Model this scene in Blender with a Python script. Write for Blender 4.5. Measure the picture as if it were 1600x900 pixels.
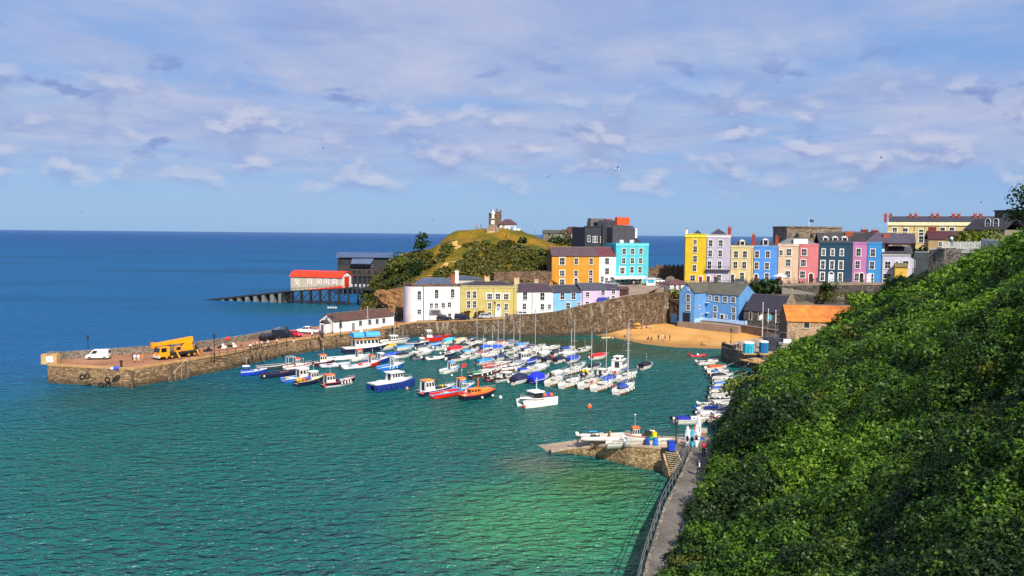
import bpy, bmesh, math, random
import numpy as np
from mathutils import Vector, Matrix
R = math.radians
S = bpy.context.scene
COL = S.collection
for _o in list(bpy.data.objects):
 bpy.data.objects.remove(_o)
random.seed(7)
rng = np.random.default_rng(11)
# ------------------------------------------------------------------ camera
H, F, PITCH, ROLL = 28.0, 1256.0, math.atan(84 / 1256), 0.009
fwd = Vector((0, math.cos(PITCH), -math.sin(PITCH)))
upv = Vector((0, math.sin(PITCH), math.cos(PITCH)))
rgt = Vector((1, 0, 0))
cx_ = rgt * math.cos(ROLL) + upv * math.sin(ROLL)
cy_ = -rgt * math.sin(ROLL) + upv * math.cos(ROLL)
cam_d = bpy.data.cameras.new('camera')
cam_d.sensor_width = 36
cam_d.lens = F / 1600 * 36
cam_d.clip_start = 0.5
cam_d.clip_end = 200000
cam = bpy.data.objects.new('camera', cam_d)
COL.objects.link(cam)
mw = Matrix.Identity(4)
for i in range(3):
 mw[i][0], mw[i][1], mw[i][2] = cx_[i], cy_[i], -fwd[i]
mw[2][3] = H
cam.matrix_world = mw
S.camera = cam
# ------------------------------------------------------------------ sky, sun, exposure
SUN_EL, SUN_AZ = 42.0, 158.0          # azimuth clockwise from +Y
SKY_STRENGTH = 0.1
S.view_settings.view_transform = 'Standard'
S.view_settings.look = 'None'
EXPO = 0.6
S.view_settings.exposure = EXPO
S.view_settings.gamma = 1.0
W = bpy.data.worlds.new('World')
S.world = W
W.use_nodes = True
nt = W.node_tree
nt.nodes.clear()
class NG:
 """small helper to write node graphs"""
 def __init__(s, tree):
  s.t = tree
 def n(s, typ, **kw):
  nd = s.t.nodes.new(typ)
  for k, v in kw.items():
   setattr(nd, k, v)
  return nd
 def set(s, inp, v):
  if isinstance(v, bpy.types.NodeSocket):
   s.t.links.new(v, inp)
  else:
   inp.default_value = v
 def math(s, op, a, b=0.0, clamp=False):
  nd = s.n('ShaderNodeMath', operation=op, use_clamp=clamp)
  s.set(nd.inputs[0], a)
  s.set(nd.inputs[1], b)
  return nd.outputs[0]
 def vmath(s, op, a, b=(0, 0, 0)):
  nd = s.n('ShaderNodeVectorMath', operation=op)
  s.set(nd.inputs[0], a)
  s.set(nd.inputs[1], b)
  return nd.outputs[0]
 def noise(s, vec, scale, detail=3, rough=.55, dist=0.0):
  nd = s.n('ShaderNodeTexNoise')
  s.set(nd.inputs['Vector'], vec)
  nd.inputs['Scale'].default_value = scale
  nd.inputs['Detail'].default_value = detail
  nd.inputs['Roughness'].default_value = rough
  nd.inputs['Distortion'].default_value = dist
  return nd.outputs['Fac']
 def vor(s, vec, scale, feature='F1', out='Distance', rnd=1.0):
  nd = s.n('ShaderNodeTexVoronoi', feature=feature)
  s.set(nd.inputs['Vector'], vec)
  nd.inputs['Scale'].default_value = scale
  nd.inputs['Randomness'].default_value = rnd
  return nd.outputs[out]
 def ramp(s, fac, stops, interp='LINEAR'):
  nd = s.n('ShaderNodeValToRGB')
  nd.color_ramp.interpolation = interp
  el = nd.color_ramp.elements
  while len(el) < len(stops):
   el.new(0.5)
  for e, (p, c) in zip(el, stops):
   e.position = p
   e.color = c if len(c) == 4 else (*c, 1)
  s.set(nd.inputs[0], fac)
  return nd.outputs[0]
 def map(s, v, a, b, c=0.0, d=1.0, smooth=False):
  nd = s.n('ShaderNodeMapRange')
  if smooth:
   nd.interpolation_type = 'SMOOTHSTEP'
  s.set(nd.inputs[0], v)
  for i, x in enumerate((a, b, c, d)):
   nd.inputs[i + 1].default_value = x
  return nd.outputs[0]
 def mix(s, fac, a, b, blend='MIX'):
  nd = s.n('ShaderNodeMix', data_type='RGBA', blend_type=blend)
  s.set(nd.inputs[0], fac)
  for i, v in ((6, a), (7, b)):
   if not isinstance(v, bpy.types.NodeSocket) and len(v) == 3:
    v = (*v, 1)
   s.set(nd.inputs[i], v)
  return nd.outputs[2]
def lin(h):
 """'#rrggbb' (sRGB) -> linear rgb"""
 h = h.lstrip('#')
 o = []
 for i in (0, 2, 4):
  c = int(h[i:i + 2], 16) / 255
  o.append(c / 12.92 if c <= .04045 else ((c + .055) / 1.055) ** 2.4)
 return tuple(o)
g = NG(nt)
sky = g.n('ShaderNodeTexSky', sky_type='NISHITA', sun_disc=False, sun_elevation=R(SUN_EL), sun_rotation=R(SUN_AZ))
sky.air_density = 1.2
sky.dust_density = 0.6
sky.ozone_density = 3.0
tc = g.n('ShaderNodeTexCoord').outputs['Generated']
sep = g.n('ShaderNodeSeparateXYZ')
g.t.links.new(tc, sep.inputs[0])
dx, dy, dz = sep.outputs
zz = g.math('ADD', g.math('MAXIMUM', dz, 0.0), 0.055)
cmb = g.n('ShaderNodeCombineXYZ')
g.set(cmb.inputs[0], g.math('DIVIDE', dx, zz))
g.set(cmb.inputs[1], g.math('DIVIDE', dy, zz))
uv = cmb.outputs[0]
k = 0.97 / SKY_STRENGTH / 2 ** EXPO
def sc(h, m=1.0):
 return tuple(c * k * m for c in lin(h))
base = g.mix(0.85, sky.outputs[0], g.ramp(dz, [(0.0, sc('#86b6e8')), (0.10, sc('#7aa8e4')), (0.30, sc('#7ea4e0')), (0.6, sc('#5583d2'))]))
# broad soft layer cloud, grey-white over blue
n_a = g.noise(uv, 0.5, 6, .58, .5)
n_b = g.noise(g.vmath('ADD', uv, (5.3, 2.1, 0)), 1.15, 5, .6, .4)
hi = g.map(dz, 0.04, 0.11, 0.0, 1.0, True)
c1 = g.mix(g.math('MULTIPLY', g.map(n_a, .31, .56, 0, .85, True), hi), base, g.mix(g.map(n_b, .38, .66), sc('#a6b6e0'), sc('#c6cbe4')))
c1 = g.mix(g.math('MULTIPLY', g.map(g.noise(g.vmath('ADD', uv, (1.7, 8.4, 0)), 1.0, 5, .6, .3), .54, .72, 0, .55, True), hi), c1, sc('#8ea2d6'))
# rows of small cumulus low down, with shaded bases, and a few darker scraps
ang = g.n('ShaderNodeCombineXYZ')
g.set(ang.inputs[0], g.math('MULTIPLY', g.math('DIVIDE', dx, g.math('MAXIMUM', dy, .05)), 13.0))
g.set(ang.inputs[1], g.math('MULTIPLY', dz, 27.0))
cn = g.noise(ang.outputs[0], 1.0, 6, .5, .1)
cn_lo = g.noise(g.vmath('ADD', ang.outputs[0], (0, .34, 0)), 1.0, 4, .5, .1)
band = g.math('MULTIPLY', g.map(dz, 0.035, 0.07, 0, 1, True), g.map(dz, 0.13, 0.21, 1, 0, True))
cm = g.math('MULTIPLY', g.map(cn, 0.44, 0.64, 0, 1, True), band)
lit = g.map(g.math('SUBTRACT', cn_lo, cn), -0.12, 0.05, 1.0, 0.0, True)
c2 = g.mix(g.math('MULTIPLY', cm, .78), c1, g.mix(lit, sc('#90a4d6'), sc('#cdd2e7')))
dk = g.noise(g.vmath('ADD', g.vmath('MULTIPLY', ang.outputs[0], (.8, .9, 1)), (3.1, 7.7, 0)), 1.0, 5, .5, .2)
c2 = g.mix(g.math('MULTIPLY', g.map(dk, .60, .68, 0, .75, True), g.math('MULTIPLY', g.map(dz, .07, .10, 0, 1, True), g.map(dz, .16, .24, 1, 0, True))), c2, sc('#7d94cf'))
cn2 = g.noise(g.vmath('MULTIPLY', ang.outputs[0], (.35, 2.2, 1)), 0.9, 4, .6)
st = g.math('MULTIPLY', g.map(cn2, .46, .66, 0, .45, True), g.math('MULTIPLY', g.map(dz, .02, .05, 0, 1, True), g.map(dz, .1, .2, 1, 0, True)))
c2 = g.mix(st, c2, sc('#a9bbe2'))
bg = g.n('ShaderNodeBackground')
g.set(bg.inputs[0], c2)
bg.inputs[1].default_value = SKY_STRENGTH
wo = g.n('ShaderNodeOutputWorld')
g.t.links.new(bg.outputs[0], wo.inputs[0])
sun_d = bpy.data.lights.new('sun', 'SUN')
sun_d.energy = 4.4
sun_d.angle = R(0.53)
sun_d.color = (1.0, 0.93, 0.82)
sun = bpy.data.objects.new('sun', sun_d)
COL.objects.link(sun)
sdir = Vector((math.sin(R(SUN_AZ)) * math.cos(R(SUN_EL)), math.cos(R(SUN_AZ)) * math.cos(R(SUN_EL)), math.sin(R(SUN_EL))))
sun.rotation_euler = sdir.to_track_quat('Z', 'Y').to_euler()
sun.location = (0, 0, 200)
# ------------------------------------------------------------------ pixel helpers (photo is 1600x900): they only measure positions
def ray(px, py):
 u, v = (px - 800) / F, (450 - py) / F
 d = cx_ * u + cy_ * v + fwd
 return d / d.y
def G(px, py, z=0.0):
 d = ray(px, py)
 t = (z - H) / d.z
 return Vector((d.x * t, d.y * t, z))
def P(px, py, Y):
 d = ray(px, py) * Y
 return Vector((d.x, Y, H + d.z))
def crop(ox, oy, s):
 return lambda x, y: (ox + x / s, oy + y / s)
# ------------------------------------------------------------------ materials
MATS = {}
def newmat(name):
 m = bpy.data.materials.new(name)
 m.use_nodes = True
 m.node_tree.nodes.clear()
 gg = NG(m.node_tree)
 out = gg.n('ShaderNodeOutputMaterial')
 bs = gg.n('ShaderNodeBsdfPrincipled')
 m.node_tree.links.new(bs.outputs[0], out.inputs[0])
 return m, gg, bs, out
def pm(h, rough=.5, var=.14, scale=1.6, metal=0.0, streak=0.0):
 """painted / plain surface of colour h with a little uneven weathering"""
 key = (h, rough, var, scale, metal, streak)
 if key in MATS:
  return MATS[key]
 m, gg, bs, _ = newmat('paint_' + h.strip('#'))
 pos = gg.n('ShaderNodeNewGeometry').outputs['Position']
 n1 = gg.noise(pos, scale, 4, .6)
 c = lin(h)
 dark = tuple(x * (1 - 2.2 * var) for x in c)
 lite = tuple(min(1, x * (1 + var)) for x in c)
 colr = gg.mix(gg.map(n1, .3, .7), dark, lite)
 if streak:
  n2 = gg.noise(gg.vmath('MULTIPLY', pos, (1.3, 1.3, .16)), 1.0, 4, .65)
  colr = gg.mix(gg.map(n2, .52, .72, 0, streak, True), colr, tuple(x * .55 + .01 for x in c))
 gg.set(bs.inputs['Base Color'], colr)
 bs.inputs['Roughness'].default_value = rough
 bs.inputs['Metallic'].default_value = metal
 MATS[key] = m
 return m
def dim(h, k):
 return '#' + ''.join('%02x' % round(255 * min(1, (int(h[i:i + 2], 16) / 255) * k)) for i in (1, 3, 5))
def render_wall(h):
 lo = min(int(h[i:i + 2], 16) for i in (1, 3, 5))
 return pm(dim(h, .95 if lo > 220 else .84), .85, .07, .5, 0, .42)
def stone(name, stops, scale=1.0, squash=2.0, tide=1.5, rough=.9, bump=.6, big=.06, pale=0):
 m, gg, bs, _ = newmat(name)
 pos = gg.n('ShaderNodeNewGeometry').outputs['Position']
 jit = gg.vmath('ADD', pos, gg.vmath('MULTIPLY', gg.n('ShaderNodeTexNoise').outputs['Color'], (.25, .25, .1)))
 v = gg.vmath('MULTIPLY', jit, (1, 1, squash))
 scale = scale * 1.9
 cellc = gg.vor(v, scale, 'F1', 'Color')
 sp = gg.n('ShaderNodeSeparateColor')
 gg.set(sp.inputs[0], cellc)
 edge = gg.vor(v, scale, 'DISTANCE_TO_EDGE', 'Distance')
 n = gg.noise(pos, big, 4, .6)
 n_f = gg.noise(pos, 2.5, 5, .7)
 f = gg.math('ADD', gg.math('MULTIPLY', sp.outputs[0], .5), gg.math('ADD', gg.math('MULTIPLY', n, .35), gg.math('MULTIPLY', n_f, .3)))
 c = gg.ramp(f, stops)
 c = gg.mix(gg.map(edge, .02, .10, .6, 0), c, tuple(x * .25 for x in stops[0][1][:3]))
 if pale:
  st_ = gg.noise(gg.vmath('MULTIPLY', pos, (1.1, 1.1, .22)), 1.0, 4, .65)
  c = gg.mix(gg.math('MULTIPLY', gg.map(st_, .53, .63, 0, .75, True), gg.map(n, .42, .6)), c, (.42, .37, .29))
 if tide:
  sz = gg.n('ShaderNodeSeparateXYZ')
  gg.set(sz.inputs[0], pos)
  tz = gg.math('ADD', sz.outputs[2], gg.math('MULTIPLY', gg.math('SUBTRACT', n_f, .5), 1.2))
  c = gg.mix(gg.map(tz, tide - 1.0, tide, .7, 0, True), c, (.028, .024, .012))
 gg.set(bs.inputs['Base Color'], c)
 bs.inputs['Roughness'].default_value = rough
 b = gg.n('ShaderNodeBump')
 b.inputs['Strength'].default_value = bump
 b.inputs['Distance'].default_value = .12
 gg.set(b.inputs['Height'], gg.math('ADD', gg.map(edge, 0, .12), gg.math('MULTIPLY', n_f, .5)))
 gg.t.links.new(b.outputs[0], bs.inputs['Normal'])
 return m
ST_PIER = stone('pier_stone', [(.25, (.13, .075, .035)), (.5, (.27, .165, .08)), (.75, (.38, .245, .125)), (.95, (.48, .34, .19))], .62, 2.6, 1.3, .9, .8)
ST_WALL = stone('seawall_stone', [(.25, (.05, .032, .018)), (.5, (.13, .082, .043)), (.75, (.19, .125, .068)), (.95, (.34, .27, .19))], .8, 1.2, 1.5, .95, .9, .05, 1)
ST_DARK = stone('dark_stone', [(.25, (.03, .027, .024)), (.55, (.085, .075, .062)), (.8, (.16, .14, .11))], .9, 1.6)
ST_BROWN = stone('brown_stone', [(.25, (.05, .03, .02)), (.55, (.15, .09, .055)), (.85, (.26, .17, .1))], .9, 1.6, False)
ST_TAN = stone('tan_stone', [(.25, (.18, .11, .06)), (.5, (.42, .28, .16)), (.85, (.6, .45, .29))], 1.5, 1.7, False)
ST_FORT = stone('fort_stone', [(.25, (.09, .065, .045)), (.55, (.20, .15, .10)), (.85, (.32, .25, .18))], .5, 1.6, False)
CONCRETE = pm('#9a8f80', .9, .2, .8)
def mat_water():
 m, gg, bs, out = newmat('sea_water')
 pos = gg.n('ShaderNodeNewGeometry').outputs['Position']
 s = gg.n('ShaderNodeSeparateXYZ')
 gg.set(s.inputs[0], pos)
 x, y, _z = s.outputs
 big = gg.noise(gg.vmath('MULTIPLY', pos, (1, 1, 0)), .018, 3, .6)
 yw = gg.math('ADD', y, gg.math('MULTIPLY', gg.math('SUBTRACT', big, .5), 70))
 # sheltered, sandy-bottomed harbour is teal; the open sea outside is deep blue
 sea = gg.math('ADD', gg.math('MULTIPLY', x, -.9), gg.math('MULTIPLY', yw, .62))
 deep = gg.map(sea, 110, 215, 0, 1, True)
 c = gg.mix(deep, (.006, .112, .101), (.006, .108, .275))
 far = gg.map(y, 320, 2500, 0, 1, True)
 c = gg.mix(far, c, (.004, .080, .250))
 # pale sand showing through where the water is shallow: off the slip and along the beach; the olive patches by the wall are painted reflections
 def blob(px, py, r0, r1):
  q = G(px, py)
  d = gg.n('ShaderNodeVectorMath', operation='DISTANCE')
  gg.set(d.inputs[0], gg.vmath('ADD', pos, gg.vmath('MULTIPLY', gg.n('ShaderNodeTexNoise').outputs['Color'], (4, 4, 0))))
  d.inputs[1].default_value = q
  return gg.map(d.outputs['Value'], r0, r1, 1, 0, True)
 c = gg.mix(gg.math('MULTIPLY', blob(905, 800, 3, 21), .85), c, (.045, .235, .085))
 c = gg.mix(gg.math('MULTIPLY', blob(960, 740, 2, 11), .65), c, (.055, .140, .028))
 c = gg.mix(gg.math('MULTIPLY', blob(860, 715, 1, 7), .5), c, (.16, .14, .07))
 c = gg.mix(gg.math('MULTIPLY', blob(760, 640, 5, 40), .5), c, (.010, .125, .085))
 c = gg.mix(gg.math('MULTIPLY', blob(930, 540, 4, 26), .9), c, (.050, .060, .014))  # olive reflection of wall and beach put into the water colour
 c = gg.mix(gg.math('MULTIPLY', blob(820, 532, 3, 22), .8), c, (.045, .060, .015))  # harbour wall's reflection, likewise painted into the water
 c = gg.mix(gg.math('MULTIPLY', blob(1060, 552, 2, 16), .5), c, (.060, .075, .03))
 c = gg.mix(gg.math('MULTIPLY', blob(230, 612, 4, 20), .5), c, (.020, .080, .035))
 c = gg.mix(gg.math('MULTIPLY', blob(480, 480, 5, 40), .6), c, (.006, .110, .090))
 wind = gg.noise(gg.vmath('MULTIPLY', pos, (.25, 1.0, 0)), .012, 4, .6)
 c = gg.mix(gg.map(wind, .48, .68, 0, .38, True), c, (.002, .032, .070))
 gg.set(bs.inputs['Base Color'], c)
 bs.inputs['Roughness'].default_value = .9
 bs.inputs['Specular IOR Level'].default_value = 0.0
 # wind ripples: crests lie across the view, slightly oblique
 rot = gg.n('ShaderNodeMapping')
 gg.set(rot.inputs[0], pos)
 rot.inputs['Rotation'].default_value = (0, 0, R(-14))
 rot.inputs['Scale'].default_value = (.6, 1.0, 1)
 w1 = gg.noise(rot.outputs[0], .95, 2, .5, .4)
 w2 = gg.noise(rot.outputs[0], 2.6, 2, .5, .2)
 w3 = gg.noise(rot.outputs[0], .16, 3, .6, .3)
 hgt = gg.math('ADD', gg.math('MULTIPLY', w1, 1.0), gg.math('ADD', gg.math('MULTIPLY', w2, .30), gg.math('MULTIPLY', w3, 1.0)))
 b = gg.n('ShaderNodeBump')
 b.inputs['Strength'].default_value = 1.0
 b.inputs['Distance'].default_value = 1.9
 gg.set(b.inputs['Height'], hgt)
 gg.t.links.new(b.outputs[0], bs.inputs['Normal'])
 gl = gg.n('ShaderNodeBsdfGlossy')
 gl.inputs['Roughness'].default_value = .2
 gg.t.links.new(b.outputs[0], gl.inputs['Normal'])
 fr = gg.n('ShaderNodeFresnel')
 fr.inputs['IOR'].default_value = 1.33
 gg.t.links.new(b.outputs[0], fr.inputs['Normal'])
 mx = gg.n('ShaderNodeMixShader')
 gg.set(mx.inputs[0], gg.math('MINIMUM', gg.math('MULTIPLY', fr.outputs[0], .75), .36))
 gg.t.links.new(bs.outputs[0], mx.inputs[1])
 gg.t.links.new(gl.outputs[0], mx.inputs[2])
 gg.t.links.new(mx.outputs[0], out.inputs[0])
 return m
def ground_mat(name, a, b, c, scale=.15, rough=.95, bump=.4, wet=0):
 m, gg, bs, _ = newmat(name)
 pos = gg.n('ShaderNodeNewGeometry').outputs['Position']
 n1 = gg.noise(pos, scale, 5, .6)
 n2 = gg.noise(pos, scale * 9, 4, .7)
 f = gg.math('ADD', gg.math('MULTIPLY', n1, .65), gg.math('MULTIPLY', n2, .35))
 cc = gg.ramp(f, [(.34, a), (.5, b), (.66, c)])
 if wet:
  sz = gg.n('ShaderNodeSeparateXYZ')
  gg.set(sz.inputs[0], pos)
  zz = gg.math('ADD', sz.outputs[2], gg.math('MULTIPLY', gg.math('SUBTRACT', n1, .5), .9))
  cc = gg.mix(gg.map(zz, .1, .75, .62, 0, True), cc, (.16, .085, .03))
  tw = gg.noise(gg.vmath('MULTIPLY', pos, (.35, 1.6, 1)), 1.0, 4, .7)
  cc = gg.mix(gg.map(tw, .56, .7, 0, .45, True), cc, (.17, .09, .035))
 gg.set(bs.inputs['Base Color'], cc)
 bs.inputs['Roughness'].default_value = rough
 bs.inputs['Specular IOR Level'].default_value = .2
 bp = gg.n('ShaderNodeBump')
 bp.inputs['Strength'].default_value = bump
 bp.inputs['Distance'].default_value = .3
 gg.set(bp.inputs['Height'], n2)
 gg.t.links.new(bp.outputs[0], bs.inputs['Normal'])
 return m
M_WATER = mat_water()
M_GRASS = ground_mat('hill_grass', (.06, .075, .012), (.26, .15, .02), (.36, .20, .03), .10)
M_TOWN = ground_mat('town_ground', (.035, .04, .018), (.09, .075, .05), (.16, .13, .09), .12)
M_SAND = ground_mat('beach_sand', (.44, .21, .055), (.56, .29, .085), (.63, .36, .13), .09, .95, .5, 1)
M_ROAD = ground_mat('street_paving', (.20, .15, .11), (.27, .20, .15), (.32, .25, .19), .25)
M_DECK = ground_mat('pier_paving', (.22, .095, .05), (.32, .15, .08), (.40, .21, .12), .2)
M_SLIP = ground_mat('slipway_concrete', (.24, .17, .12), (.36, .27, .19), (.46, .36, .27), .3)
M_PATH = ground_mat('path_concrete', (.08, .07, .06), (.15, .13, .11), (.21, .19, .165), .35)
M_ROCK = ground_mat('cliff_rock', (.06, .04, .025), (.22, .11, .04), (.34, .18, .07), .22, .95, 1.0)
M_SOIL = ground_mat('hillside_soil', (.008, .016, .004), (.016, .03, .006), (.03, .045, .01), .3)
def slate(h, var=.18):
 key = ('slate', h)
 if key in MATS:
  return MATS[key]
 m, gg, bs, _ = newmat('slate_' + h.strip('#'))
 pos = gg.n('ShaderNodeNewGeometry').outputs['Position']
 c = tuple(x * .62 for x in lin(h))
 w = gg.n('ShaderNodeTexWave', wave_type='BANDS', bands_direction='Z')
 gg.set(w.inputs['Vector'], pos)
 w.inputs['Scale'].default_value = 1.6
 w.inputs['Distortion'].default_value = .6
 n = gg.noise(pos, .7, 5, .7)
 n2 = gg.noise(gg.vmath('MULTIPLY', pos, (4, 4, 4)), 1.0, 2, .6)
 f = gg.math('ADD', gg.math('MULTIPLY', n, .6), gg.math('MULTIPLY', n2, .4))
 col = gg.mix(gg.map(f, .32, .68), tuple(x * .6 for x in c), tuple(min(1, x * 1.35) for x in c))
 col = gg.mix(gg.map(w.outputs['Fac'], .0, .25, .3, 0), col, tuple(x * .4 for x in c))
 gg.set(bs.inputs['Base Color'], col)
 bs.inputs['Roughness'].default_value = .7
 MATS[key] = m
 return m
def glass_mat():
 m, gg, bs, _ = newmat('window_glass')
 pos = gg.n('ShaderNodeNewGeometry').outputs['Position']
 gg.set(bs.inputs['Base Color'], gg.mix(gg.map(gg.noise(pos, .9, 2), .35, .65), (.006, .007, .010), (.05, .055, .065)))
 bs.inputs['Roughness'].default_value = .12
 return m
M_GLASS = glass_mat()
WHITE = pm('#e4e2dc', .55, .05)
BOATW = pm('#e6e4de', .32, .05, 2.0, 0, .10)
BLACK = pm('#15161a', .45, .1)
DARKM = pm('#23252a', .5, .15)
STEEL = pm('#9aa0a6', .35, .1, 2, .8)
GREY = pm('#7d8084', .6, .12)
RUBBER = pm('#121212', .85, .1)
WOOD = pm('#8a5a30', .6, .2, 3)
SKIN = pm('#b98264', .6, .05)
LAMPG = pm('#d8dad4', .3, .05)
# ------------------------------------------------------------------ mesh builder
class MB:
 def __init__(s):
  s.v, s.f, s.mi = [], [], []
  s.cur = 0
 def add(s, vs, fs):
  o = len(s.v)
  s.v += [tuple(p) for p in vs]
  s.f += [tuple(i + o for i in f) for f in fs]
  s.mi += [s.cur] * len(fs)
  return s
 def box(s, x0, x1, y0, y1, z0, z1, M=None):
  vs = [Vector(p) for p in ((x0, y0, z0), (x1, y0, z0), (x1, y1, z0), (x0, y1, z0), (x0, y0, z1), (x1, y0, z1), (x1, y1, z1), (x0, y1, z1))]
  if M is not None:
   vs = [M @ p for p in vs]
  return s.add(vs, [(0, 3, 2, 1), (4, 5, 6, 7), (0, 1, 5, 4), (1, 2, 6, 5), (2, 3, 7, 6), (3, 0, 4, 7)])
 def prism(s, poly, z0, z1, M=None):
  """poly: (x,y) ccw; z0,z1 numbers or lists"""
  n = len(poly)
  a = z0 if isinstance(z0, (list, tuple)) else [z0] * n
  b = z1 if isinstance(z1, (list, tuple)) else [z1] * n
  vs = [Vector((p[0], p[1], a[i])) for i, p in enumerate(poly)] + [Vector((p[0], p[1], b[i])) for i, p in enumerate(poly)]
  if M is not None:
   vs = [M @ p for p in vs]
  fs = [tuple(range(n - 1, -1, -1)), tuple(range(n, 2 * n))] + [(i, (i + 1) % n, n + (i + 1) % n, n + i) for i in range(n)]
  return s.add(vs, fs)
 def side(s, poly, y0, y1, M=None):
  """profile (x,z) extruded along y"""
  n = len(poly)
  vs = [Vector((p[0], y0, p[1])) for p in poly] + [Vector((p[0], y1, p[1])) for p in poly]
  if M is not None:
   vs = [M @ p for p in vs]
  fs = [tuple(range(n)), tuple(range(2 * n - 1, n - 1, -1))] + [((i + 1) % n, i, n + i, n + (i + 1) % n) for i in range(n)]
  return s.add(vs, fs)
 def tube(s, a, b, r, r2=None, n=6):
  a, b = Vector(a), Vector(b)
  r2 = r if r2 is None else r2
  d = (b - a)
  if d.length < 1e-6:
   return s
  d.normalize()
  u = d.orthogonal().normalized()
  w = d.cross(u)
  vs = []
  for q, rr in ((a, r), (b, r2)):
   for i in range(n):
    t = 2 * math.pi * i / n
    vs.append(q + u * (rr * math.cos(t)) + w * (rr * math.sin(t)))
  return s.add(vs, [tuple(range(n - 1, -1, -1)), tuple(range(n, 2 * n))] + [(i, (i + 1) % n, n + (i + 1) % n, n + i) for i in range(n)])
 def path(s, pts, r, n=6):
  for a, b in zip(pts, pts[1:]):
   s.tube(a, b, r, None, n)
  return s
 def ball(s, c, rx, ry=None, rz=None, nu=10, nv=6):
  ry = rx if ry is None else ry
  rz = rx if rz is None else rz
  vs = [(c[0], c[1], c[2] + rz)]
  for j in range(1, nv):
   t = math.pi * j / nv
   for i in range(nu):
    p = 2 * math.pi * i / nu
    vs.append((c[0] + rx * math.sin(t) * math.cos(p), c[1] + ry * math.sin(t) * math.sin(p), c[2] + rz * math.cos(t)))
  vs.append((c[0], c[1], c[2] - rz))
  fs = [(0, 1 + i, 1 + (i + 1) % nu) for i in range(nu)]
  for j in range(nv - 2):
   for i in range(nu):
    a = 1 + j * nu
    fs.append((a + i, a + nu + i, a + nu + (i + 1) % nu, a + (i + 1) % nu))
  a = 1 + (nv - 2) * nu
  fs += [(a + (i + 1) % nu, a + i, len(vs) - 1) for i in range(nu)]
  return s.add(vs, fs)
 def lathe(s, prof, n=10, c=(0, 0, 0)):
  """prof: (r,z) from bottom to top"""
  vs = []
  for r, z in prof:
   for i in range(n):
    t = 2 * math.pi * i / n
    vs.append((c[0] + r * math.cos(t), c[1] + r * math.sin(t), c[2] + z))
  fs = [tuple(range(n - 1, -1, -1)), tuple(range(len(vs) - n, len(vs)))]
  for j in range(len(prof) - 1):
   for i in range(n):
    fs.append((j * n + i, j * n + (i + 1) % n, (j + 1) * n + (i + 1) % n, (j + 1) * n + i))
  return s.add(vs, fs)
 def loft(s, rings, closed=True, caps=True):
  n = len(rings[0])
  vs = [p for r in rings for p in r]
  fs = []
  m = n if closed else n - 1
  for j in range(len(rings) - 1):
   for i in range(m):
    fs.append((j * n + i, j * n + (i + 1) % n, (j + 1) * n + (i + 1) % n, (j + 1) * n + i))
  if caps:
   fs.append(tuple(range(n - 1, -1, -1)))
   fs.append(tuple(range(len(vs) - n, len(vs))))
  return s.add(vs, fs)
 def build(s, name, m, parent=None, smooth=False, off=None, fix=True):
  me = bpy.data.meshes.new(name)
  vs = s.v if off is None else [(p[0] - off[0], p[1] - off[1], p[2] - off[2]) for p in s.v]
  me.from_pydata(vs, [], s.f)
  for q in (m if isinstance(m, (list, tuple)) else [m]):
   me.materials.append(q)
  if isinstance(m, (list, tuple)):
   me.polygons.foreach_set('material_index', s.mi)
  if fix:
   bm = bmesh.new()
   bm.from_mesh(me)
   bmesh.ops.recalc_face_normals(bm, faces=bm.faces)
   bm.to_mesh(me)
   bm.free()
  if smooth:
   me.polygons.foreach_set('use_smooth', [True] * len(me.polygons))
   try:
    me.set_sharp_from_angle(angle=R(smooth if smooth > 1 else 40))
   except Exception:
    pass
  o = bpy.data.objects.new(name, me)
  COL.objects.link(o)
  if parent is not None:
   o.parent = parent
  if off is not None:
   o.location = off
  return o
def tag(o, label=None, cat=None, group=None, kind=None):
 for kk, v in (('label', label), ('category', cat), ('group', group), ('kind', kind)):
  if v:
   o[kk] = v
 return o
def thing(name, label, cat, loc=(0, 0, 0), rz=0.0, group=None):
 o = bpy.data.objects.new(name, None)
 o.empty_display_size = .5
 COL.objects.link(o)
 o.location = loc
 o.rotation_euler = (0, 0, rz)
 return tag(o, label, cat, group)
def grid_mesh(name, X, Y, Z, mat, keep=None, smooth=True):
 """heightfield from 2-D arrays; keep: bool per quad"""
 ny, nx = X.shape
 vs = np.stack([X, Y, Z], -1).reshape(-1, 3)
 idx = np.arange(nx * ny).reshape(ny, nx)
 q = np.stack([idx[:-1, :-1], idx[:-1, 1:], idx[1:, 1:], idx[1:, :-1]], -1).reshape(-1, 4)
 if keep is not None:
  q = q[keep.reshape(-1)]
 me = bpy.data.meshes.new(name)
 me.from_pydata(vs.tolist(), [], q.tolist())
 me.materials.append(mat)
 if smooth:
  me.polygons.foreach_set('use_smooth', [True] * len(me.polygons))
 o = bpy.data.objects.new(name, me)
 COL.objects.link(o)
 return o
def vnoise(x, y, seed=0, octs=3):
 """cheap smooth value noise for terrain"""
 out = np.zeros_like(x, dtype=float)
 amp, fr = 1.0, 1.0
 for o in range(octs):
  xi, yi = np.floor(x * fr).astype(int), np.floor(y * fr).astype(int)
  xf, yf = x * fr - xi, y * fr - yi
  sx, sy = xf * xf * (3 - 2 * xf), yf * yf * (3 - 2 * yf)
  def h(a, b):
   q = (a * 374761393 + b * 668265263 + (seed + o * 17) * 982451653) & 0x7fffffff
   q = (q ^ (q >> 13)) * 1274126177 & 0x7fffffff
   return (q ^ (q >> 16)) % 10007 / 10007.0
  v = (h(xi, yi) * (1 - sx) + h(xi + 1, yi) * sx) * (1 - sy) + (h(xi, yi + 1) * (1 - sx) + h(xi + 1, yi + 1) * sx) * sy
  out += amp * (v - .5)
  amp *= .5
  fr *= 2.1
 return out
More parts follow.
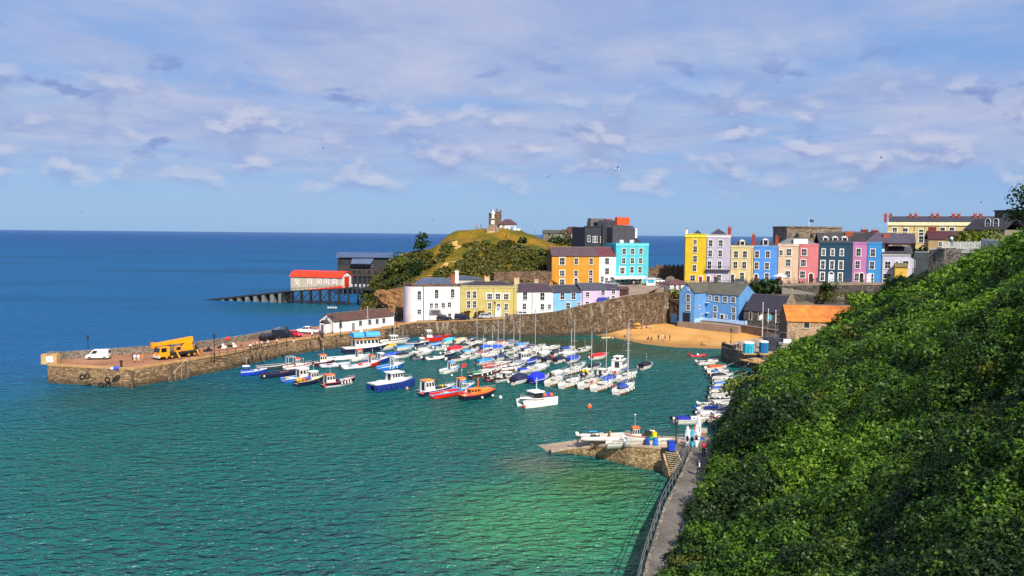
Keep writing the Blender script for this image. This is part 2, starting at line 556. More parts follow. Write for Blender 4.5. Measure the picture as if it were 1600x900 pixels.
def inpoly(x, y, poly):
 ins = np.zeros(x.shape, bool)
 n = len(poly)
 for i in range(n):
  x0, y0 = poly[i]
  x1, y1 = poly[(i + 1) % n]
  c = ((y0 > y) != (y1 > y)) & (x < (x1 - x0) * (y - y0) / ((y1 - y0) or 1e-9) + x0)
  ins ^= c
 return ins
# =================================================================== LARGE STRUCTURE
# ------------------------------------------------------------------ sea
o = MB().add([(-90000, -300, 0), (90000, -300, 0), (90000, 90000, 0), (-90000, 90000, 0)], [(0, 1, 2, 3)]).build('sea', M_WATER)
tag(o, kind='structure')
def offset_line(pts, d):
 """offset an open polyline to its left by d"""
 out = []
 n = len(pts)
 for i, p in enumerate(pts):
  p = Vector(p[:2])
  ds = []
  if i > 0:
   ds.append((p - Vector(pts[i - 1][:2])).normalized())
  if i < n - 1:
   ds.append((Vector(pts[i + 1][:2]) - p).normalized())
  t = sum(ds, Vector((0, 0)))
  t.normalize()
  nn = Vector((-t.y, t.x))
  kk = max(.5, nn.dot(Vector((-ds[0].y, ds[0].x))))
  out.append(p + nn * (d / kk))
 return out
def wall_mb(pts, thick, mb=None):
 """pts: (x,y,z0,z1) along the face seen from the harbour; thickness goes to the left of travel"""
 mb = mb or MB()
 off = offset_line(pts, thick)
 rings = []
 for p, q in zip(pts, off):
  rings.append([(p[0], p[1], p[2]), (p[0], p[1], p[3]), (q.x, q.y, p[3]), (q.x, q.y, p[2])])
 return mb.loft(rings)
# ------------------------------------------------------------------ castle hill and town ground (one heightfield)
CP = []
def cp(*pts):
 CP.extend(pts)
def cpx(*pts):
 for px, py, Y in pts:
  q = P(px, py, Y)
  CP.append((q.x, q.y, q.z))
cp((-27, 223, 3.7), (-12, 223, 4.2), (2, 224, 4.7), (10, 225, 5.2), (18, 228, 6.4), (26, 231, 8.0), (31, 234, 9.2), (40, 238, 10.5), (46, 243, 11))
cp((-12, 237, 5.5), (5, 239, 7), (20, 243, 9), (30, 247, 11), (-22, 240, 5))
cp((33, 252, 11.3), (40, 256, 12), (50, 254, 12.5), (56, 253, 12.8), (12, 256, 11.3), (22, 258, 11.6), (30, 262, 12))
YT = lambda px: 252.5 - (px - 1070) * 11.7 / 305
ZT = lambda px: 13.0 + (px - 1070) * 1.6 / 305
for px in range(1065, 1431, 25):
 X = ray(px, 442).x
 y0 = YT(px)
 z0 = ZT(px)
 cp((X * (y0 - 2), y0 - 2, z0 - .2), (X * (y0 + 8), y0 + 8, z0), (X * (y0 - 7.5), y0 - 7.5, z0 - 4.5), (X * (y0 - 13), y0 - 13, z0 - 7))
cp((52, 243, 8.6), (58, 240, 6), (66, 238, 4.6), (76, 233, 4), (86, 224, 4.5))
cp((48, 230, 3.4), (52, 228, 3.4), (57, 232, 3.4), (64, 226, 3.4), (67, 235, 3.6), (58, 238, 3.6))
cp((64, 222, 2.8), (70, 219, 2.7), (76, 218, 2.7), (78, 228, 3), (70, 208, 2.5), (60, 216, 2.5))
cp((66, 185, 2.2), (76, 184, 2.3), (62, 195, 2.4), (70, 196, 2.4), (84, 190, 6), (95, 188, 12), (110, 185, 18), (125, 175, 23), (140, 180, 25), (100, 215, 10), (120, 220, 13))
cp((110, 300, 15), (150, 320, 17), (120, 285, 13.5), (75, 290, 12), (60, 320, 9), (120, 350, 17), (170, 260, 20), (180, 350, 18), (90, 330, 11))
HILL = [(700, 410, 285), (690, 380, 308), (650, 402, 303), (668, 391, 310), (730, 359.5, 330), (755, 356.5, 330), (785, 355.5, 330), (810, 358, 330),
  (830, 367, 330), (850, 377, 330), (870, 384, 328), (905, 380, 335), (765, 372, 312), (800, 380, 308), (760, 392, 300), (800, 398, 290),
  (825, 405, 280), (850, 412, 275), (740, 412, 283), (700, 428, 266), (760, 427, 264), (800, 432, 262), (840, 432, 262), (662, 432, 272),
  (642, 434, 280), (628, 437, 288), (715, 385, 306), (720, 374, 316)]
cpx(*HILL)
cp((-40, 255, .8), (-46, 266, .8), (-50, 282, 1), (-54, 300, 1), (-46, 330, 4), (-36, 246, 1.5), (-20, 350, 14), (10, 365, 12), (40, 370, 10), (-31, 240, 3))
CPA = np.array(CP)
def town_z(x, y):
 x = np.asarray(x, float)
 y = np.asarray(y, float)
 num = np.zeros(x.shape)
 den = np.zeros(x.shape)
 for a, b, c in CPA:
  w = 1.0 / ((x - a) ** 2 + (y - b) ** 2 + 4.0) ** 1.7
  num += w * c
  den += w
 return num / den
BEACH_WATER = [(28, 225.5), (30.5, 219), (34, 208), (41, 201.5), (53, 198), (60, 196), (70, 190)]
TOWN_POLY = [(-27, 218.5), (12, 221), (28, 227.5), (47.5, 238.5), (50, 234.5), (59, 227), (67.5, 214.5), (61, 197), (62, 180), (80, 165), (130, 160), (190, 160),
   (190, 430), (100, 380), (40, 372), (-10, 366), (-46, 342), (-57, 310), (-53, 282), (-48, 264), (-41, 252), (-37, 242), (-33, 231)]
gx, gy = np.meshgrid(np.arange(-70, 191, 2.0), np.arange(160, 431, 2.0))
gz = town_z(gx, gy)
ins = inpoly(gx, gy, TOWN_POLY)
hillm = (np.exp(-((gx + 10) / 55) ** 2 - ((gy - 300) / 50) ** 2))
gz = gz + hillm * 1.6 * vnoise(gx / 9, gy / 9, 3)
gz = np.where(ins, gz, -3.0)
keep = ins[:-1, :-1] | ins[1:, :-1] | ins[:-1, 1:] | ins[1:, 1:]
M_LAND = None
def land_mat():
 m, gg, bs, _ = newmat('hill_and_town_ground')
 geo = gg.n('ShaderNodeNewGeometry')
 pos = geo.outputs['Position']
 s = gg.n('ShaderNodeSeparateXYZ')
 gg.set(s.inputs[0], pos)
 x, y, z = s.outputs
 n1 = gg.noise(pos, .10, 5, .6)
 n2 = gg.noise(pos, .9, 4, .7)
 f = gg.math('ADD', gg.math('MULTIPLY', n1, .65), gg.math('MULTIPLY', n2, .35))
 grass = gg.ramp(f, [(.38, (.05, .07, .008)), (.5, (.15, .105, .011)), (.62, (.28, .145, .014))])
 town = gg.ramp(f, [(.34, (.04, .045, .02)), (.5, (.11, .085, .055)), (.66, (.19, .15, .11))])
 c = gg.mix(gg.map(x, 24, 34, 0, 1, True), grass, town)
 c = gg.mix(gg.map(gg.math('ADD', z, gg.math('MULTIPLY', n2, 2)), 10.5, 12.5, 1, 0, True), c, town)
 nz = gg.n('ShaderNodeSeparateXYZ')
 gg.set(nz.inputs[0], geo.outputs['Normal'])
 rock = gg.ramp(f, [(.36, (.05, .035, .02)), (.5, (.20, .10, .035)), (.64, (.33, .17, .06))])
 c = gg.mix(gg.map(nz.outputs[2], .5, .72, 1, 0, True), c, rock)
 gg.set(bs.inputs['Base Color'], c)
 bs.inputs['Roughness'].default_value = .95
 bs.inputs['Specular IOR Level'].default_value = .15
 b = gg.n('ShaderNodeBump')
 b.inputs['Strength'].default_value = .7
 b.inputs['Distance'].default_value = .5
 gg.set(b.inputs['Height'], n2)
 gg.t.links.new(b.outputs[0], bs.inputs['Normal'])
 return m
M_LAND = land_mat()
tag(grid_mesh('hill_terrain', gx, gy, gz, M_LAND, keep), kind='structure')
# footpath up the hill, draped
def drape(name, pix, width, mat, lift=.18, n=40):
 pts = [P(*p) for p in pix]
 L = []
 for a, b in zip(pts, pts[1:]):
  for i in range(n // len(pts)):
   L.append(a.lerp(b, i / (n // len(pts))))
 L.append(pts[-1])
 rings = []
 for i, p in enumerate(L):
  d = (L[min(i + 1, len(L) - 1)] - L[max(i - 1, 0)])
  d.z = 0
  d.normalize()
  nn = Vector((-d.y, d.x, 0))
  ww = width * (1 + .3 * math.sin(i * 1.7))
  r = []
  for t in (-.5, -.17, .17, .5):
   q = p + nn * ww * t
   r.append((q.x, q.y, float(town_z(q.x, q.y)) + lift + .9 * (.25 - t * t)))
  rings.append(r)
 return tag(MB().loft(rings, False, False).build(name, mat, None, True), kind='structure')
M_TRAIL = ground_mat('worn_trail', (.34, .20, .05), (.46, .29, .08), (.55, .38, .13), .3)
drape('hill_path', [(655, 438, 278), (680, 424, 272), (700, 413, 283), (722, 402, 292), (718, 390, 302), (708, 379, 312)], 3.2, M_TRAIL)
# ------------------------------------------------------------------ beach
bx, by = np.meshgrid(np.arange(20, 76, 1.0), np.arange(180, 246, 1.0))
wl = np.interp(bx, [20, 24, 28, 31, 34, 41, 53, 60, 76], [226, 223.5, 219, 212.5, 206, 200.5, 198, 196, 186])
bz = (by - wl) * .062 + .10 * vnoise(bx / 5, by / 5, 9)
bz = np.where(by < wl, (by - wl) * .16, np.minimum(bz, 2.1))
bz = np.maximum(bz, -1.5)
BEACH_POLY = [(22, 224.5), (23, 200), (40, 192), (60, 183), (72, 196), (68, 214), (60, 228), (50, 236), (48, 239.5)]
kb = inpoly(bx, by, BEACH_POLY)
keepb = kb[:-1, :-1] | kb[1:, :-1] | kb[:-1, 1:] | kb[1:, 1:]
def beach_z(x, y):
 w = np.interp(x, [20, 24, 28, 31, 34, 41, 53, 60, 76], [226, 223.5, 219, 212.5, 206, 200.5, 198, 196, 186])
 return float(min(2.1, max(-.3, (y - w) * .062)))
tag(grid_mesh('beach', bx, by, bz, M_SAND, keepb), kind='structure')
# ------------------------------------------------------------------ curving harbour wall below the houses
WALL = [(-33, 208, -1.5, 3.45), (-26, 217, -1.5, 3.75), (-12, 218, -1.5, 4.3), (-2, 218.6, -1.5, 4.9), (-1.2, 218.7, -1.5, 6.0), (6, 219, -1.5, 6.25), (12.5, 219.8, -1.5, 6.9),
  (20, 223, -1.5, 8.4), (28, 226.2, -1.5, 9.9), (36, 230.5, -.5, 10.9), (42, 234, .3, 11.3), (47.5, 237.5, .8, 11.4), (50.5, 240, 1, 10.9)]
hw = thing('harbour_wall', 'tall curving rubble stone sea wall rising from the pier towards the beach', 'sea wall', (0, 225, 0))
wall_mb(WALL, 1.1).build('wall', ST_WALL, hw, off=(0, 225, 0)).location = (0, 0, 0)
wall_mb([(a, b - .08, d, d + .22) for a, b, c, d in WALL[:5]], 1.3).build('coping', pm('#b0874f', .9, .15, .6), hw, off=(0, 225, 0)).location = (0, 0, 0)
wall_mb([(a, b - .25, c, .75) for a, b, c, d in WALL[1:9]], .2).build('footing', ST_DARK, hw, off=(0, 225, 0)).location = (0, 0, 0)
# road behind the wall, a strip of its own that follows the rise
RD = [(-26, 218.5, 3.9), (-12, 219.5, 4.4), (0, 220, 5.0), (8, 220.3, 5.5), (13.5, 221.5, 6.1), (20, 224.6, 7.3), (28, 228, 9.1), (34, 231, 10.0), (40, 236, 11.0), (44, 243, 11.9), (48, 250, 12.6), (54, 251, 13.02)]
RW = [6, 5, 5, 6, 6, 6.5, 7, 9, 12, 12, 8, 5]
offs = [offset_line(RD, w)[i] for i, w in enumerate(RW)]
rings = [[(p[0], p[1], p[2] + .1), (q.x, q.y, p[2] + .12)] for p, q in zip(RD, offs)]
tag(MB().loft(rings, False, False).build('street', M_ROAD), kind='structure')
# terrace street in front of the tall houses
ts = [(ray(px, 442).x * YT(px), YT(px), ZT(px)) for px in (1060, 1150, 1240, 1330, 1440)]
dd = (Vector(ts[-1][:2]) - Vector(ts[0][:2])).normalized()
nn = Vector((dd.y, -dd.x))
o = MB().loft([[(x + nn.x * 5.2, y + nn.y * 5.2, z - .5), (x, y, z - .5), (x, y, z + .06), (x + nn.x * 5.2, y + nn.y * 5.2, z + .06)] for x, y, z in ts]).build('terrace_street', M_ROAD)
tag(o, kind='structure')
# upper square by the cafes
o = MB().prism([(28, 247), (44, 243.5), (52, 250), (53, 262), (30, 263)], 10.5, [11.6, 11.9, 12.9, 12.9, 12.1]).build('cafe_square', M_ROAD)
tag(o, kind='structure')
# ------------------------------------------------------------------ stone pier
INNER = [(-85, 146), (-68, 142.5), (-58, 161), (-51, 182), (-33, 208)]
OUTER = [(-26, 218), (-34, 224), (-41, 223), (-50, 212), (-57, 199), (-57, 190), (-60, 180.5), (-66.7, 167.8), (-72.8, 162.3), (-85.5, 152.5), (-87, 149.5)]
pier = thing('stone_pier', 'long masonry harbour pier with brick red paved deck and square head', 'pier', (-60, 175, 0))
PO = (-60, 175, 0)
DZ = 3.4
def pp(mb, name, mat, par=pier, **k):
 q = mb.build(name, mat, par, off=PO, **k)
 q.location = (0, 0, 0)
 return q
pp(MB().prism(INNER + OUTER, -2, DZ), 'pier_wall', ST_PIER)
pp(MB().prism(INNER + OUTER, DZ + .004, DZ + .03), 'deck', M_DECK)
pp(wall_mb([(x, y, DZ - .28, DZ + .12) for x, y in [(-84.9, 145.9), (-68.05, 142.4), (-57.9, 160.9), (-50.9, 181.9), (-32.9, 207.9), (-26.5, 216.6)]], .75), 'coping', pm('#b98f5c', .9, .16, .8))
par_line = [(-85.05, 146.1), (-87, 149.5), (-85.5, 152.5), (-72.8, 162.3), (-66.7, 167.8), (-60, 180.5), (-57, 190), (-57, 196)]
pp(wall_mb([(x, y, DZ - .1, DZ + (1.9 if i < 2 else 1.45)) for i, (x, y) in enumerate(par_line)], -.7), 'parapet', stone('parapet_stone', [(.25, (.08, .06, .045)), (.5, (.20, .16, .12)), (.8, (.36, .31, .25))], 1.6, 1.6, False))
# landing steps let into the inner face, with a timber handrail
c1v, d1v = Vector((-64.3, 149.4)), Vector((10, 18.5)).normalized()
nrm = Vector((d1v.y, -d1v.x))
mb = MB()
for i in range(12):
 a = c1v - d1v * (.35 * i - 3.4) + nrm * .02
 b = a - d1v * .36
 mb.prism([tuple(a), tuple(a + nrm * 1.1), tuple(b + nrm * 1.1), tuple(b)][::-1], -1.2, 3.15 - .29 * i)
pp(mb, 'landing_steps', ST_PIER)
mb = MB()
mb.tube((*(c1v + d1v * 3.4 + nrm * 1.12), 4.0), (*(c1v - d1v * .9 + nrm * 1.12), .6), .07)
for i in range(4):
 q = c1v + d1v * (3.4 - 1.4 * i) + nrm * 1.12
 mb.tube((*q, 0.1), (*q, 4.0 - 1.1 * i), .05)
pp(mb, 'handrail', pm('#a39a8b', .7))
for px, py0 in ((207, 608), (268, 596), (291, 592)):
 q = G(px, py0)
 mb = MB()
 mb.box(-.16, .16, -.2, .12, -.8, 3.2)
 pq = mb.build('timber_fender', pm('#5b4a38', .9, .2, 2), pier)
 pq.location = (q.x + 60 + .1, q.y - 175 - .1, 0)
# raised notice block at the pier head
pp(MB().box(-86.3, -83.4, 146.2, 147.4, DZ, DZ + 1.85, None), 'end_block', pm('#c09a62', .9, .15, .7))
# ------------------------------------------------------------------ beach retaining wall, right quay, slipway, path
BW = [(46.5, 237, 1, 3.3), (50, 233.6, 1, 3.65), (59, 226.2, .9, 3.7), (67.3, 213, .5, 3.5), (71, 205, .5, 3.45)]
bw = thing('beach_wall', 'low brown stone wall along the top of the sand below the blue house', 'wall', (58, 226, 0))
wall_mb(BW, .6).build('wall', ST_BROWN, bw, off=(58, 226, 0)).location = (0, 0, 0)
wall_mb([(a, b - .05, d, d + .16) for a, b, c, d in BW], .8).build('coping', pm('#8f8578', .9), bw, off=(58, 226, 0)).location = (0, 0, 0)
QUAY = [(46.9, 178.5), (49, 173.5), (52.5, 166.5), (46, 148), (34.5, 123), (27.5, 103), (60, 103), (80, 160), (82, 205), (60, 205), (52, 196)]
q = thing('stone_quay', 'dark stone quay wall with flat landing beside the beach', 'quay', (50, 170, 0))
MB().prism([QUAY[0], QUAY[1], QUAY[2], (56, 166.5), (78, 166.5), (80, 197), (64, 198), (55, 189.5), (48.3, 181.5)], -2, 3.3).build('quay_wall', ST_DARK, q, off=(50, 170, 0)).location = (0, 0, 0)
MB().prism([QUAY[2], QUAY[3], QUAY[4], QUAY[5], (40, 103), (70, 166.5)], -2, 3.0).build('quay_wall', ST_DARK, q, off=(50, 170, 0)).location = (0, 0, 0)
MB().prism([QUAY[0], QUAY[1], QUAY[2], (56, 166.5), (78, 166.5), (80, 197), (64, 198), (55, 189.5), (48.3, 181.5)], 3.304, 3.33).build('deck', M_SLIP, q, off=(50, 170, 0)).location = (0, 0, 0)
wall_mb([(48.2, 181.5, 3.3, 4.1), (47, 178.7, 3.3, 4.2), (48.7, 174.3, 3.3, 4.0)], .5).build('parapet', ST_DARK, q, off=(50, 170, 0)).location = (0, 0, 0)
near = [(4.2, 102.6, -.05), (5.3, 102.0, .05), (8, 101.2, .75), (10.7, 100.0, 1.4), (14.5, 96.0, 2.5), (16.6, 94.7, 2.7), (17.9, 94.1, 2.75)]
far_ = [(3.0, 105.6, -.05), (4.5, 105.6, .05), (8.4, 105.2, .75), (11, 104.4, 1.4), (16, 101.6, 2.5), (21, 100, 2.7), (26, 99.5, 2.75)]
PZ = 2.76
slip = thing('slipway', 'curved stone slipway running down into green water with small boats parked on top', 'slipway', (14, 97, 0))
mb = MB()
rings = [[(a[0], a[1], -2), (a[0], a[1], a[2]), (b[0], b[1], b[2]), (b[0], b[1], -2)] for a, b in zip(near, far_)]
def so(mb, name, mat):
 x = mb.build(name, mat, slip, off=(14, 97, 0))
 x.location = (0, 0, 0)
 return x
M_SLIPW = stone('slip_stone', [(.25, (.16, .095, .04)), (.5, (.34, .21, .09)), (.72, (.46, .31, .15)), (.9, (.52, .40, .24))], 1.3, 1.7, .7)
so(MB().loft(rings), 'wall', M_SLIPW)
so(MB().loft([[(a[0], a[1], a[2] + .01), (b[0], b[1], b[2] + .01)] for a, b in zip(near, far_)], False, False), 'deck', M_SLIP)
so(wall_mb([(x, y - .05, z - .1, z + .14) for x, y, z in near[1:]], .45), 'kerb', pm('#b9a184', .9, .15))
# stair down to the water at the corner
TL, TR, BL, BR = G(1039, 706, 2.7), G(1056, 708, 2.7), G(1051, 750, 0), G(1074, 753, 0)
mb = MB()
NS = 13
for i in range(NS):
 f0, f1 = i / NS, (i + 1) / NS
 q = [TL.lerp(BL, f0), TR.lerp(BR, f0), TR.lerp(BR, f1), TL.lerp(BL, f1)]
 z_ = 2.72 - i * .21
 mb.prism([(v.x, v.y) for v in q], -1.5, z_ - .07)
 q = [TL.lerp(BL, f0), TR.lerp(BR, f0), TR.lerp(BR, f1 + .035), TL.lerp(BL, f1 + .035)]
 so(MB().prism([(v.x, v.y) for v in q], z_ - .07, z_), 'tread', pm('#b3a183', .9, .2, .8))
so(mb, 'stair_risers', pm('#4a3f30', .95, .2, .8))  # algae-dark riser colour, also standing in for shade between the steps
so(wall_mb([(TL.x, TL.y, -1.5, 2.55), (BL.x, BL.y, -1.5, .05)], -.28), 'stair_string', M_SLIPW)
so(wall_mb([(TR.x, TR.y, -1.5, 2.95), (BR.x, BR.y, -1.5, .7)], .22), 'stair_string', pm('#a39a88', .9, .2, .8))
PL = [(9.0, 54), (10.3, 59), (13.9, 71.2), (18, 82.6), (19.7, 88.3), (20.6, 91.2), (21.9, 95.5)]
PR = [(11.6, 54), (13.0, 59), (16.7, 71.2), (21, 82.6), (23.6, 88.3), (25.3, 91.2), (27, 95.5)]
PTH = [3.5, 3.5, 3.5, 3.5, 3.15, 2.9, 2.77]
o = MB().loft([[(a[0], a[1], -2), (a[0], a[1], z), (b[0], b[1], z), (b[0], b[1], -2)] for a, b, z in zip(PL, PR, PTH)]).build('footpath', M_PATH)
tag(o, kind='structure')
o = MB().prism([(17.9, 94.1), (TR.x, TR.y), (20.5, 91.3), (21.8, 95.6), (27, 95.6), (29.5, 102), (26, 99.5)], -2, PZ - .004).build('slip_platform', M_PATH)
tag(o, kind='structure')
pw = thing('path_wall', 'concrete edge wall carrying the footpath above the water', 'wall', (14, 75, 0))
wall_mb([(x, y, -2, z + .12) for (x, y), z in zip(PL[:6], PTH)] + [(TR.x + .25, TR.y + .1, -2, 2.85)], -.3).build('wall', stone('path_wall_stone', [(.25, (.10, .08, .06)), (.5, (.2, .17, .13)), (.8, (.3, .26, .2))], 1.0, 1.6), pw, off=(14, 75, 0)).location = (0, 0, 0)
# puddles on the worn path
for (px, py, a, b) in ((1066, 848, .50, 1.6), (1071, 832, .55, 1.2), (1076, 815, .55, 1.1), (1081, 797, .3, .9)):
 q_ = G(px, py, 3.52)
 rr = [(q_.x + a * (1 + .25 * math.sin(3 * t + px)) * math.cos(t) + .2 * b * math.sin(t), q_.y + b * math.sin(t) * (1 + .2 * math.cos(2 * t))) for t in [i * math.pi / 8 for i in range(16)]]
 o = MB().prism(rr, 3.503, 3.512).build('puddle', pm('#5c6470', .08, .1))
 tag(o, kind='structure')
# ------------------------------------------------------------------ foreground hillside
def Xf(Y):
 return 11.8 + (Y - 59) * .365
def hill_z(X, Y):
 s = X - Xf(Y) - np.clip((Y - 128) * .14, 0, 5.5)
 sp_ = np.maximum(s, 0)
 fac = np.interp(Y, [0, 50, 90, 126, 160, 182], [1, .93, .77, .68, .86, .62])
 z = 3.4 + fac * (.5 * sp_ + .009 * sp_ ** 2)
 cap = np.interp(Y, [0, 80, 108, 124, 190], [60, 34, 25.5, 23.2, 23])
 z = cap - np.log(1 + np.exp((cap - z) / 1.5)) * 1.5
 z = np.maximum(z, 0) + np.where(s < 0, s * 1.6, 0)
 return z + np.clip(sp_ / 4, 0, 1) * 3.6 * vnoise(X / 10, Y / 10, 5, 4)
fade = lambda X, Y: np.clip((186 - Y) / 22, 0, 1)
hx, hy = np.meshgrid(np.arange(0, 150, 1.6), np.arange(18, 187, 1.6))
hs = hx + Xf(hy) - 2.0
hz = hill_z(hs, hy)
m_ = np.where(hs < 84, fade(hs, hy), 1)
hz = hz * m_ + 1.0 * (1 - m_)
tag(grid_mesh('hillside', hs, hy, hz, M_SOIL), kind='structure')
# =================================================================== BUILDINGS
M_SLATE = slate('#5a5560')
M_SLATE_D = slate('#3d3e48')
M_SLATE_P = slate('#6a4f58')
M_SLATE_G = slate('#6d6a5c')
class House:
 """a house whose facade runs from photo column pl to pr at the given distances; local x along the facade, y into the house"""
 def __init__(s, name, label, cat, pl, Yl, pr, Yr, zb, group=None, ybase=440):
  a, b = P(pl, ybase, Yl), P(pr, ybase, Yr)
  s.a = Vector((a.x, a.y, zb))
  d = Vector((b.x - a.x, b.y - a.y, 0))
  s.w = d.length
  s.rz = math.atan2(d.y, d.x)
  s.root = thing(name, label, cat, s.a, s.rz, group)
  s.M = Matrix.Translation(s.a) @ Matrix.Rotation(s.rz, 4, 'Z')
  s.Mi = s.M.inverted()
  s.cam = s.Mi @ Vector((0, 0, H))
 def loc(s, px, py, y=0.0):
  """local (x,z) where the view ray of a photo point meets the plane y of the house"""
  d = s.Mi.to_3x3() @ ray(px, py)
  t = (y - s.cam.y) / d.y
  q = s.cam + d * t
  return q.x, q.z
 def zat(s, py, px, y=0.0):
  return s.loc(px, py, y)[1]
 def walls(s, h, depth, mat, zlow=-2.0, name='wall', gable=None, ends=None):
  """box, or with gable=ridge height a gabled block with its ridge along x"""
  mb = MB()
  if gable is None:
   mb.box(0, s.w, 0, depth, zlow, h)
  else:
   n = [(0, zlow), (depth, zlow), (depth, h), (depth / 2, gable), (0, h)]
   rings = [[(x, p[0], p[1]) for p in n] for x in (0, s.w)]
   mb.loft(rings)
  s.h, s.d = h, depth
  s.wall = mb.build(name, mat, s.root)
  return s
 def gable_roof(s, h, ridge, depth, mat, over=.25, x0=0, x1=None, thick=.18):
  x1 = s.w if x1 is None else x1
  mb = MB()
  k = (ridge - h) / (depth / 2)
  for sg in (0, 1):
   f = (lambda y: y) if not sg else (lambda y: depth - y)
   pr_ = [(f(-over), h - over * k + .02), (f(depth / 2), ridge + .02), (f(depth / 2), ridge + thick), (f(-over), h - over * k + thick)]
   mb.loft([[(x, y, z) for y, z in pr_] for x in (x0 - over * .6, x1 + over * .6)])
  s.roof = mb.build('roof', mat, s.root)
  mb = MB().tube((x0 - .1, depth / 2, ridge + thick), (x1 + .1, depth / 2, ridge + thick), .14, None, 5)
  mb.build('ridge_tiles', slate('#7a7470'), s.roof)
  return s
 def hip_roof(s, h, ridge, depth, mat, over=.2, inset=None, x0=0, x1=None, y0=0):
  x1 = s.w if x1 is None else x1
  i = depth / 2 if inset is None else inset
  i = min(i, (x1 - x0) / 2 - .02)
  a, b = (x0 - over, y0 - over), (x1 + over, y0 + depth + over)
  vs = [(a[0], a[1], h), (b[0], a[1], h), (b[0], b[1], h), (a[0], b[1], h), (x0 + i, y0 + depth / 2, ridge), (x1 - i, y0 + depth / 2, ridge),
   (a[0], a[1], h - .15), (b[0], a[1], h - .15), (b[0], b[1], h - .15), (a[0], b[1], h - .15)]
  fs = [(0, 1, 5, 4), (1, 2, 5), (2, 3, 4, 5), (3, 0, 4), (6, 7, 1, 0), (7, 8, 2, 1), (8, 9, 3, 2), (9, 6, 0, 3), (9, 8, 7, 6)]
  mb = MB().add(vs, fs)
  s.roof = mb.build('roof', mat, s.root)
  mb = MB()
  for p, q in ((4, 5), (0, 4), (3, 4), (1, 5), (2, 5)):
   mb.tube(vs[p], vs[q], .1, None, 5)
  mb.build('ridge_tiles', slate('#8b8580'), s.roof)
  return s
 def parapet(s, h, mat, ht=.5, depth=None, proud=.16):
  depth = depth or s.d
  mb = MB()
  mb.box(-.02, s.w + .02, -proud, .3, h - ht, h + .02)
  mb.box(-.05, s.w + .05, -proud - .14, .32, h + .02, h + .16)
  mb.build('cornice', mat, s.root)
  return s
 def win(s, x, z, w=1.0, h=1.6, arch=False, bars=(1, 1), frame=None, y=0.0, surround=.13, sill=True, pane=None, name='window'):
  fm = frame or WHITE
  mb = MB()
  yo, yi = y - .09, y + .05
  t = surround
  mb.box(x - w / 2 - t, x - w / 2, yo, yi, z - h / 2, z + h / 2)
  mb.box(x + w / 2, x + w / 2 + t, yo, yi, z - h / 2, z + h / 2)
  if arch:
   n = 8
   pts = [(x + (w / 2 + t) * math.cos(math.pi * i / n), z + h / 2 + (w / 2 + t) * math.sin(math.pi * i / n)) for i in range(n + 1)]
   pin = [(x + (w / 2) * math.cos(math.pi * i / n), z + h / 2 + (w / 2) * math.sin(math.pi * i / n)) for i in range(n + 1)]
   for i in range(n):
    mb.side([pts[i], pts[i + 1], pin[i + 1], pin[i]], yo, yi)
  else:
   mb.box(x - w / 2 - t, x + w / 2 + t, yo, yi, z + h / 2, z + h / 2 + t)
  if sill:
   mb.box(x - w / 2 - t - .06, x + w / 2 + t + .06, yo - .1, yi, z - h / 2 - .16, z - h / 2)
  yb0, yb1 = y - .055, y + .02
  nv, nh = bars
  for i in range(nv):
   xx = x - w / 2 + w * (i + 1) / (nv + 1)
   mb.box(xx - .02, xx + .02, yb0, yb1, z - h / 2, z + h / 2)
  for i in range(nh):
   zz_ = z - h / 2 + h * (i + 1) / (nh + 1)
   mb.box(x - w / 2, x + w / 2, yb0 - .004, yb1 + .004, zz_ - .03, zz_ + .03)
  f = mb.build(name, fm, s.root)
  mb = MB()
  if arch:
   n = 8
   poly = [(x - w / 2, z - h / 2), (x + w / 2, z - h / 2)] + [(x + w / 2 * math.cos(math.pi * i / n), z + h / 2 + w / 2 * math.sin(math.pi * i / n)) for i in range(n + 1)]
   mb.side(poly, y - .03, y + .03)
  else:
   mb.box(x - w / 2, x + w / 2, y - .03, y + .03, z - h / 2, z + h / 2)
  mb.build('pane', pane or M_GLASS, f)
  return f
 def wins(s, cr, pts, w=1.0, h=1.6, **k):
  for p in pts:
   x, z = s.loc(*cr(p[0], p[1]))
   kk = dict(k)
   ww, hh = (p[2], p[3]) if len(p) > 3 else (w, h)
   s.win(min(max(x, ww / 2 + .2), s.w - ww / 2 - .2), z, ww, hh, **kk)
  return s
 def door(s, cr, p, color, w=1.05, h=2.2, arch=True):
  x, _ = s.loc(*cr(*p))
  x = min(max(x, w / 2 + .3), s.w - w / 2 - .3)
  z0 = .05
  mb = MB()
  t = .24
  mb.box(x - w / 2 - t, x - w / 2, -.14, .05, z0, z0 + h)
  mb.box(x + w / 2, x + w / 2 + t, -.14, .05, z0, z0 + h)
  poly = [(x - w / 2, z0), (x + w / 2, z0), (x + w / 2, z0 + h), (x - w / 2, z0 + h)]
  if arch:
   n = 8
   c = lambda r: [(x + r * math.cos(math.pi * i / n), z0 + h + r * math.sin(math.pi * i / n)) for i in range(n + 1)]
   a, b = c(w / 2 + t), c(w / 2)
   for i in range(n):
    mb.side([a[i], a[i + 1], b[i + 1], b[i]], -.14, .05)
  else:
   mb.box(x - w / 2 - t, x + w / 2 + t, -.2, .05, z0 + h, z0 + h + t)
  mb.box(x - w / 2 - .3, x + w / 2 + .3, -.7, .05, -.3, z0)
  mb2 = MB().side(poly, -.06, .04)
  dr = mb2.build('door', pm(color, .4), s.root)
  mb.build('surround', WHITE, dr)
  if arch:
   MB().side([(x + w / 2 * math.cos(math.pi * i / 8), z0 + h + .01 + w / 2 * math.sin(math.pi * i / 8)) for i in range(9)], -.05, .03).build('fanlight', M_GLASS, dr)
  MB().ball((x + w * .35, -.1, z0 + 1.05), .07).build('handle', pm('#b89a4a', .3, .1, 2, .8), dr)
  return s
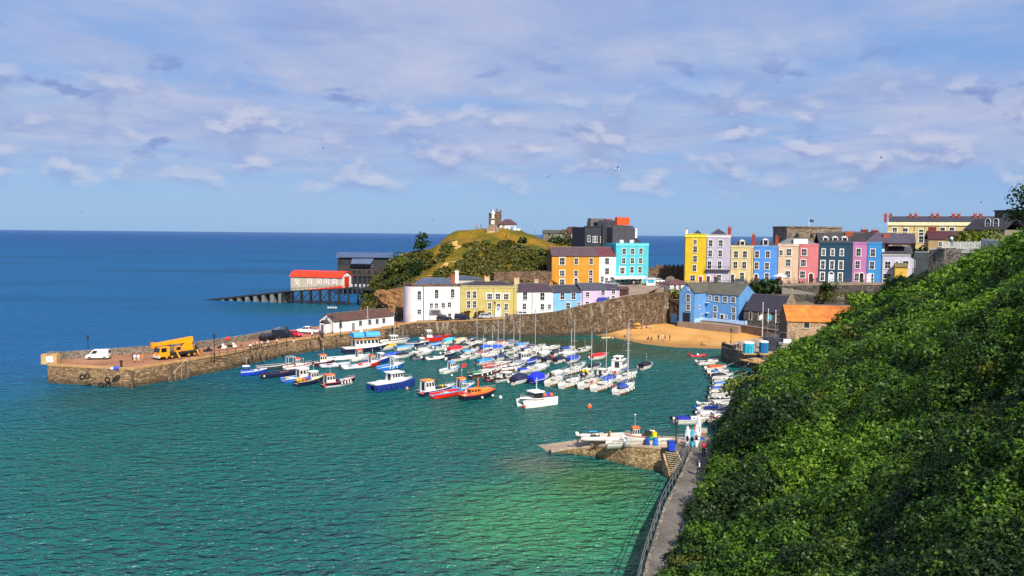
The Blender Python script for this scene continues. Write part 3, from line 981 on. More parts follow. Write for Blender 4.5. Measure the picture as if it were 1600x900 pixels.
 def chimney(s, x, y, z0, z1, w=.9, d=.7, color='#a5512f', pots=2, mat=None, potc='#b5643a'):
  mb = MB().box(x - w / 2, x + w / 2, y - d / 2, y + d / 2, z0, z1)
  mb.box(x - w / 2 - .08, x + w / 2 + .08, y - d / 2 - .08, y + d / 2 + .08, z1 - .25, z1 - .02)
  c = mb.build('chimney', mat or pm(color, .9, .2, 2), getattr(s, 'roof', s.root))
  for i in range(pots):
   xx = x + (i - (pots - 1) / 2) * w * .8 / max(1, pots - 1) if pots > 1 else x
   MB().lathe([(.16, z1), (.13, z1 + .5), (.17, z1 + .55), (.15, z1 + .6)], 8, (xx, y, 0)).build('chimney_pot', pm(potc, .8), c)
  return s
 def pipe(s, x, h, color='#2b2d33'):
  MB().tube((x, -.1, -.2), (x, -.1, h), .06).build('drainpipe', pm(color, .5), s.root)
  return s
 def dormer(s, x, z, w=1.3, h=1.3, y=.6, color=None):
  mb = MB()
  mb.box(x - w / 2, x + w / 2, y, y + 3, z - h / 2 - .2, z + h / 2)
  mb.side([(x - w / 2 - .12, z + h / 2), (x + w / 2 + .12, z + h / 2), (x, z + h / 2 + .5)], y - .12, y + 3)
  dm = mb.build('dormer', color or WHITE, s.root)
  MB().box(x - w / 2 + .2, x + w / 2 - .2, y - .03, y + .05, z - h / 2 + .1, z + h / 2 - .15).build('pane', M_GLASS, dm)
  return s
c3, c4, c5, c6, c2 = crop(560, 320, 5), crop(800, 320, 5), crop(1040, 320, 5), crop(1280, 280, 5), crop(300, 360, 5)
c10 = crop(580, 420, 10)
ROW = 'painted cottages above the harbour wall'
TER = 'tall painted terrace houses on the clifftop street'
# --- round-ended white house on the quay
s = House('round_fronted_house', 'large white house with rounded end, crenellated parapet and outside stair by the pier', 'house', 662, 221.5, 719, 223, 3.8)
s.h = s.zat(448, 690)
zt = s.h
mb = MB()
poly = [(s.w, 0), (s.w, 12), (-5.4, 12)] + [(-2.2 - 3.2 * math.cos(t), 5 - 5 * math.sin(t)) for t in [i * math.pi / 2 / 9 for i in range(10)]]
mb.prism(poly, -2.2, zt)
s.d = 12
s.wall = mb.build('wall', render_wall('#f6ece8'), s.root, 50)
MB().prism([(p[0], p[1]) for p in poly], zt, zt + .35).build('parapet', ST_BROWN, s.root)
for i in range(14):
 xx = -1.6 + i * (s.w + 1.4) / 13.5
 MB().box(xx, xx + .5, -.05, .5, zt + .3, zt + .95).build('merlon', ST_BROWN, s.root)
for i in range(7):
 t = (i + .5) * math.pi / 2 / 7
 MB().box(-.25, .25, -.25, .25, zt + .3, zt + .95, Matrix.Translation((-2.2 - 3.0 * math.cos(t), 5 - 4.8 * math.sin(t), 0)) @ Matrix.Rotation(-t, 4, 'Z')).build('merlon', ST_BROWN, s.root)
s.hip_roof(zt + .4, s.zat(434.5, 690, 5), 9.5, slate('#5c6a86'), 0, 2.6, -2.6, s.w - 1.2, 1.2)
s.wins(c10, [(1022, 405), (1272, 395)], 1.0, 1.9, arch=True, bars=(1, 2))
s.wins(c10, [(940, 575), (1020, 575), (1125, 570), (1222, 560)], .9, 1.3)
s.win(-1.2, zt - 2.6, 1.0, 1.9, arch=True, bars=(1, 2))
s.win(-1.2, zt - 6.9, 1.0, 1.2)
s.door(c10, (1222, 720), '#4a4e58', 1.0, 2.0, False)
MB().box(-.1, .1, -.12, .05, -2, zt).build('drainpipe', pm('#3a3b42', .6), s.root)
# outside stair and landing
lx = s.loc(*c10(925, 690))[0]
lx2 = s.loc(*c10(1080, 690))[0]
lx3 = s.loc(*c10(1240, 800))[0]
st = MB()
st.box(lx, lx2, -1.7, -.05, 3.05, 3.2)
for x in (lx + .1, lx2 - .1):
 st.box(x - .06, x + .06, -1.66, -1.54, 0, 3.05)
n = 11
for i in range(n):
 f = i / n
 x = lx2 + (lx3 - lx2) * f
 st.box(x, x + (lx3 - lx2) / n + .05, -1.6, -.5, 3.05 - 3.05 * f - .3, 3.05 - 3.05 * f - .2)
sto = st.build('outside_stair', pm('#8f959b', .5), s.root)
rl = MB()
for h_ in (.5, 1.0):
 rl.path([(lx, -1.68, 3.2 + h_), (lx2, -1.68, 3.2 + h_), (lx3, -1.6, h_)], .035)
 rl.path([(lx, -.1, 3.2 + h_), (lx, -1.68, 3.2 + h_)], .035)
for i in range(6):
 x = lx + (lx2 - lx) * i / 5
 rl.tube((x, -1.68, 3.2), (x, -1.68, 4.2), .03)
for i in range(5):
 f = (i + .5) / 5
 rl.tube((lx2 + (lx3 - lx2) * f, -1.6, 3.1 - 3.1 * f), (lx2 + (lx3 - lx2) * f, -1.6, 4.1 - 3.1 * f), .03)
rl.build('railing', WHITE, sto)
s.chimney(s.w - .3, 8, zt, s.zat(423, 732, 8), 1.0, .9, '#e8e4dc', 1)
s.chimney(s.w - 1.5, 7.4, zt, s.zat(428, 727, 8), 1.0, .9, '#a5512f', 0)
MB().prism([(-6.3, 6), (-5.2, 1.5), (-2.5, -1.0), (-.1, -1.2), (-.1, 1), (-5, 8)], -4, -.6).build('rock_base', ST_BROWN, s.root)
# a second slate hip roof behind it
s = House('house_behind_roofs', 'grey slate hip roofed house showing above the white round house and yellow house', 'house', 700, 236, 752, 237, 6, None)
s.walls(8.6, 8, render_wall('#d8d4cc')).hip_roof(8.6, s.zat(431, 727, 4), 8, slate('#566079'))
s.win(2.5, 6, 1, 1.4).parent = s.root
# --- yellow house
s = House('yellow_cottage', 'pale yellow three storey house with bay windows and dark slate roof', 'house', 719.5, 223, 808.5, 224.3, 4.6, ROW)
s.walls(s.zat(447.5, 760), 9, render_wall('#dfcc7a')).hip_roof(s.h, s.zat(439, 765, 4.5), 9, slate('#4a4046'))
s.parapet(s.h, pm('#e6d690', .8), .35)
s.wins(c3, [(861, 702), (908, 702)], .9, 1.9)
s.wins(c3, [(861, 778), (908, 778)], .9, 1.9)
s.wins(c3, [(1025, 715), (1090, 715), (1155, 718)], 1.35, 1.5, bars=(2, 1), surround=.3)
s.wins(c3, [(1025, 790), (1095, 795), (1155, 797)], .9, 1.7)
s.wins(c3, [(1025, 860), (1155, 865)], .9, 1.5)
s.door(c3, (1090, 870), '#d8d8d8', 1.1, 2.2)
s.chimney(s.loc(*c3(1010, 600))[0], 4.5, s.h, s.zat(432, 762, 4.5), 1.4, .8, '#c9b48a', 2)
s.pipe(s.loc(*c3(1052, 700))[0], s.h - .4, '#8a7c4a').pipe(s.loc(*c3(1215, 700))[0], s.h - .4, '#8a7c4a')
s = House('grey_white_cottage', 'pale grey rendered double house with dark brown slate roof between yellow and blue', 'house', 808.5, 224.3, 864.5, 226, 5.5, ROW)
s.walls(s.zat(455.5, 835), 8, render_wall('#dfe2e0')).hip_roof(s.h, s.zat(442.5, 835, 4), 8, slate('#55424a'), .2, .8)
s.wins(c3, [(1302, 712), (1437, 715)], 1.2, 2.1).wins(c3, [(1297, 793), (1437, 796)], 1.0, 1.6).wins(c3, [(1492, 795)], .8, 1.2)
s.pipe(s.loc(*c3(1357, 750))[0], s.h)
s.chimney(.4, 4, s.h, s.zat(434, 812, 4), 1.5, .9, '#c8b08a', 2)
s.chimney(s.w * .62, 5.5, s.h, s.zat(437, 842, 4), 1.2, .8, '#cdb28c', 2)
s = House('sky_blue_cottage', 'bright sky blue cottage with white windows in the sloping row', 'house', 864.5, 226, 908.5, 228.2, 6.6, ROW)
s.walls(s.zat(456.5, 887), 8, render_wall('#8fcdf8')).gable_roof(s.h, s.zat(446, 887, 4), 8, slate('#4d4a55'))
s.wins(c4, [(393, 714), (480, 714)], 1.2, 1.8).wins(c4, [(437, 787)], 1.15, 1.6).wins(c4, [(520, 780)], .7, 1.3)
s.chimney(.5, 4, s.h, s.zat(440, 866, 4), 1.0, .8, '#b07a50', 1)
s = House('lilac_pink_cottage', 'lilac pink cottage with tilted slate roof at the upper end of the row', 'house', 908.5, 228.2, 968.5, 232, 7.8, ROW)
s.walls(s.zat(452.5, 935), 7, render_wall('#e9cfec'))
s.gable_roof(s.h, s.zat(443, 930, 3.5), 7, slate('#5c5a66'), .25, 0, s.w * .68)
MB().loft([[(s.w * .68, -.3, s.h - .1), (s.w * .68, 7.2, s.h - .1), (s.w * .68, 7.2, s.h + .3), (s.w * .68, 3.5, s.h + 1.5), (s.w * .68, -.3, s.h + .15)],
  [(s.w + .2, -.3, s.h - .1), (s.w + .2, 7.2, s.h - .1), (s.w + .2, 7.2, s.h + .1), (s.w + .2, 3.5, s.h + 1.2), (s.w + .2, -.3, s.h + .1)]]).build('lower_roof', slate('#54465a'), s.root)
s.wins(c4, [(590, 700), (710, 686), (792, 676)], 1.1, 1.3).wins(c4, [(587, 772), (790, 728)], 1.0, 1.2).wins(c4, [(672, 750), (752, 728)], .8, .9)
s.pipe(.3, s.h, '#2b2d33')
# --- upper group
UP = 'houses round the cafe square'
s = House('orange_house', 'large orange rendered house with brown gable end', 'house', 862, 256, 936, 258, 11.3, UP)
s.walls(s.zat(400, 900), 9, render_wall('#eaa632'), -4, 'wall', s.zat(387, 900, 4.5)).gable_roof(s.h, s.zat(387, 900, 4.5), 9, slate('#6a5058'))
MB().loft([[(x, y, z) for y, z in [(0.02, -4), (8.98, -4), (8.98, s.h), (4.5, s.zat(387, 900, 4.5)), (.02, s.h)]] for x in (-.06, -.01)]).build('gable_wall', render_wall('#8a5a32'), s.root)
s.wins(c4, [(392, 441)], 1.6, 2.2, surround=.24, bars=(2, 1)).wins(c4, [(392, 534), (392, 603)], 1.5, 1.7, surround=.24, bars=(2, 1))
s.wins(c4, [(502, 441), (618, 441)], 1.1, 1.9).wins(c4, [(500, 535), (615, 532), (614, 590)], 1.1, 1.7)
s.door(c4, (500, 600), '#5c5450', 1.2, 2.2)
s.chimney(.2, 4.5, s.h, s.zat(384, 861, 4.5), 1.0, .9, '#a5603a', 2)
s = House('white_narrow_house', 'narrow white house with red brown roof squeezed between orange and turquoise houses', 'house', 936, 258, 961.5, 259, 11.6, UP)
s.walls(s.zat(400, 948), 9, render_wall('#f4f2ee'), -4).gable_roof(s.h, s.zat(387, 948, 4.5), 9, slate('#7c4048'))
s.wins(c4, [(742, 440), (742, 518)], 1.3, 1.9, surround=.17).wins(c4, [(705, 580), (738, 590), (778, 585)], .9, 1.7, sill=False)
s = House('turquoise_house', 'four storey bright turquoise house with flat parapet and three window columns', 'house', 961.5, 259.5, 1012.5, 262, 12.1, UP)
s.walls(s.zat(380.5, 987), 10, render_wall('#5fd8e2'), -3).parapet(s.h, pm('#6fe0ea', .8), .7)
s.wins(c4, [(875, 363), (942, 363), (1007, 362)], 1.15, 1.75).wins(c4, [(872, 437), (940, 437), (1004, 437)], 1.15, 1.7)
s.wins(c4, [(862, 514, 1.5, 2.0)], surround=.35, bars=(2, 1)).wins(c4, [(937, 508), (1000, 508)], 1.15, 1.9).wins(c4, [(864, 586), (1000, 580)], 1.3, 1.6)
s.door(c4, (935, 590), '#2e3440', 1.1, 2.1)
s.chimney(s.w * .26, 3, s.h, s.zat(375, 975, 3), 1.1, 1, '#e8e6e0', 0)
s.chimney(s.w * .57, 3, s.h, s.zat(375, 990, 3), 1.1, 1, '#e8e6e0', 0)
# shop awning along its foot
x0, z0 = s.loc(965, 444)
MB().loft([[(-1, -.1, 2.7), (s.w * .8, -.1, 2.7), (s.w * .8, -.1, 2.55), (-1, -.1, 2.55)], [(-1, -2.2, 2.1), (s.w * .8, -2.2, 2.1), (s.w * .8, -2.2, 1.8), (-1, -2.2, 1.8)]]).build('awning', pm('#ece8e2', .8), s.root)
# dark slate hung mansion
s = House('slate_grey_mansion', 'tall charcoal slate-hung mansion with bright orange chimney block behind turquoise house', 'mansion', 957, 281, 1000, 287, 14)
zt = s.zat(355, 975)
zr = s.zat(350, 975, 0)
w = s.w
xl, xr_ = s.loc(957, 375)[0], s.loc(994, 375)[0]
MB().side([(xl, -3), (xr_, -3), (xr_, s.zat(362, 993)), (xr_ - 1.6, s.zat(353, 990)), (xl + 1.2, s.zat(351, 962)), (xl, s.zat(355, 957))], 0, 11).build('wall', slate('#565860'), s.root)  # paler slate: the sunlit tone of this face is in the colour
a, b = s.loc(964, 350), s.loc(984, 340)
MB().box(a[0], b[0], -.1, 1.3, a[1] - .3, b[1]).build('chimney', pm('#e8501c', .8, .1), s.root)
mb = MB()
for i in range(6):
 mb.lathe([(.16, b[1]), (.14, b[1] + .5)], 7, (a[0] + .4 + i * (b[0] - a[0] - .8) / 5, .6, 0))
mb.build('chimney_pots', pm('#c86a3a', .8), s.root)
l0, l1 = s.loc(914, 356, 2)[0], s.loc(943, 356, 2)[0]
zl = s.zat(355, 928, 2)
f_ = MB().box(l0, l1 - 1.5, 2, 10, -3, zl).box(l1 - 1.5, xl + .02, 3.4, 10, -3, s.zat(347, 945, 3)).build('front_block', slate('#3a3e4c'), s.root)  # darker slate: the shaded tone of this front is in the colour
MB().box(l0 - .1, l1 - 1.3, 1.85, 2.4, zl - .05, zl + .35).build('cornice', pm('#2a2d36', .7), s.root)
MB().tube((l1 + .6, 2.9, -3), (l1 + .6, 2.9, zl + 1), .5, None, 8).build('corner_turret', slate('#40444f'), s.root)
for px, py in ((920, 373), (928, 374), (931, 374), (940, 374)):
 x, z = s.loc(px, py, 2)
 s.win(x, z, .9, 2.0, y=2.0 if px < 935 else 3.4)
a, b = s.loc(923, 352, 6), s.loc(943, 341.5, 6)
MB().box(a[0], b[0], 6, 8, a[1] - .5, b[1]).build('chimney', pm('#6c665f', .9, .2), s.root)
a, b = s.loc(947, 350, 7), s.loc(957, 342, 7)
MB().box(a[0], b[0], 7, 8.5, a[1] - .5, b[1]).build('chimney', pm('#9c4a3a', .9, .2), s.root)
a, b = s.loc(931, 353, 5), s.loc(964, 344.5, 5)
mb = MB().side([(a[0], a[1] - .3), (b[0], a[1] - .3), (b[0], b[1]), (a[0] + 2, b[1])], 4, 9)
mb.build('roof', slate('#454a5c'), s.root)
a, b = s.loc(992, 357), s.loc(994.5, 372)
MB().box(a[0], b[0], -.35, 0, b[1], a[1]).build('white_pilaster', WHITE, s.root)
MB().side([(xr_ + .1, s.zat(381, 995)), (xr_ + 3, s.zat(381, 1003)), (xr_ + .1, s.zat(372, 995))], 0, 9).build('lean_to', slate('#4a4046'), s.root)
s = House('hilltop_cottage', 'small white gabled cottage with red roof beside trees behind the orange house', 'cottage', 892, 330, 911, 332, 24.5)
hh = s.zat(366, 900)
MB().loft([[(x * s.w * .8, y, z) for x, z in ((0, -4), (1, -4), (1, hh), (.5, s.zat(356, 903)), (0, hh))] for y in (0, 8)]).build('wall', render_wall('#f0ece6'), s.root)
MB().loft([[(x, y, z) for x, z in ((-.4, hh), (s.w * .4, s.zat(355, 903)), (s.w * .4, s.zat(356, 903) + .5), (-.4, hh + .4))] for y in (-.3, 8.2)]).loft([[(x, y, z) for x, z in ((s.w * .4, s.zat(355, 903)), (s.w * .95, hh - .5), (s.w * .95, hh - .1), (s.w * .4, s.zat(356, 903) + .5))] for y in (-.3, 8.2)]).build('roof', slate('#8a5648'), s.root)
s.win(s.w * .4, hh - 1.5, .8, 1.1)
s = House('flat_roofed_shed', 'long low grey building on the ridge at the right of the castle hill', 'building', 848, 345, 893, 345, 24)
s.walls(s.zat(364.5, 870), 7, pm('#76705f', .9, .2)).gable_roof(s.h, s.h + 1.2, 7, slate('#5f5d58'))
s.win(3, s.h - 1.2, 1, .9)
s.win(8, s.h - 1.2, 1, .9)
# --- the tall terrace
def ter(name, label, pl, pr, top, wallc, **k):
 s = House(name, label, 'house', pl, YT(pl), pr, YT(pr), ZT(pl) + .06, TER)
 s.walls(s.zat(top, (pl + pr) / 2), 10, render_wall(wallc), -3).pipe(.12, s.h - .3, '#55565c')
 return s
s = ter('yellow_townhouse', 'narrow five storey bright yellow townhouse at the seaward end of the terrace', 1068.8, 1102.4, 366, '#f8d024')
s.parapet(s.h, pm('#f6d63c', .8), .9).wins(c5, [(231, 289, .9, 1.3), (231, 347), (230, 422), (225, 494)], 1.1, 1.9).wins(c5, [(211, 572)], 1.4, 1.7).door(c5, (272, 590), '#9c1f24', 1.0, 2.2, False)
s.hip_roof(s.h, s.h + 1.3, 9, M_SLATE_D, -.6, None, s.w * .3, s.w * .9, 1)
s.chimney(.5, 2, s.h, s.h + 1.4, .6, .6, '#e8e8e8', 1)
s = ter('lilac_townhouse', 'five storey lilac townhouse with white cornice, hipped slate roof and iron balcony', 1102.4, 1140.0, 367.5, '#d3cce0')
s.parapet(s.h, WHITE, .7).hip_roof(s.h + .1, s.zat(357.5, 1124, 4), 8, slate('#4c4656'), -.2, None, s.w * .12, s.w * .9, .5)
s.wins(c5, [(352, 300), (431, 300), (348, 380), (427, 380), (342, 470, 1.1, 2.3), (422, 470, 1.1, 2.3), (418, 570)], 1.1, 1.9, surround=.17).door(c5, (333, 580), '#5a2630', 1.0, 2.2, False)
zb_ = s.zat(421, 1118)
bal = MB().box(-.1, s.w + .1, -1.1, 0, zb_ - .15, zb_).build('balcony', pm('#6a6878', .6), s.root)
mb = MB()
for i in range(17):
 xx = s.w * i / 16
 mb.tube((xx, -1.05, zb_), (xx, -1.05, zb_ + .95), .025)
mb.path([(0, -.1, zb_ + .95), (0, -1.05, zb_ + .95), (s.w, -1.05, zb_ + .95), (s.w, -.1, zb_ + .95)], .045)
mb.build('balcony_railing', DARKM, bal)
s.chimney(s.w - .2, 2.2, s.h - 1, s.zat(356, 1143, 2), .8, .9, '#a53a26', 2)
s.chimney(s.w - .2, 5, s.h - 1, s.zat(358, 1147, 4), .8, .9, '#8a3020', 2)
s = ter('cream_townhouse', 'pale cream yellow townhouse with arched door and small white dormer in a dark roof', 1140.0, 1176.0, 384.5, '#f3d99a')
s.parapet(s.h, pm('#f3e2b4', .8), .4).hip_roof(s.h, s.zat(373, 1160, 3), 8, slate('#46424c'), -.1, None, .6, s.w - .3, .3).dormer(s.w * .52, s.zat(381, 1158) + .2, 1.5, 1.3, .8)
s.wins(c5, [(550, 387), (620, 387), (545, 470), (614, 471), (597, 555)], 1.15, 2.0, surround=.17).door(c5, (512, 580), '#3b3f3c')
s.pipe(s.w - .4, s.h - .5, '#c9a860')
s = ter('cobalt_blue_townhouse', 'vivid cornflower blue townhouse with white windows, red door and tall brick chimney', 1176.0, 1214.0, 384.5, '#5ba2f6')
s.parapet(s.h, pm('#7ab4f8', .8), .4).hip_roof(s.h, s.zat(372, 1195, 3), 8, slate('#46424c'), -.1, None, .6, s.w - .3, .3).dormer(s.w * .5, s.zat(380, 1194) + .2, 1.6, 1.6, .8)
s.wins(c5, [(714, 387), (798, 388), (710, 475), (792, 478), (790, 560)], 1.15, 2.0, surround=.17).door(c5, (706, 575), '#7c1d24')
s.chimney(.2, 3, s.h - .5, s.zat(367, 1178, 3), .9, .9, '#9c3a26', 2)
s.chimney(s.w - .1, 3, s.h - .5, s.zat(370, 1214, 3), .9, .9, '#a03c28', 1)
s = ter('peach_townhouse', 'pale peach townhouse with shallow grey roof beside the pink one', 1214.0, 1246.5, 382, '#f3d0b0')
s.parapet(s.h, pm('#f5ddc6', .8), .4).hip_roof(s.h, s.zat(372, 1240, 5), 10, slate('#8a8886'), .1, 3, .5, s.w + 5.5, 0)
s.wins(c5, [(963, 370), (957, 452), (953, 543)], 1.4, 2.0, surround=.17, bars=(2, 1)).wins(c5, [(902, 374)], .9, 1.5).door(c5, (887, 570), '#a32026')
MB().box(s.w - 1.5, s.w + 2.6, .3, 3, s.h, s.h + 1.7).build('glazed_dormer', WHITE, s.root)
s = ter('salmon_pink_townhouse', 'salmon pink townhouse with arched white doorway between peach and navy houses', 1246.5, 1277.5, 381.5, '#f08a8c')
s.parapet(s.h, pm('#f09a9a', .8), .4)
s.wins(c5, [(1082, 371), (1076, 454), (1069, 545)], 1.4, 2.0, surround=.17, bars=(2, 1)).door(c5, (1135, 560), '#4a2226', 1.2, 2.3)
s = ter('navy_teal_townhouse', 'wide dark teal navy townhouse with white arched door and three dormers', 1277.5, 1330.0, 379.5, '#1d4a66')
s.parapet(s.h, pm('#22506c', .8), .3)
s.wins(c5, [(1234, 371), (1304, 372), (1376, 373)], .75, 1.9, surround=.24).wins(c5, [(1228, 468), (1299, 470), (1369, 472)], 1.0, 2.4, surround=.26).wins(c5, [(1224, 560), (1364, 565)], 1.0, 2.4, surround=.26)
s.door(c5, (1293, 565), '#c8d2dc', 1.2, 2.6)
s.gable_roof(s.h, s.zat(365, 1310, 5), 10, slate('#4a464a'), .1)
for px in (1291, 1306, 1321):
 s.dormer(s.loc(px, 375)[0], s.zat(374, px, 1), 1.6, 1.1, 1.0)
s.chimney(s.w - .4, 4, s.h, s.zat(364, 1342, 4), 2.2, 1.2, '#a84a30', 4)
s = ter('mauve_townhouse', 'mauve pink townhouse with dark doorway between navy and blue houses', 1330.0, 1353.0, 379.0, '#d48ac0')
s.parapet(s.h, pm('#d896c6', .8), .3)
s.wins(c6, [(307, 571), (299, 668), (294, 765)], 1.2, 2.2, surround=.17).door(c6, (330, 765), '#221e24', 1.1, 2.3)
s.gable_roof(s.h, s.zat(365, 1345, 5), 10, slate('#3f3a3e'), .1)
s = ter('azure_townhouse', 'azure blue townhouse at the landward end of the tall terrace', 1353.0, 1376.0, 379.0, '#3f9be6')
s.parapet(s.h, pm('#5cacee', .8), .3)
s.wins(c6, [(419, 575), (412, 672), (405, 768)], 1.2, 2.2, surround=.17).door(c6, (362, 770), '#e6e6e6', .9, 2.2, False)
s.hip_roof(s.h, s.zat(364, 1390, 5), 11, slate('#5f5266'), .1, 4, -.2, s.w + 8, 0)
s = ter('lavender_villa', 'low pale lavender villa with dark arched windows and brick chimney right of the terrace', 1376.5, 1427.0, 398.5, '#dcd8ee')
s.parapet(s.h, WHITE, .3).gable_roof(s.h, s.zat(386, 1405, 5), 10, slate('#54525c'))
s.wins(c6, [(535, 670), (605, 660, .7, 1.4), (675, 665)], 1.5, 2.0, surround=.17)
s.wins(c6, [(530, 757)], 2.2, 1.4)
s.chimney(1.6, 3.5, s.h - 1, s.zat(367, 1389, 3.5), 1.6, 1.2, '#b2532c', 3)
MB().box(.05, 1.0, 1.5, 3.5, s.h, s.zat(379, 1381, 2)).build('pale_stack', pm('#a8dcec', .8), s.root)
s = House('yellow_garden_shed', 'yellow timber shed standing right in front of the lavender villa', 'shed', 1398, 237, 1417, 236, 16)
s.walls(s.zat(417, 1407), 3, pm('#d8b040', .7, .15, 3), -.6).gable_roof(s.h, s.h + .8, 3, slate('#8a7a50'))
MB().box(s.w * .4, s.w * .6, -.05, .03, 0, 2).build('door', pm('#b08a30', .7), s.root)
# roofs behind the terrace
def back_roof(label, px0, px1, Y, zb, ey, ry, wallc, roofc, ch=()):
 s = House('town_house', label, 'house', px0, Y, px1, Y - 4, zb, 'town roofs behind the terrace')
 s.walls(s.zat(ey, (px0 + px1) / 2), 9, render_wall(wallc), -4).gable_roof(s.h, s.zat(ry, (px0 + px1) / 2, 4.5), 9, slate(roofc))
 s.win(s.w * .3, s.h - 1.6, 1, 1.4)
 s.win(s.w * .7, s.h - 1.6, 1, 1.4)
 for x, py, c in ch:
  s.chimney(s.w * x, 4.5, s.h, s.zat(py, px0 + (px1 - px0) * x, 4.5), 2.2, 1.0, c, 3)
 return s
back_roof('dark slate roofed house with red brick stacks behind the mauve house', 1292, 1375, 285, 14, 374, 363, '#8a8078', '#38363a', ((.72, 359, '#7a2c2a'), (.92, 360, '#7a2c2a')))
back_roof('purple slate roofed house behind the azure and lavender houses', 1372, 1428, 276, 14, 380, 366, '#8f7468', '#5a4e60')
back_roof('maroon roofed house with round brick stack below the long cream hotel', 1448, 1512, 262, 16, 374, 362, '#c8a878', '#5c2a34', ((.13, 355, '#7a2c2a'), (.15, 366, '#c04a2c')))
s = House('cream_hotel_terrace', 'long cream coloured hotel terrace with paired red chimneys on the skyline', 'hotel', 1384, 312, 1560, 296, 16)
s.h = s.zat(347, 1440)
MB().box(0, s.w, 0, 11, -4, s.h).build('wall', render_wall('#f3d98e'), s.root)
MB().box(-.2, s.w + .1, -.35, .2, s.h - 1.3, s.h).build('cornice', pm('#f6e8bc', .8), s.root)
MB().box(-.1, s.w + .1, -.12, .2, s.h - 4.0, s.h - 3.75).build('string_course', pm('#f6e8bc', .8), s.root)
s.gable_roof(s.h, s.zat(339, 1440, 5.5), 11, slate('#4a4a58'), -.4)
for px in (1386, 1425, 1459, 1492, 1526):
 x = s.loc(px, 345, 5)[0]
 for dxx in (-.9, .9):
  s.chimney(x + dxx + .3, 5, s.h, s.zat(334.5, px, 5), 1.0, 1.5, '#a8442e', 2)
s.wins(c6, [(590, 403), (673, 408), (797, 418), (963, 402), (1036, 402), (880, 410)], 1.5, 2.3, surround=.3)
s.wins(c6, [(590, 470), (673, 470), (797, 470)], 1.5, 2.3, surround=.3)
for px, cy in ((825, 400), (743, 400), (655, 400)):
 s.pipe(s.loc(*c6(px, cy))[0], s.h - 1.5, '#6a6048')
s = House('dark_gabled_house', 'large dark slate roofed house with two white dormers at the right edge skyline', 'house', 1503, 170, 1566, 163, 20)
s.walls(s.zat(359, 1530), 8, render_wall('#9a8c7c'), -3).gable_roof(s.h, s.zat(344, 1530, 4), 8, slate('#3a363c'))
for px in (1544, 1556.5):
 x, z = s.loc(px, 350, 1.2)
 s.win(x, z - .2, .9, 1.6, arch=True, y=1.1, bars=(1, 2))
s.chimney(s.w * .3, 5.5, s.h - .5, s.zat(342, 1515, 4), 4, 1, '#8a8078', 0)
back = House('flat_topped_house', 'brown flat topped house behind the dark gabled one by the big tree', 'house', 1549, 185, 1600, 177, 20)
back.walls(back.zat(330, 1575), 8, render_wall('#6a5a50'), -3)
MB().box(-.2, back.w + .2, -.2, 8.2, back.h, back.h + .3).build('roof', slate('#58545a'), back.root)
back.win(3, back.h - 1.4, 1, 1.3)
# --- beach side buildings
bu, bw_ = Vector((.765, -.64)), Vector((.64, .765))
C = Vector((64.1, 226.0))
def quad_root(name, label, cat, A, Bp, zb):
 d = Bp - A
 s = House.__new__(House)
 s.a = Vector((A.x, A.y, zb))
 s.w = d.length
 s.rz = math.atan2(d.y, d.x)
 s.root = thing(name, label, cat, s.a, s.rz)
 s.M = Matrix.Translation(s.a) @ Matrix.Rotation(s.rz, 4, 'Z')
 s.Mi = s.M.inverted()
 s.cam = s.Mi @ Vector((0, 0, H))
 return s
c8 = crop(1000, 440, 5)
A = C - bu * 10.2
s = quad_root('blue_beach_house', 'big blue beachside house with forward gabled wing and moss grey slate roof', 'house', A, C, 3.5)
BL = render_wall('#6fb0f0')
zg, ze = s.zat(444.5, 1168, 5.4), s.zat(461.5, 1150)
s.walls(ze, 10.8, BL, -2, 'wall', zg).gable_roof(ze, zg, 10.8, M_SLATE_G, .2, -3.5)
# forward wing: gable faces the harbour
wz, wp = s.zat(457, 1086, -7), s.zat(443.5, 1075, -7)
MB().loft([[(x, y, z) for x, z in ((-4.8, -2), (0, -2), (0, wz), (-2.4, wp), (-4.8, wz))] for y in (-7, 5)]).build('wing_wall', BL, s.root)
mb = MB()
for sg in (-1, 1):
 mb.loft([[(-2.4 + sg * a, y, z) for a, z in ((0, wp + .02), (2.65, wz - .28), (2.65, wz - .1), (0, wp + .22))] for y in (-7.2, 5)])
mb.build('wing_roof', M_SLATE_G, s.root)
s.wins(c8, [(600, 135), (664, 138), (728, 142), (545, 125, .8, 1.3)], 1.15, 1.5)
s.wins(c8, [(588, 212), (732, 222)], 1.0, 1.5).wins(c8, [(586, 265), (732, 280)], 1.0, 1.4).wins(c8, [(671, 275, .6, .8)])
s.door(c8, (641, 280), '#2a3a5a', .9, 2.0, False)
for px, py, w_, h_ in ((377, 130, 1.1, 2.0), (377, 200, 1.1, 1.6), (381, 55, .4, .7)):
 p = c8(px, py)
 x, z = s.loc(*p, -7)
 s.win(min(-.9, max(-3.9, x)), z, w_, h_, y=-7.0)
x, z = s.loc(*c8(356, 285), -7)
MB().box(-3.6, -1.3, -7.06, -6.9, 0, 2.6).build('garage_door', pm('#141a26', .7), s.root)
for py, px in ((200, 466), (265, 482)):
 d = s.Mi.to_3x3() @ ray(*c8(px, py))
 t = (0 - s.cam.x) / d.x
 q_ = s.cam + d * t
 f = MB().box(-.05, .08, q_.y - .5, q_.y + .5, q_.z - .6, q_.z + .6).build('window', WHITE, s.root)
 MB().box(.0, .1, q_.y - .35, q_.y + .35, q_.z - .45, q_.z + .45).build('pane', M_GLASS, f)
for zz_ in (2.2, 5.2):
 MB().box(.3, 1.2, -.9, 0, zz_, zz_ + .12).build('balcony', WHITE, s.root)
s.chimney(-4.0 + 4.4, 5.4, ze, zg + 1.8, 1.0, .8, '#55504c', 2)
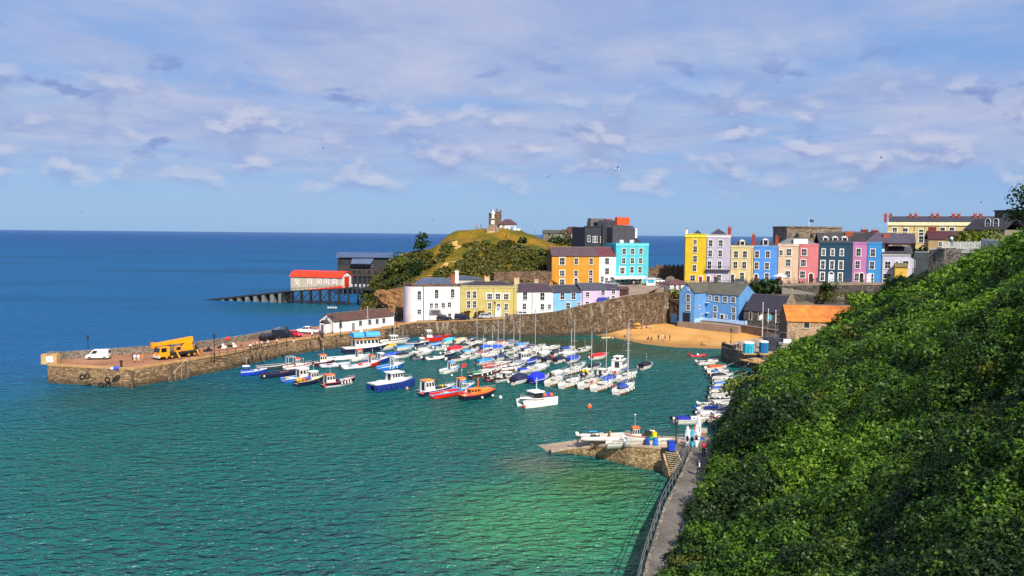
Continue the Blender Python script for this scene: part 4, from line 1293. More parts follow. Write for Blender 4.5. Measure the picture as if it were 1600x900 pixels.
MB().box(-.2, s.w + 3, -2.6, -2.3, -1, 1.0).box(s.w + 2.7, s.w + 3, -2.6, 6, -1, 1.0).box(-.2, .1, -2.3, -7, -1, 1.0).build('terrace_wall', pm('#a8c8f0', .8, .1), s.root)
MB().box(-5.0, s.w + 3.2, -7.6, 10, -2, -.02).build('forecourt', M_ROAD, s.root)
s = House('white_roadside_hut', 'small white hut with hipped red slate roof behind the blue gable', 'hut', 1047, 243, 1079, 246, 11)
s.walls(s.zat(444, 1062), 6, render_wall('#f1ecdc'), -4).hip_roof(s.h, s.zat(436.5, 1062, 3), 6, slate('#7a4a50'))
s.wins(c5, [(110, 640), (72, 645)], .9, 1.4)
# arched stone store with pale blue shutters below the wall
s = House('arched_store', 'low stone store with pale blue arched doors under the harbour wall', 'store', 1045, 237.0, 1063, 233.0, 2.2)
MB().side([(0, -2), (s.w, -2), (s.w, s.zat(470, 1062)), (0, s.zat(467, 1047))], 0, 5).build('wall', ST_WALL, s.root)
MB().side([(-.3, s.zat(466.4, 1047)), (s.w + .2, s.zat(483, 1062)), (s.w + .2, s.zat(481, 1062)), (-.3, s.zat(464, 1047))], -.3, 5.2).build('roof', slate('#4a3a36'), s.root)
x, z = s.loc(1053, 500)
f = MB().side([(x - 1.25, .3), (x + 1.25, .3)] + [(x + 1.25 * math.cos(i * math.pi / 8), 2.3 + .7 * math.sin(i * math.pi / 8)) for i in range(9)], -.12, .05).build('door', pm('#5ea4e0', .6, .1), s.root)
MB().side([(x + a * 1.45 * math.cos(i * math.pi / 8), 2.3 + a * .9 * math.sin(i * math.pi / 8)) for a, rr in ((1, range(9)), (.9, range(8, -1, -1))) for i in rr], -.16, -.02).build('arch_surround', pm('#d8cfc0', .8), f)
s = House('stone_church', 'dark stone church with steep purple slate roof and a small cross on its gable', 'church', 1163.5, 224, 1226, 216, 2.6)
ze, zr = s.zat(486.5, 1190), s.zat(462, 1205, 5)
s.walls(ze, 10, ST_DARK, -2, 'wall', zr).gable_roof(ze, zr, 10, slate('#3e3848'), .2, 0, s.w - .5)
for px, py in ((864, 265), (935, 268), (1005, 272), (1077, 285)):
 x, z = s.loc(*c8(px, py))
 s.win(min(max(x, .8), s.w - .8), z - .2, .6, 1.9, arch=True, frame=pm('#b5ab98', .9), bars=(0, 0), surround=.2)
mb = MB().loft([[(x, y, z) for y, z in ((-.3, ze - .3), (5, zr + .9), (10.3, ze - .3))] for x in (s.w - .5, s.w + .1)])
gb = mb.build('gable_parapet', pm('#8d7a60', .9, .2, 1), s.root)
mb = MB().box(s.w - .35, s.w - .05, 4.85, 5.15, zr + .8, zr + 2.4).box(s.w - .36, s.w - .04, 4.45, 5.55, zr + 1.65, zr + 1.95)
mb.build('cross', pm('#a89880', .9), gb)
s = House('orange_roofed_warehouse', 'tan stone warehouse with rust orange lichen roof beside the ivy hillside', 'warehouse', 1232, 185, 1345, 183, 1.5)
ze, zr = s.zat(502, 1265), s.zat(477.5, 1265, 4.5)
s.walls(ze, 9, ST_TAN, -1, 'wall', zr)
m, gg, bs, _ = newmat('lichen_roof')
pos = gg.n('ShaderNodeNewGeometry').outputs['Position']
n1 = gg.noise(pos, .5, 5, .65)
n2 = gg.noise(pos, 3.0, 4, .7)
fz = gg.n('ShaderNodeSeparateXYZ')
gg.set(fz.inputs[0], pos)
f_ = gg.math('ADD', gg.math('MULTIPLY', n1, .6), gg.math('MULTIPLY', n2, .4))
f_ = gg.math('SUBTRACT', f_, gg.map(fz.outputs[0], 70, 82, 0, .2))
gg.set(bs.inputs['Base Color'], gg.ramp(f_, [(.22, (.06, .035, .025)), (.38, (.34, .10, .02)), (.55, (.62, .19, .03)), (.75, (.72, .30, .06))]))
bs.inputs['Roughness'].default_value = .9
s.gable_roof(ze, zr, 9, m, .25)
MB().loft([[(x, y, z) for y, z in ((0.02, -1), (8.98, -1), (8.98, ze), (4.5, zr), (.02, ze))] for x in (-.05, -.01)]).build('gable_wall', ST_DARK, s.root)
s.wins(c8, [(1302, 340)], 1.2, 1.3, frame=pm('#cfc6b6', .8), bars=(0, 0))
s.pipe(.2, ze, '#b8b2a8')
# town arch between turquoise and yellow houses
s = House('castle_gate_wall', 'old brown battlemented wall with round arch beside the yellow townhouse', 'wall', 1024, 268, 1070, 268, 12.8)
zt = s.zat(416, 1050)
xa, ra = s.loc(1048, 440)[0], 1.9
mb = MB()
hs_ = s.zat(431, 1048) - ra
mb.box(0, xa - ra, 0, 1.2, -3, zt).box(xa + ra, s.w, 0, 1.2, -3, zt)
n = 10
for i in range(n):
 t0_, t1_ = math.pi * i / n, math.pi * (i + 1) / n
 mb.side([(xa + ra * math.cos(t0_), hs_ + ra * math.sin(t0_)), (xa + ra * math.cos(t0_), zt), (xa + ra * math.cos(t1_), zt), (xa + ra * math.cos(t1_), hs_ + ra * math.sin(t1_))], 0, 1.2)
mb.build('wall', ST_BROWN, s.root)
for i in range(7):
 MB().box(i * s.w / 7 + .1, i * s.w / 7 + .8, 0, .6, zt, zt + .55).build('merlon', ST_BROWN, s.root)
MB().side([(-3.2, -3), (0, -3), (0, zt), (-.8, zt - .6), (-3.2, 1.5)], 0, 1).build('side_wall', ST_BROWN, s.root)
# fort on its islet
s = House('island_fort', 'squat brown stone sea fort with a flag pole behind the terrace roofs', 'fort', 1227, 420, 1312, 424, 22)
zt = s.zat(356, 1270)
MB().prism([(0, 0), (s.w * .3, -3), (s.w * .8, -3), (s.w, 0), (s.w, 16), (0, 16)], -8, zt).build('wall', ST_FORT, s.root)
MB().prism([(-.4, -.2), (s.w * .3, -3.4), (s.w * .8, -3.4), (s.w + .4, -.2), (s.w + .4, 16), (-.4, 16)], zt, zt + .7).build('parapet', ST_FORT, s.root)
for px in (1246, 1268, 1292):
 x, z = s.loc(px, 369, -3)
 MB().side([(x - .8, z - 1), (x + .8, z - 1)] + [(x + .8 * math.cos(i * math.pi / 6), z + .6 + .8 * math.sin(i * math.pi / 6)) for i in range(7)], -3.06, -2.5).build('gun_port', BLACK, s.root)
x = s.loc(1264, 350, 3)[0]
fp = MB().tube((x, 3, zt), (x, 3, s.zat(341, 1264, 3)), .14).build('flag_pole', WHITE, s.root)
zf = s.zat(342, 1264, 3)
MB().loft([[(x + .1 + i * .5, 3 + .2 * math.sin(i * 1.3), zf - .1 - i * .08), (x + .1 + i * .5, 3.03 + .2 * math.sin(i * 1.3), zf - 1.5 - i * .08)] for i in range(6)], False, False).build('flag', pm('#2e3a4a', .8), fp)
mb = MB()
q_ = P(1268, 385, 425)
rings = []
for rr, zz_ in ((60, -2), (48, 8), (36, 16), (24, 21), (3, 22.5)):
 rings.append([(q_.x + 2 + rr * (1 + .18 * math.sin(3 * a + rr)) * math.cos(a), 432 + .6 * rr * (1 + .15 * math.cos(4 * a)) * math.sin(a), zz_ + .8 * math.sin(5 * a)) for a in [i * math.pi / 12 for i in range(24)]])
tag(mb.loft(rings).build('islet', M_ROCK, None, True), kind='structure')
# summit of the hill: monument, tower, lookout
c7 = crop(740, 320, 16)
s = House('ruined_keep', 'ruined round brown stone keep with a turret on the summit of the hill', 'tower', 763, 333, 781, 333, 29.5)
xm = s.w * .62
zt = s.zat(331, 775)
mb = MB().lathe([(2.3, -1), (2.2, 4), (2.15, zt)], 16, (xm, 2, 0))
mb.build('keep_wall', ST_BROWN, s.root)
MB().lathe([(.9, -1), (.9, s.zat(333, 766)), (1.05, s.zat(333, 766) + .1)], 12, (.9, 1.2, 0)).build('stair_turret', ST_DARK, s.root)
mb = MB()
for i in range(7):
 t = i * 2 * math.pi / 9
 mb.box(-.3, .3, -.25, .25, zt - .1, zt + [.9, .5, 1.4, .4, .8, .3, 1.1][i], Matrix.Translation((xm + 1.9 * math.cos(t), 2 + 1.9 * math.sin(t), 0)))
mb.build('broken_parapet', ST_BROWN, s.root)
s = House('memorial_statue', 'white memorial statue on a tall stepped stone plinth at the hill summit', 'monument', 763, 326, 776, 326, 29.5)
z1, z2, z3 = s.zat(352, 769), s.zat(341, 769), s.zat(327, 769)
xm = s.w / 2
mb = MB()
for a, b, c in ((2.9, -1, z1 * .35), (2.2, z1 * .35, z1 * .75), (1.7, z1 * .75, z1)):
 mb.box(xm - a, xm + a, -a, a, b, c)
mb.box(xm - .95, xm + .95, -.95, .95, z1, z2 - .5).box(xm - 1.25, xm + 1.25, -1.25, 1.25, z2 - .5, z2)
mb.build('plinth', pm('#8f7a66', .9, .2, 1), s.root)
MB().box(xm - .6, xm + .6, -1.0, -.9, z1 + .5, z2 - .9).build('inscription_panel', WHITE, s.root)
hgt = z3 - z2
mb = MB().lathe([(.62, z2), (.55, z2 + hgt * .2), (.42, z2 + hgt * .42), (.55, z2 + hgt * .55), (.6, z2 + hgt * .72), (.5, z2 + hgt * .79), (.17, z2 + hgt * .83), (.24, z2 + hgt * .9), (.22, z2 + hgt * .96), (.1, z2 + hgt)], 10, (xm, 0, 0))
mb.tube((xm + .5, 0, z2 + hgt * .74), (xm + .75, -.2, z2 + hgt * .45), .13).tube((xm - .5, 0, z2 + hgt * .74), (xm - .7, -.3, z2 + hgt * .5), .13)
mb.build('statue', pm('#e8e6e2', .5, .05), s.root, True)
s = House('lookout_station', 'low white lookout building with hipped brown roof and blue door on the summit', 'lookout', 780, 328, 805, 328, 29.3)
zt = s.zat(350, 792)
s.walls(zt, 7, render_wall('#f2efea'), -2).hip_roof(zt, s.zat(342.5, 790, 3.5), 7, slate('#6b4a4c'), .5, 2.2)
x, z = s.loc(*c7(955, 575))
MB().box(x - .55, x + .55, -.06, .05, -.2, z + .6).build('door', pm('#2f6fc8', .5), s.root)
MB().box(s.w, s.w + 1.8, .5, 3.5, -1.4, zt - 1.8).build('side_wing', render_wall('#efece6'), s.root)
MB().box(s.w - .1, s.w + 2.1, .3, 3.7, zt - 1.8, zt - 1.6).build('balcony', pm('#dcd8d0', .7), s.root)
s.win(s.w * .85, zt - 1.2, .9, .7)
q = P(769, 362, 323)
b_ = thing('memorial_steps', 'pale stone memorial steps and terrace wall on the grass below the statue', 'steps', (q.x, q.y, q.z))
mb = MB()
for i in range(4):
 mb.box(-2.0 + .2 * i, 2.0 - .2 * i, -1 + .5 * i, 2, -1.5 + .45 * i, -.6 + .45 * i)
mb.build('steps', pm('#b8a070', .9, .15), b_)
MB().box(-2.1, -1.7, -.8, 2, -1, 1.4).box(1.7, 2.1, -.8, 2, -1, 1.4).build('side_walls', pm('#a89068', .9, .15), b_)
q = P(835.5, 368, 332)
b_ = thing('flag_mast', 'thin bare flag mast on the right slope of the hill', 'mast', (q.x, q.y, q.z - .3))
z_ = P(835.5, 353, 332).z - q.z
MB().tube((0, 0, 0), (0, 0, z_), .11, .07).build('pole', GREY, b_)
MB().ball((0, 0, z_ + .1), .16).build('finial', WHITE, b_)
# retaining walls between hill, houses and beach
def rwall(name, label, pix, z0, mat, th=.8):
 pts = [P(*p) for p in pix]
 o = wall_mb([(p.x, p.y, z0, p.z) for p in pts], th).build(name, mat, None, off=tuple(pts[0]))
 return tag(o, label, 'wall')
rwall('garden_wall', 'long brown stone wall behind the pastel cottage roofs below the hill', [(772, 425, 250), (815, 424, 251), (852, 423, 252), (862, 425, 253)], 2, ST_BROWN)
rwall('retaining_wall', 'long dark stone retaining wall under the tall painted terrace', [(px, 446.5, YT(px) - 5.6) for px in (1052, 1100, 1170, 1222, 1300, 1385, 1440)], 3, ST_DARK)
rwall('lower_retaining_wall', 'lower dark stone wall stepping down right of the church roof', [(1200, 460, 239), (1260, 460, 236), (1310, 468, 231), (1360, 470, 228)], 2, ST_DARK)
rwall('ramp_wall', 'pale topped sloping ramp wall below the peach townhouse', [(1222, 449, 239.5), (1250, 454, 238.5), (1275, 459, 237.5)], 6, pm('#8a8074', .9))
# wall and garden structures on the right-hand cliff
q = rwall('cliff_garden_wall', 'weathered grey retaining wall below the white picket fence', [(1452, 391, 131), (1475, 387.5, 129), (1533, 388, 127), (1534, 389, 126)], 14, stone('lichen_wall', [(.25, (.06, .05, .045)), (.5, (.13, .11, .09)), (.8, (.26, .23, .2))], 1.9, .8, False), .6)
a_, b2 = P(1430, 420, 150), P(1468, 420, 136)
q = thing('potting_shed', 'weathered lean-to greenhouse with curved white edge in front of the grey retaining wall', 'shed', (a_.x, a_.y, a_.z))
dv = Vector((b2.x - a_.x, b2.y - a_.y, 0))
L_ = dv.length
q.rotation_euler = (0, 0, math.atan2(dv.y, dv.x))
MB().box(0, L_ * .75, 0, 2.4, -6, 2.0).build('wall', pm('#a39a84', .9, .2), q)
MB().side([(0, 2.0), (.6, 3.0), (L_ * .75, 3.2), (L_ * .75, 2.0)], -.1, 2.5).build('panel', pm('#9c9778', .6, .25, 1), q)
MB().path([(-.1, -.15, -1), (-.1, -.15, 2.4), (.6, -.15, 3.1), (L_ * .75, -.15, 3.3)], .12).build('edge_frame', WHITE, q)
# ------------------------------------------------------------------ lifeboat stations
def trestle(mb, x0, x1, zt0, zt1, y0, y1, n, r=.28, zb=-2, cross=True):
 for i in range(n + 1):
  f = i / n
  x = x0 + (x1 - x0) * f
  zt_ = zt0 + (zt1 - zt0) * f
  for y in (y0, y1):
   mb.box(x - r, x + r, y - r, y + r, zb, zt_)
  if cross and i < n:
   x2 = x0 + (x1 - x0) * (i + 1) / n
   z2 = zt0 + (zt1 - zt0) * (i + 1) / n
   for y in (y0,):
    mb.tube((x, y, .8), (x2, y, z2 - .3), .16, None, 5)
    mb.tube((x, y, zt_ - .3), (x2, y, .8), .16, None, 5)
 mb.box(min(x0, x1), max(x0, x1), y0 - .12, y0 + .12, .8, 1.1)
A_, B_ = G(318, 468.5), G(547, 478)
s = House('old_lifeboat_station', 'cream boathouse with bright red roof on a dark trestle slipway over the sea', 'lifeboat station', 318, A_.y, 547, B_.y, 0, None, 470)
W_ = s.w
xs = lambda px: s.loc(px, 460)[0]
TRS = pm('#2a2a2e', .85, .25, 1)
fz0, fz1 = s.zat(454, 455), s.zat(449.5, 540)
xa_, xb_ = s.loc(453.5, 440)[0], s.loc(533, 440)[0]
mb = MB()
mb.side([(0, -.4), (W_ * .02, -.4), (xa_, fz0 - .5), (xb_ + 3, fz1 - .5), (xb_ + 3, fz1), (xa_, fz0), (0, .1)], 0, 8)
mb.build('slipway_deck', TRS, s.root)
mb = MB()
trestle(mb, xa_ - 4, xb_ + 3, fz0 - 1, fz1 - .4, .3, 7.7, 7)
mb.build('trestle', TRS, s.root)
mb = MB()
for i in range(8):
 x = xa_ - 5 - i * 3.9
 zz_ = (fz0 - .5) * x / xa_
 if zz_ > .6:
  mb.box(x - .75, x + .75, .2, 7.8, -2, zz_)
mb.build('concrete_piers', pm('#777a78', .9, .25, 1), s.root)
zt = s.zat(432, 480)
zr = s.zat(423.5, 490, 3.8)
w_ = render_wall('#ddd2b4')
MB().loft([[(x, y, z) for y, z in ((.3, (fz0 if x == xa_ else fz1) - .2), (7.5, (fz0 if x == xa_ else fz1) - .2), (7.5, zt), (3.9, zr), (.3, zt))] for x in (xa_, xb_)]).build('wall', w_, s.root)
MB().loft([[(x, y, z) for y, z in ((.3, fz1 - .2), (7.5, fz1 - .2), (7.5, zt), (3.9, zr), (.3, zt))] for x in (xb_ + .02, xb_ + .12)]).build('end_wall', WHITE, s.root)
RED = pm('#f03814', .55, .06)
mb = MB()
for sg in (-1, 1):
 mb.loft([[(x, 3.9 + sg * a, z) for a, z in ((0, zr + .05), (2.2, zr - .45), (4.0, zt - .25), (4.0, zt - .02), (2.2, zr - .2), (0, zr + .25))] for x in (xa_ - .3, xb_ + .5)])
mb.build('roof', RED, s.root)
MB().side([(xa_ + (xb_ - xa_) * .3, s.zat(452.8, 482)), (xb_ + .6, s.zat(451.5, 536)), (xb_ + .6, s.zat(447, 536)), (xa_ + (xb_ - xa_) * .75, s.zat(449, 512))], .1, .28).build('red_skirt', RED, s.root)
for px, py in ((820, 410), (918, 402), (994, 402), (1052, 402), (1112, 405)):
 p = c2(px, py)
 x, z = s.loc(*p, .3)
 s.win(x, z, .95, 1.5, y=.3, frame=pm('#b02c1c', .6), surround=.17)
 # white outer surround
 MB().box(x - 1.0, x + 1.0, .25, .31, z - 1.25, z + 1.25).build('window_surround', WHITE, s.root)
MB().box(xb_ + .1, xb_ + .25, 2.2, 5.6, fz1, zt + .2).build('red_door', pm('#d03018', .6), s.root)
mb = MB()
for i in range(24):
 x = xa_ * .55 + i * (xb_ + 3 - xa_ * .55) / 23
 zf = (fz0) * x / xa_ if x < xa_ else fz0 + (fz1 - fz0) * (x - xa_) / (xb_ - xa_)
 mb.tube((x, -.05, zf - .2), (x, -.05, zf + 1.0), .05, None, 4)
mb.path([(xa_ * .55, -.05, fz0 * .55 + 1), (xa_, -.05, fz0 + 1), (xb_ + 3, -.05, fz1 + 1.2)], .05, 4)
mb.build('railing', DARKM, s.root)
q0, q1 = G(529, 457), G(612, 458)
s = House('new_lifeboat_station', 'dark timber lifeboat station with curved grey metal roof standing on piles', 'lifeboat station', 527, 365, 612, 368, 0, None, 458)
z1_, z2_, z3_ = s.zat(448, 570), s.zat(432, 570), s.zat(404, 570)
mb = MB()
for i in range(12):
 x = .5 + i * (s.w - 1) / 11
 for y in (.5, 7, 13):
  mb.box(x - .25, x + .25, y - .25, y + .25, -2, z2_)
mb.build('piles', pm('#3c3b3c', .9), s.root)
TIM = pm('#3a332f', .85, .25, .6)
MB().box(-1, s.w + 1, -.5, 14, z1_ - .5, z1_).build('lower_deck', pm('#55524e', .9), s.root)
MB().box(0, s.w, 0, 14, z2_, z3_ - 4).build('base_wall', TIM, s.root)
xm = s.loc(560, 415)[0]
MB().box(.2, s.w - .2, .2, 13.8, z3_ - 4, z3_).build('upper_wall', pm('#2c2b2e', .8, .2), s.root)
rt = s.zat(394.5, 570, 6)
def curved(x0, x1, y0, y1, za, zb):
 rings = []
 for x in (x0, x1):
  top = [(x, y0 + (y1 - y0) * i / 8, za + (zb - za) * math.sin(math.pi * (.12 + .76 * i / 8)) ** .8) for i in range(9)]
  rings.append(top + [(p[0], p[1], p[2] - .3) for p in top[::-1]])
 return MB().loft(rings)
curved(-.5, s.w + .5, -.8, 14.5, z3_ - .8, rt).build('roof', pm('#4a5a78', .6, .1, .3), s.root, True)
xe0, xe1 = s.loc(549, 410)[0], s.loc(580, 410)[0]
MB().loft([[(xe0, -2.5, s.zat(412, 560)), (xe1, -2.5, s.zat(412.5, 578)), (xe1, -2.5, s.zat(411, 578)), (xe0, -2.5, s.zat(410.7, 560))], [(xe0 + .5, .2, z3_ + .2), (xe1 + 1.5, .2, z3_ + .2), (xe1 + 1.5, .2, z3_ + .5), (xe0 + .5, .2, z3_ + .5)]]).build('porch_roof', pm('#4a5a78', .6, .1, .3), s.root)
for i in range(4):
 x = 1.2 + i * 1.9
 s.win(x, z3_ - 1.6, 1.4, 1.4, bars=(0, 0), y=.2, frame=DARKM, surround=.1)
for i in range(5):
 x = xe0 + 1 + i * (xe1 - xe0) / 4.5
 s.win(x, s.zat(414.5, 566), 1.3, .9, bars=(0, 0), frame=pm('#8f9296', .5), surround=.1)
for px in (553, 562, 577, 587):
 x, z = s.loc(px, 425)
 s.win(x, z, .9, 1.0, bars=(0, 0), frame=DARKM, surround=.1)
MB().box(1, s.w - 1, .6, 1, z1_, z2_).build('undercroft_shade', BLACK, s.root)  # black slab standing in for the shade under the building
mb = MB()
for i in range(9):
 x = xe0 + i * 1.9
 mb.lathe([(.55, z1_), (.5, z1_ + 1.1), (.12, z1_ + 1.2)], 8, (x, .0, 0))
mb.build('white_tanks', pm('#b8bcc0', .6), s.root)
# walkway from the hill to the old station
a_, b_2 = P(545, 450, 312), P(612, 447, 300)
wk = thing('footbridge', 'dark steel footbridge leading from the hill to the red roofed boathouse', 'bridge', tuple(a_))
d_ = b_2 - a_
d_.z = 0
wk.rotation_euler = (0, 0, math.atan2(d_.y, d_.x))
L_ = d_.length
MB().box(0, L_, -1, 1, -.5, 0).build('deck', TRS, wk)
mb = MB()
for i in range(12):
 mb.tube((L_ * i / 11, -1, 0), (L_ * i / 11, -1, 1.1), .05, None, 4)
mb.tube((0, -1, 1.1), (L_, -1, 1.1), .05)
mb.build('railing', DARKM, wk)
mb = MB()
for x in (L_ * .55, L_ * .8):
 mb.tube((x, -.8, -.3), (x - .5, -.8, -a_.z - 1), .16).tube((x, .8, -.3), (x + .5, .8, -a_.z - 1), .16)
mb.build('legs', TRS, wk)
# ------------------------------------------------------------------ white building on the pier
s = House('pier_boathouse', 'long low white building with brown slate roof on the pier', 'building', 522, 196.5, 616, 213, DZ, None, 515)
ze, zr = s.zat(502, 530), s.zat(491.5, 511, 2.6)
s.walls(ze, 5.4, render_wall('#f4f2ec'), -.5, 'wall', zr).gable_roof(ze, zr, 5.4, slate('#6e4c3e'), .2)
for px in (532, 563, 577.5, 589, 599.5):
 x, z = s.loc(px, 506.5)
 s.win(x, 1.75, .8, 1.0, frame=pm('#8a9098', .6), surround=.1)
for px in (552,):
 x = s.loc(px, 510)[0]
 MB().box(x - .45, x + .45, -.05, .03, 0, 2).build('door', pm('#7a8088', .6), s.root)
MB().box(-1.6, 0, 1.6, 3.2, -.3, 2.3).build('porch', render_wall('#f2f0ea'), s.root)
MB().loft([[(-1.75, y, z) for y, z in ((1.4, 2.25), (2.4, 3.0), (3.4, 2.25), (3.4, 2.4), (2.4, 3.15), (1.4, 2.4))], [(0, y, z) for y, z in ((1.4, 2.25), (2.4, 3.0), (3.4, 2.25), (3.4, 2.4), (2.4, 3.15), (1.4, 2.4))]]).build('porch_roof', slate('#4a4a50'), s.root)
MB().box(-1.66, -1.58, 2.0, 2.9, 0, 2.0).build('porch_door', pm('#6a6e74', .6), s.root)
MB().box(-.05, .05, 4.0, 4.9, 1.2, 1.7).build('gable_window', M_GLASS, s.root)
# =================================================================== VEGETATION
def leaf_mat(name, stops, patch=.22, fine=1.1):
 m, gg, bs, out = newmat(name)
 pos = gg.n('ShaderNodeNewGeometry').outputs['Position']
 n1 = gg.noise(pos, patch * .45, 4, .65)
 n2 = gg.noise(pos, fine, 2, .6)
 wn = gg.n('ShaderNodeTexWhiteNoise')
 gg.set(wn.inputs['Vector'], gg.vmath('SNAP', pos, (.3, .3, .3)))
 f = gg.math('ADD', gg.math('MULTIPLY', n1, .55), gg.math('ADD', gg.math('MULTIPLY', n2, .28), gg.math('MULTIPLY', wn.outputs['Value'], .17)))
 c = gg.ramp(f, stops)
 gg.set(bs.inputs['Base Color'], c)
 bs.inputs['Roughness'].default_value = .5
 bs.inputs['Specular IOR Level'].default_value = .35
 tr = gg.n('ShaderNodeBsdfTranslucent')
 gg.set(tr.inputs[0], gg.mix(1.0, c, (1.3, 1.15, .5), 'MULTIPLY'))
 mx = gg.n('ShaderNodeMixShader')
 mx.inputs[0].default_value = .28
 gg.t.links.new(bs.outputs[0], mx.inputs[1])
 gg.t.links.new(tr.outputs[0], mx.inputs[2])
 gg.t.links.new(mx.outputs[0], out.inputs[0])
 return m
L_IVY = leaf_mat('ivy_leaves', [(.33, (.012, .034, .004)), (.44, (.05, .125, .008)), (.55, (.115, .24, .012)), (.67, (.22, .34, .028))])
L_MID = leaf_mat('bramble_leaves', [(.33, (.010, .028, .005)), (.46, (.032, .085, .008)), (.58, (.075, .155, .012)), (.7, (.15, .22, .03))])
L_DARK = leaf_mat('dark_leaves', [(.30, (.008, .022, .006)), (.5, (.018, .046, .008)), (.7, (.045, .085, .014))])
L_YEL = leaf_mat('yellow_green_leaves', [(.30, (.05, .085, .012)), (.5, (.15, .20, .02)), (.7, (.30, .32, .04))])
L_SCRUB = leaf_mat('scrub_leaves', [(.30, (.016, .032, .005)), (.44, (.045, .066, .009)), (.56, (.11, .105, .012)), (.70, (.20, .14, .018))], .09, .5)
L_OLIVE = leaf_mat('olive_leaves', [(.30, (.03, .045, .008)), (.5, (.10, .12, .012)), (.7, (.22, .21, .02))])
L_RED = leaf_mat('rust_leaves', [(.30, (.05, .02, .008)), (.5, (.12, .05, .012)), (.7, (.2, .10, .02))])
BARK = pm('#4a3d30', .9, .25, 3)
def leaves_obj(name, pts, nrm, size, mat, parent=None, off=None, idx=None):
 n = len(pts)
 if off is not None:
  pts = pts - np.array(off)
 rv = rng.normal(size=(n, 3))
 nrm = nrm / (np.linalg.norm(nrm, axis=1, keepdims=True) + 1e-9)
 u = np.cross(nrm, rv)
 u /= np.linalg.norm(u, axis=1, keepdims=True) + 1e-9
 w = np.cross(nrm, u)
 s = size[:, None]
 fold = nrm * s * .12
 V = np.stack([pts - u * s * .55, pts - w * s * .36 + fold, pts + u * s * .55, pts + w * s * .36 + fold], 1).reshape(-1, 3)
 me = bpy.data.meshes.new(name)
 me.vertices.add(4 * n)
 me.vertices.foreach_set('co', V.astype(np.float32).ravel())
 me.loops.add(4 * n)
 me.loops.foreach_set('vertex_index', np.arange(4 * n, dtype=np.int32))
 me.polygons.add(n)
 me.polygons.foreach_set('loop_start', np.arange(0, 4 * n, 4, dtype=np.int32))
 try:
  me.polygons.foreach_set('loop_total', np.full(n, 4, dtype=np.int32))
 except Exception:
  pass
 me.update(calc_edges=True)
 for q in (mat if isinstance(mat, (list, tuple)) else [mat]):
  me.materials.append(q)
 if idx is not None:
  me.polygons.foreach_set('material_index', idx.astype(np.int32))
 o = bpy.data.objects.new(name, me)
 COL.objects.link(o)
 if parent is not None:
  o.parent = parent
 if off is not None and parent is None:
  o.location = off
 return o
def dome_leaves(c, r, l, cover=1.15, squash=.85, low=-.25, jit=.55):
 """leaf positions and normals over lumpy domes. c (n,3), r (n,), l (n,) leaf length"""
 k = np.maximum(12, (cover * 2 * math.pi * r ** 2 * 1.2 / (.4 * l ** 2))).astype(int)
 idx = np.repeat(np.arange(len(c)), k)
 n = len(idx)
 d = rng.normal(size=(n, 3))
 d /= np.linalg.norm(d, axis=1, keepdims=True)
 d[:, 2] = np.where(d[:, 2] < low, -d[:, 2], d[:, 2])
 ph = idx * 1.7
 lump = 1 + .16 * np.sin(5 * d[:, 0] + ph) * np.sin(5 * d[:, 1] + 2 * ph) + .10 * np.sin(11 * d[:, 2] + 9 * d[:, 0] + ph)
 rad = r[idx] * lump * (1 - .30 * rng.random(n) ** 2)
 p = c[idx] + d * rad[:, None] * np.array([1, 1, squash])
 nr = d + rng.normal(size=(n, 3)) * jit + np.array([0, 0, .25])
 global LAST
 LAST = idx
 return p, nr, l[idx] * (.7 + .6 * rng.random(n))
def topix(x, y, z):
 q = np.stack([x, y, z - H], -1)
 a, b, f_ = (np.array(v) for v in (cx_, cy_, fwd))
 dz_ = q @ f_
 return 800 + F * (q @ a) / dz_, 450 - F * (q @ b) / dz_, dz_
# foreground hillside cover: bramble and ivy, one uncountable mass
N = 30000
yy = 22 + (182 - 22) * rng.random(N) ** 1.35
ss = -1.0 + 66 * rng.random(N)
xx = Xf(yy) + ss
zz_ = hill_z(xx, yy)
mm = np.where(xx < 84, fade(xx, yy), 1)
zz_ = zz_ * mm + 1.0 * (1 - mm)
px, py, dd_ = topix(xx, yy, zz_ + .5)
ok = (px < 1700) & (py < 990) & (ss > .25 + rng.random(N) * .6) & (dd_ > 24) & (mm > .12)
area = 1.25 * (dd_ / 45) ** 1.35
ok &= ~((px > 1372) & (px < 1458) & (py < 446))
ok &= rng.random(N) < np.clip(1.0 / area, .05, 1) * 1.0
# keep the mouth of the warehouse yard and quay clear
ok &= ~((yy > 158) & (ss < 6)) & ~((xx > 60) & (yy > 176) & (xx < 84)) & ~((yy > 100) & (ss < 1.8)) & ~((yy > 126) & (ss < 1.8 + np.clip((yy - 126) * .17, 0, 7)))
xx, yy, zz_, dd_, ss = xx[ok], yy[ok], zz_[ok], dd_[ok], ss[ok]
rr = np.clip((.55 + 1.25 * rng.random(len(xx)) ** 1.8) * np.clip(dd_ / 60, .75, 1.7), .5, 2.6) * np.clip(ss / 5 + .45, .4, 1)
big_ = (rng.random(len(xx)) < .02) & (ss > 4) & (yy < 95) & (ss < 26)
rr = np.where(big_, rr * 1.6 + .3, rr)
ll = np.clip(.0042 * dd_, .19, .60)
hp, hn, hl = dome_leaves(np.stack([xx, yy, zz_ + .05 * rr], 1), rr, ll, .60)
print('hillside leaves', len(hp), 'domes', len(xx))
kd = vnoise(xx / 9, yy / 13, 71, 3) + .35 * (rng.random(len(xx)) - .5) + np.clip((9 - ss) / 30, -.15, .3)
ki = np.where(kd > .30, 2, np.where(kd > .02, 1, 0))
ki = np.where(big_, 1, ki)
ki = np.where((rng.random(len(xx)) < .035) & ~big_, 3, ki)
tag(leaves_obj('hillside_ivy', hp, hn, hl, [L_IVY, L_MID, L_DARK, L_OLIVE], idx=ki[LAST]), kind='stuff')
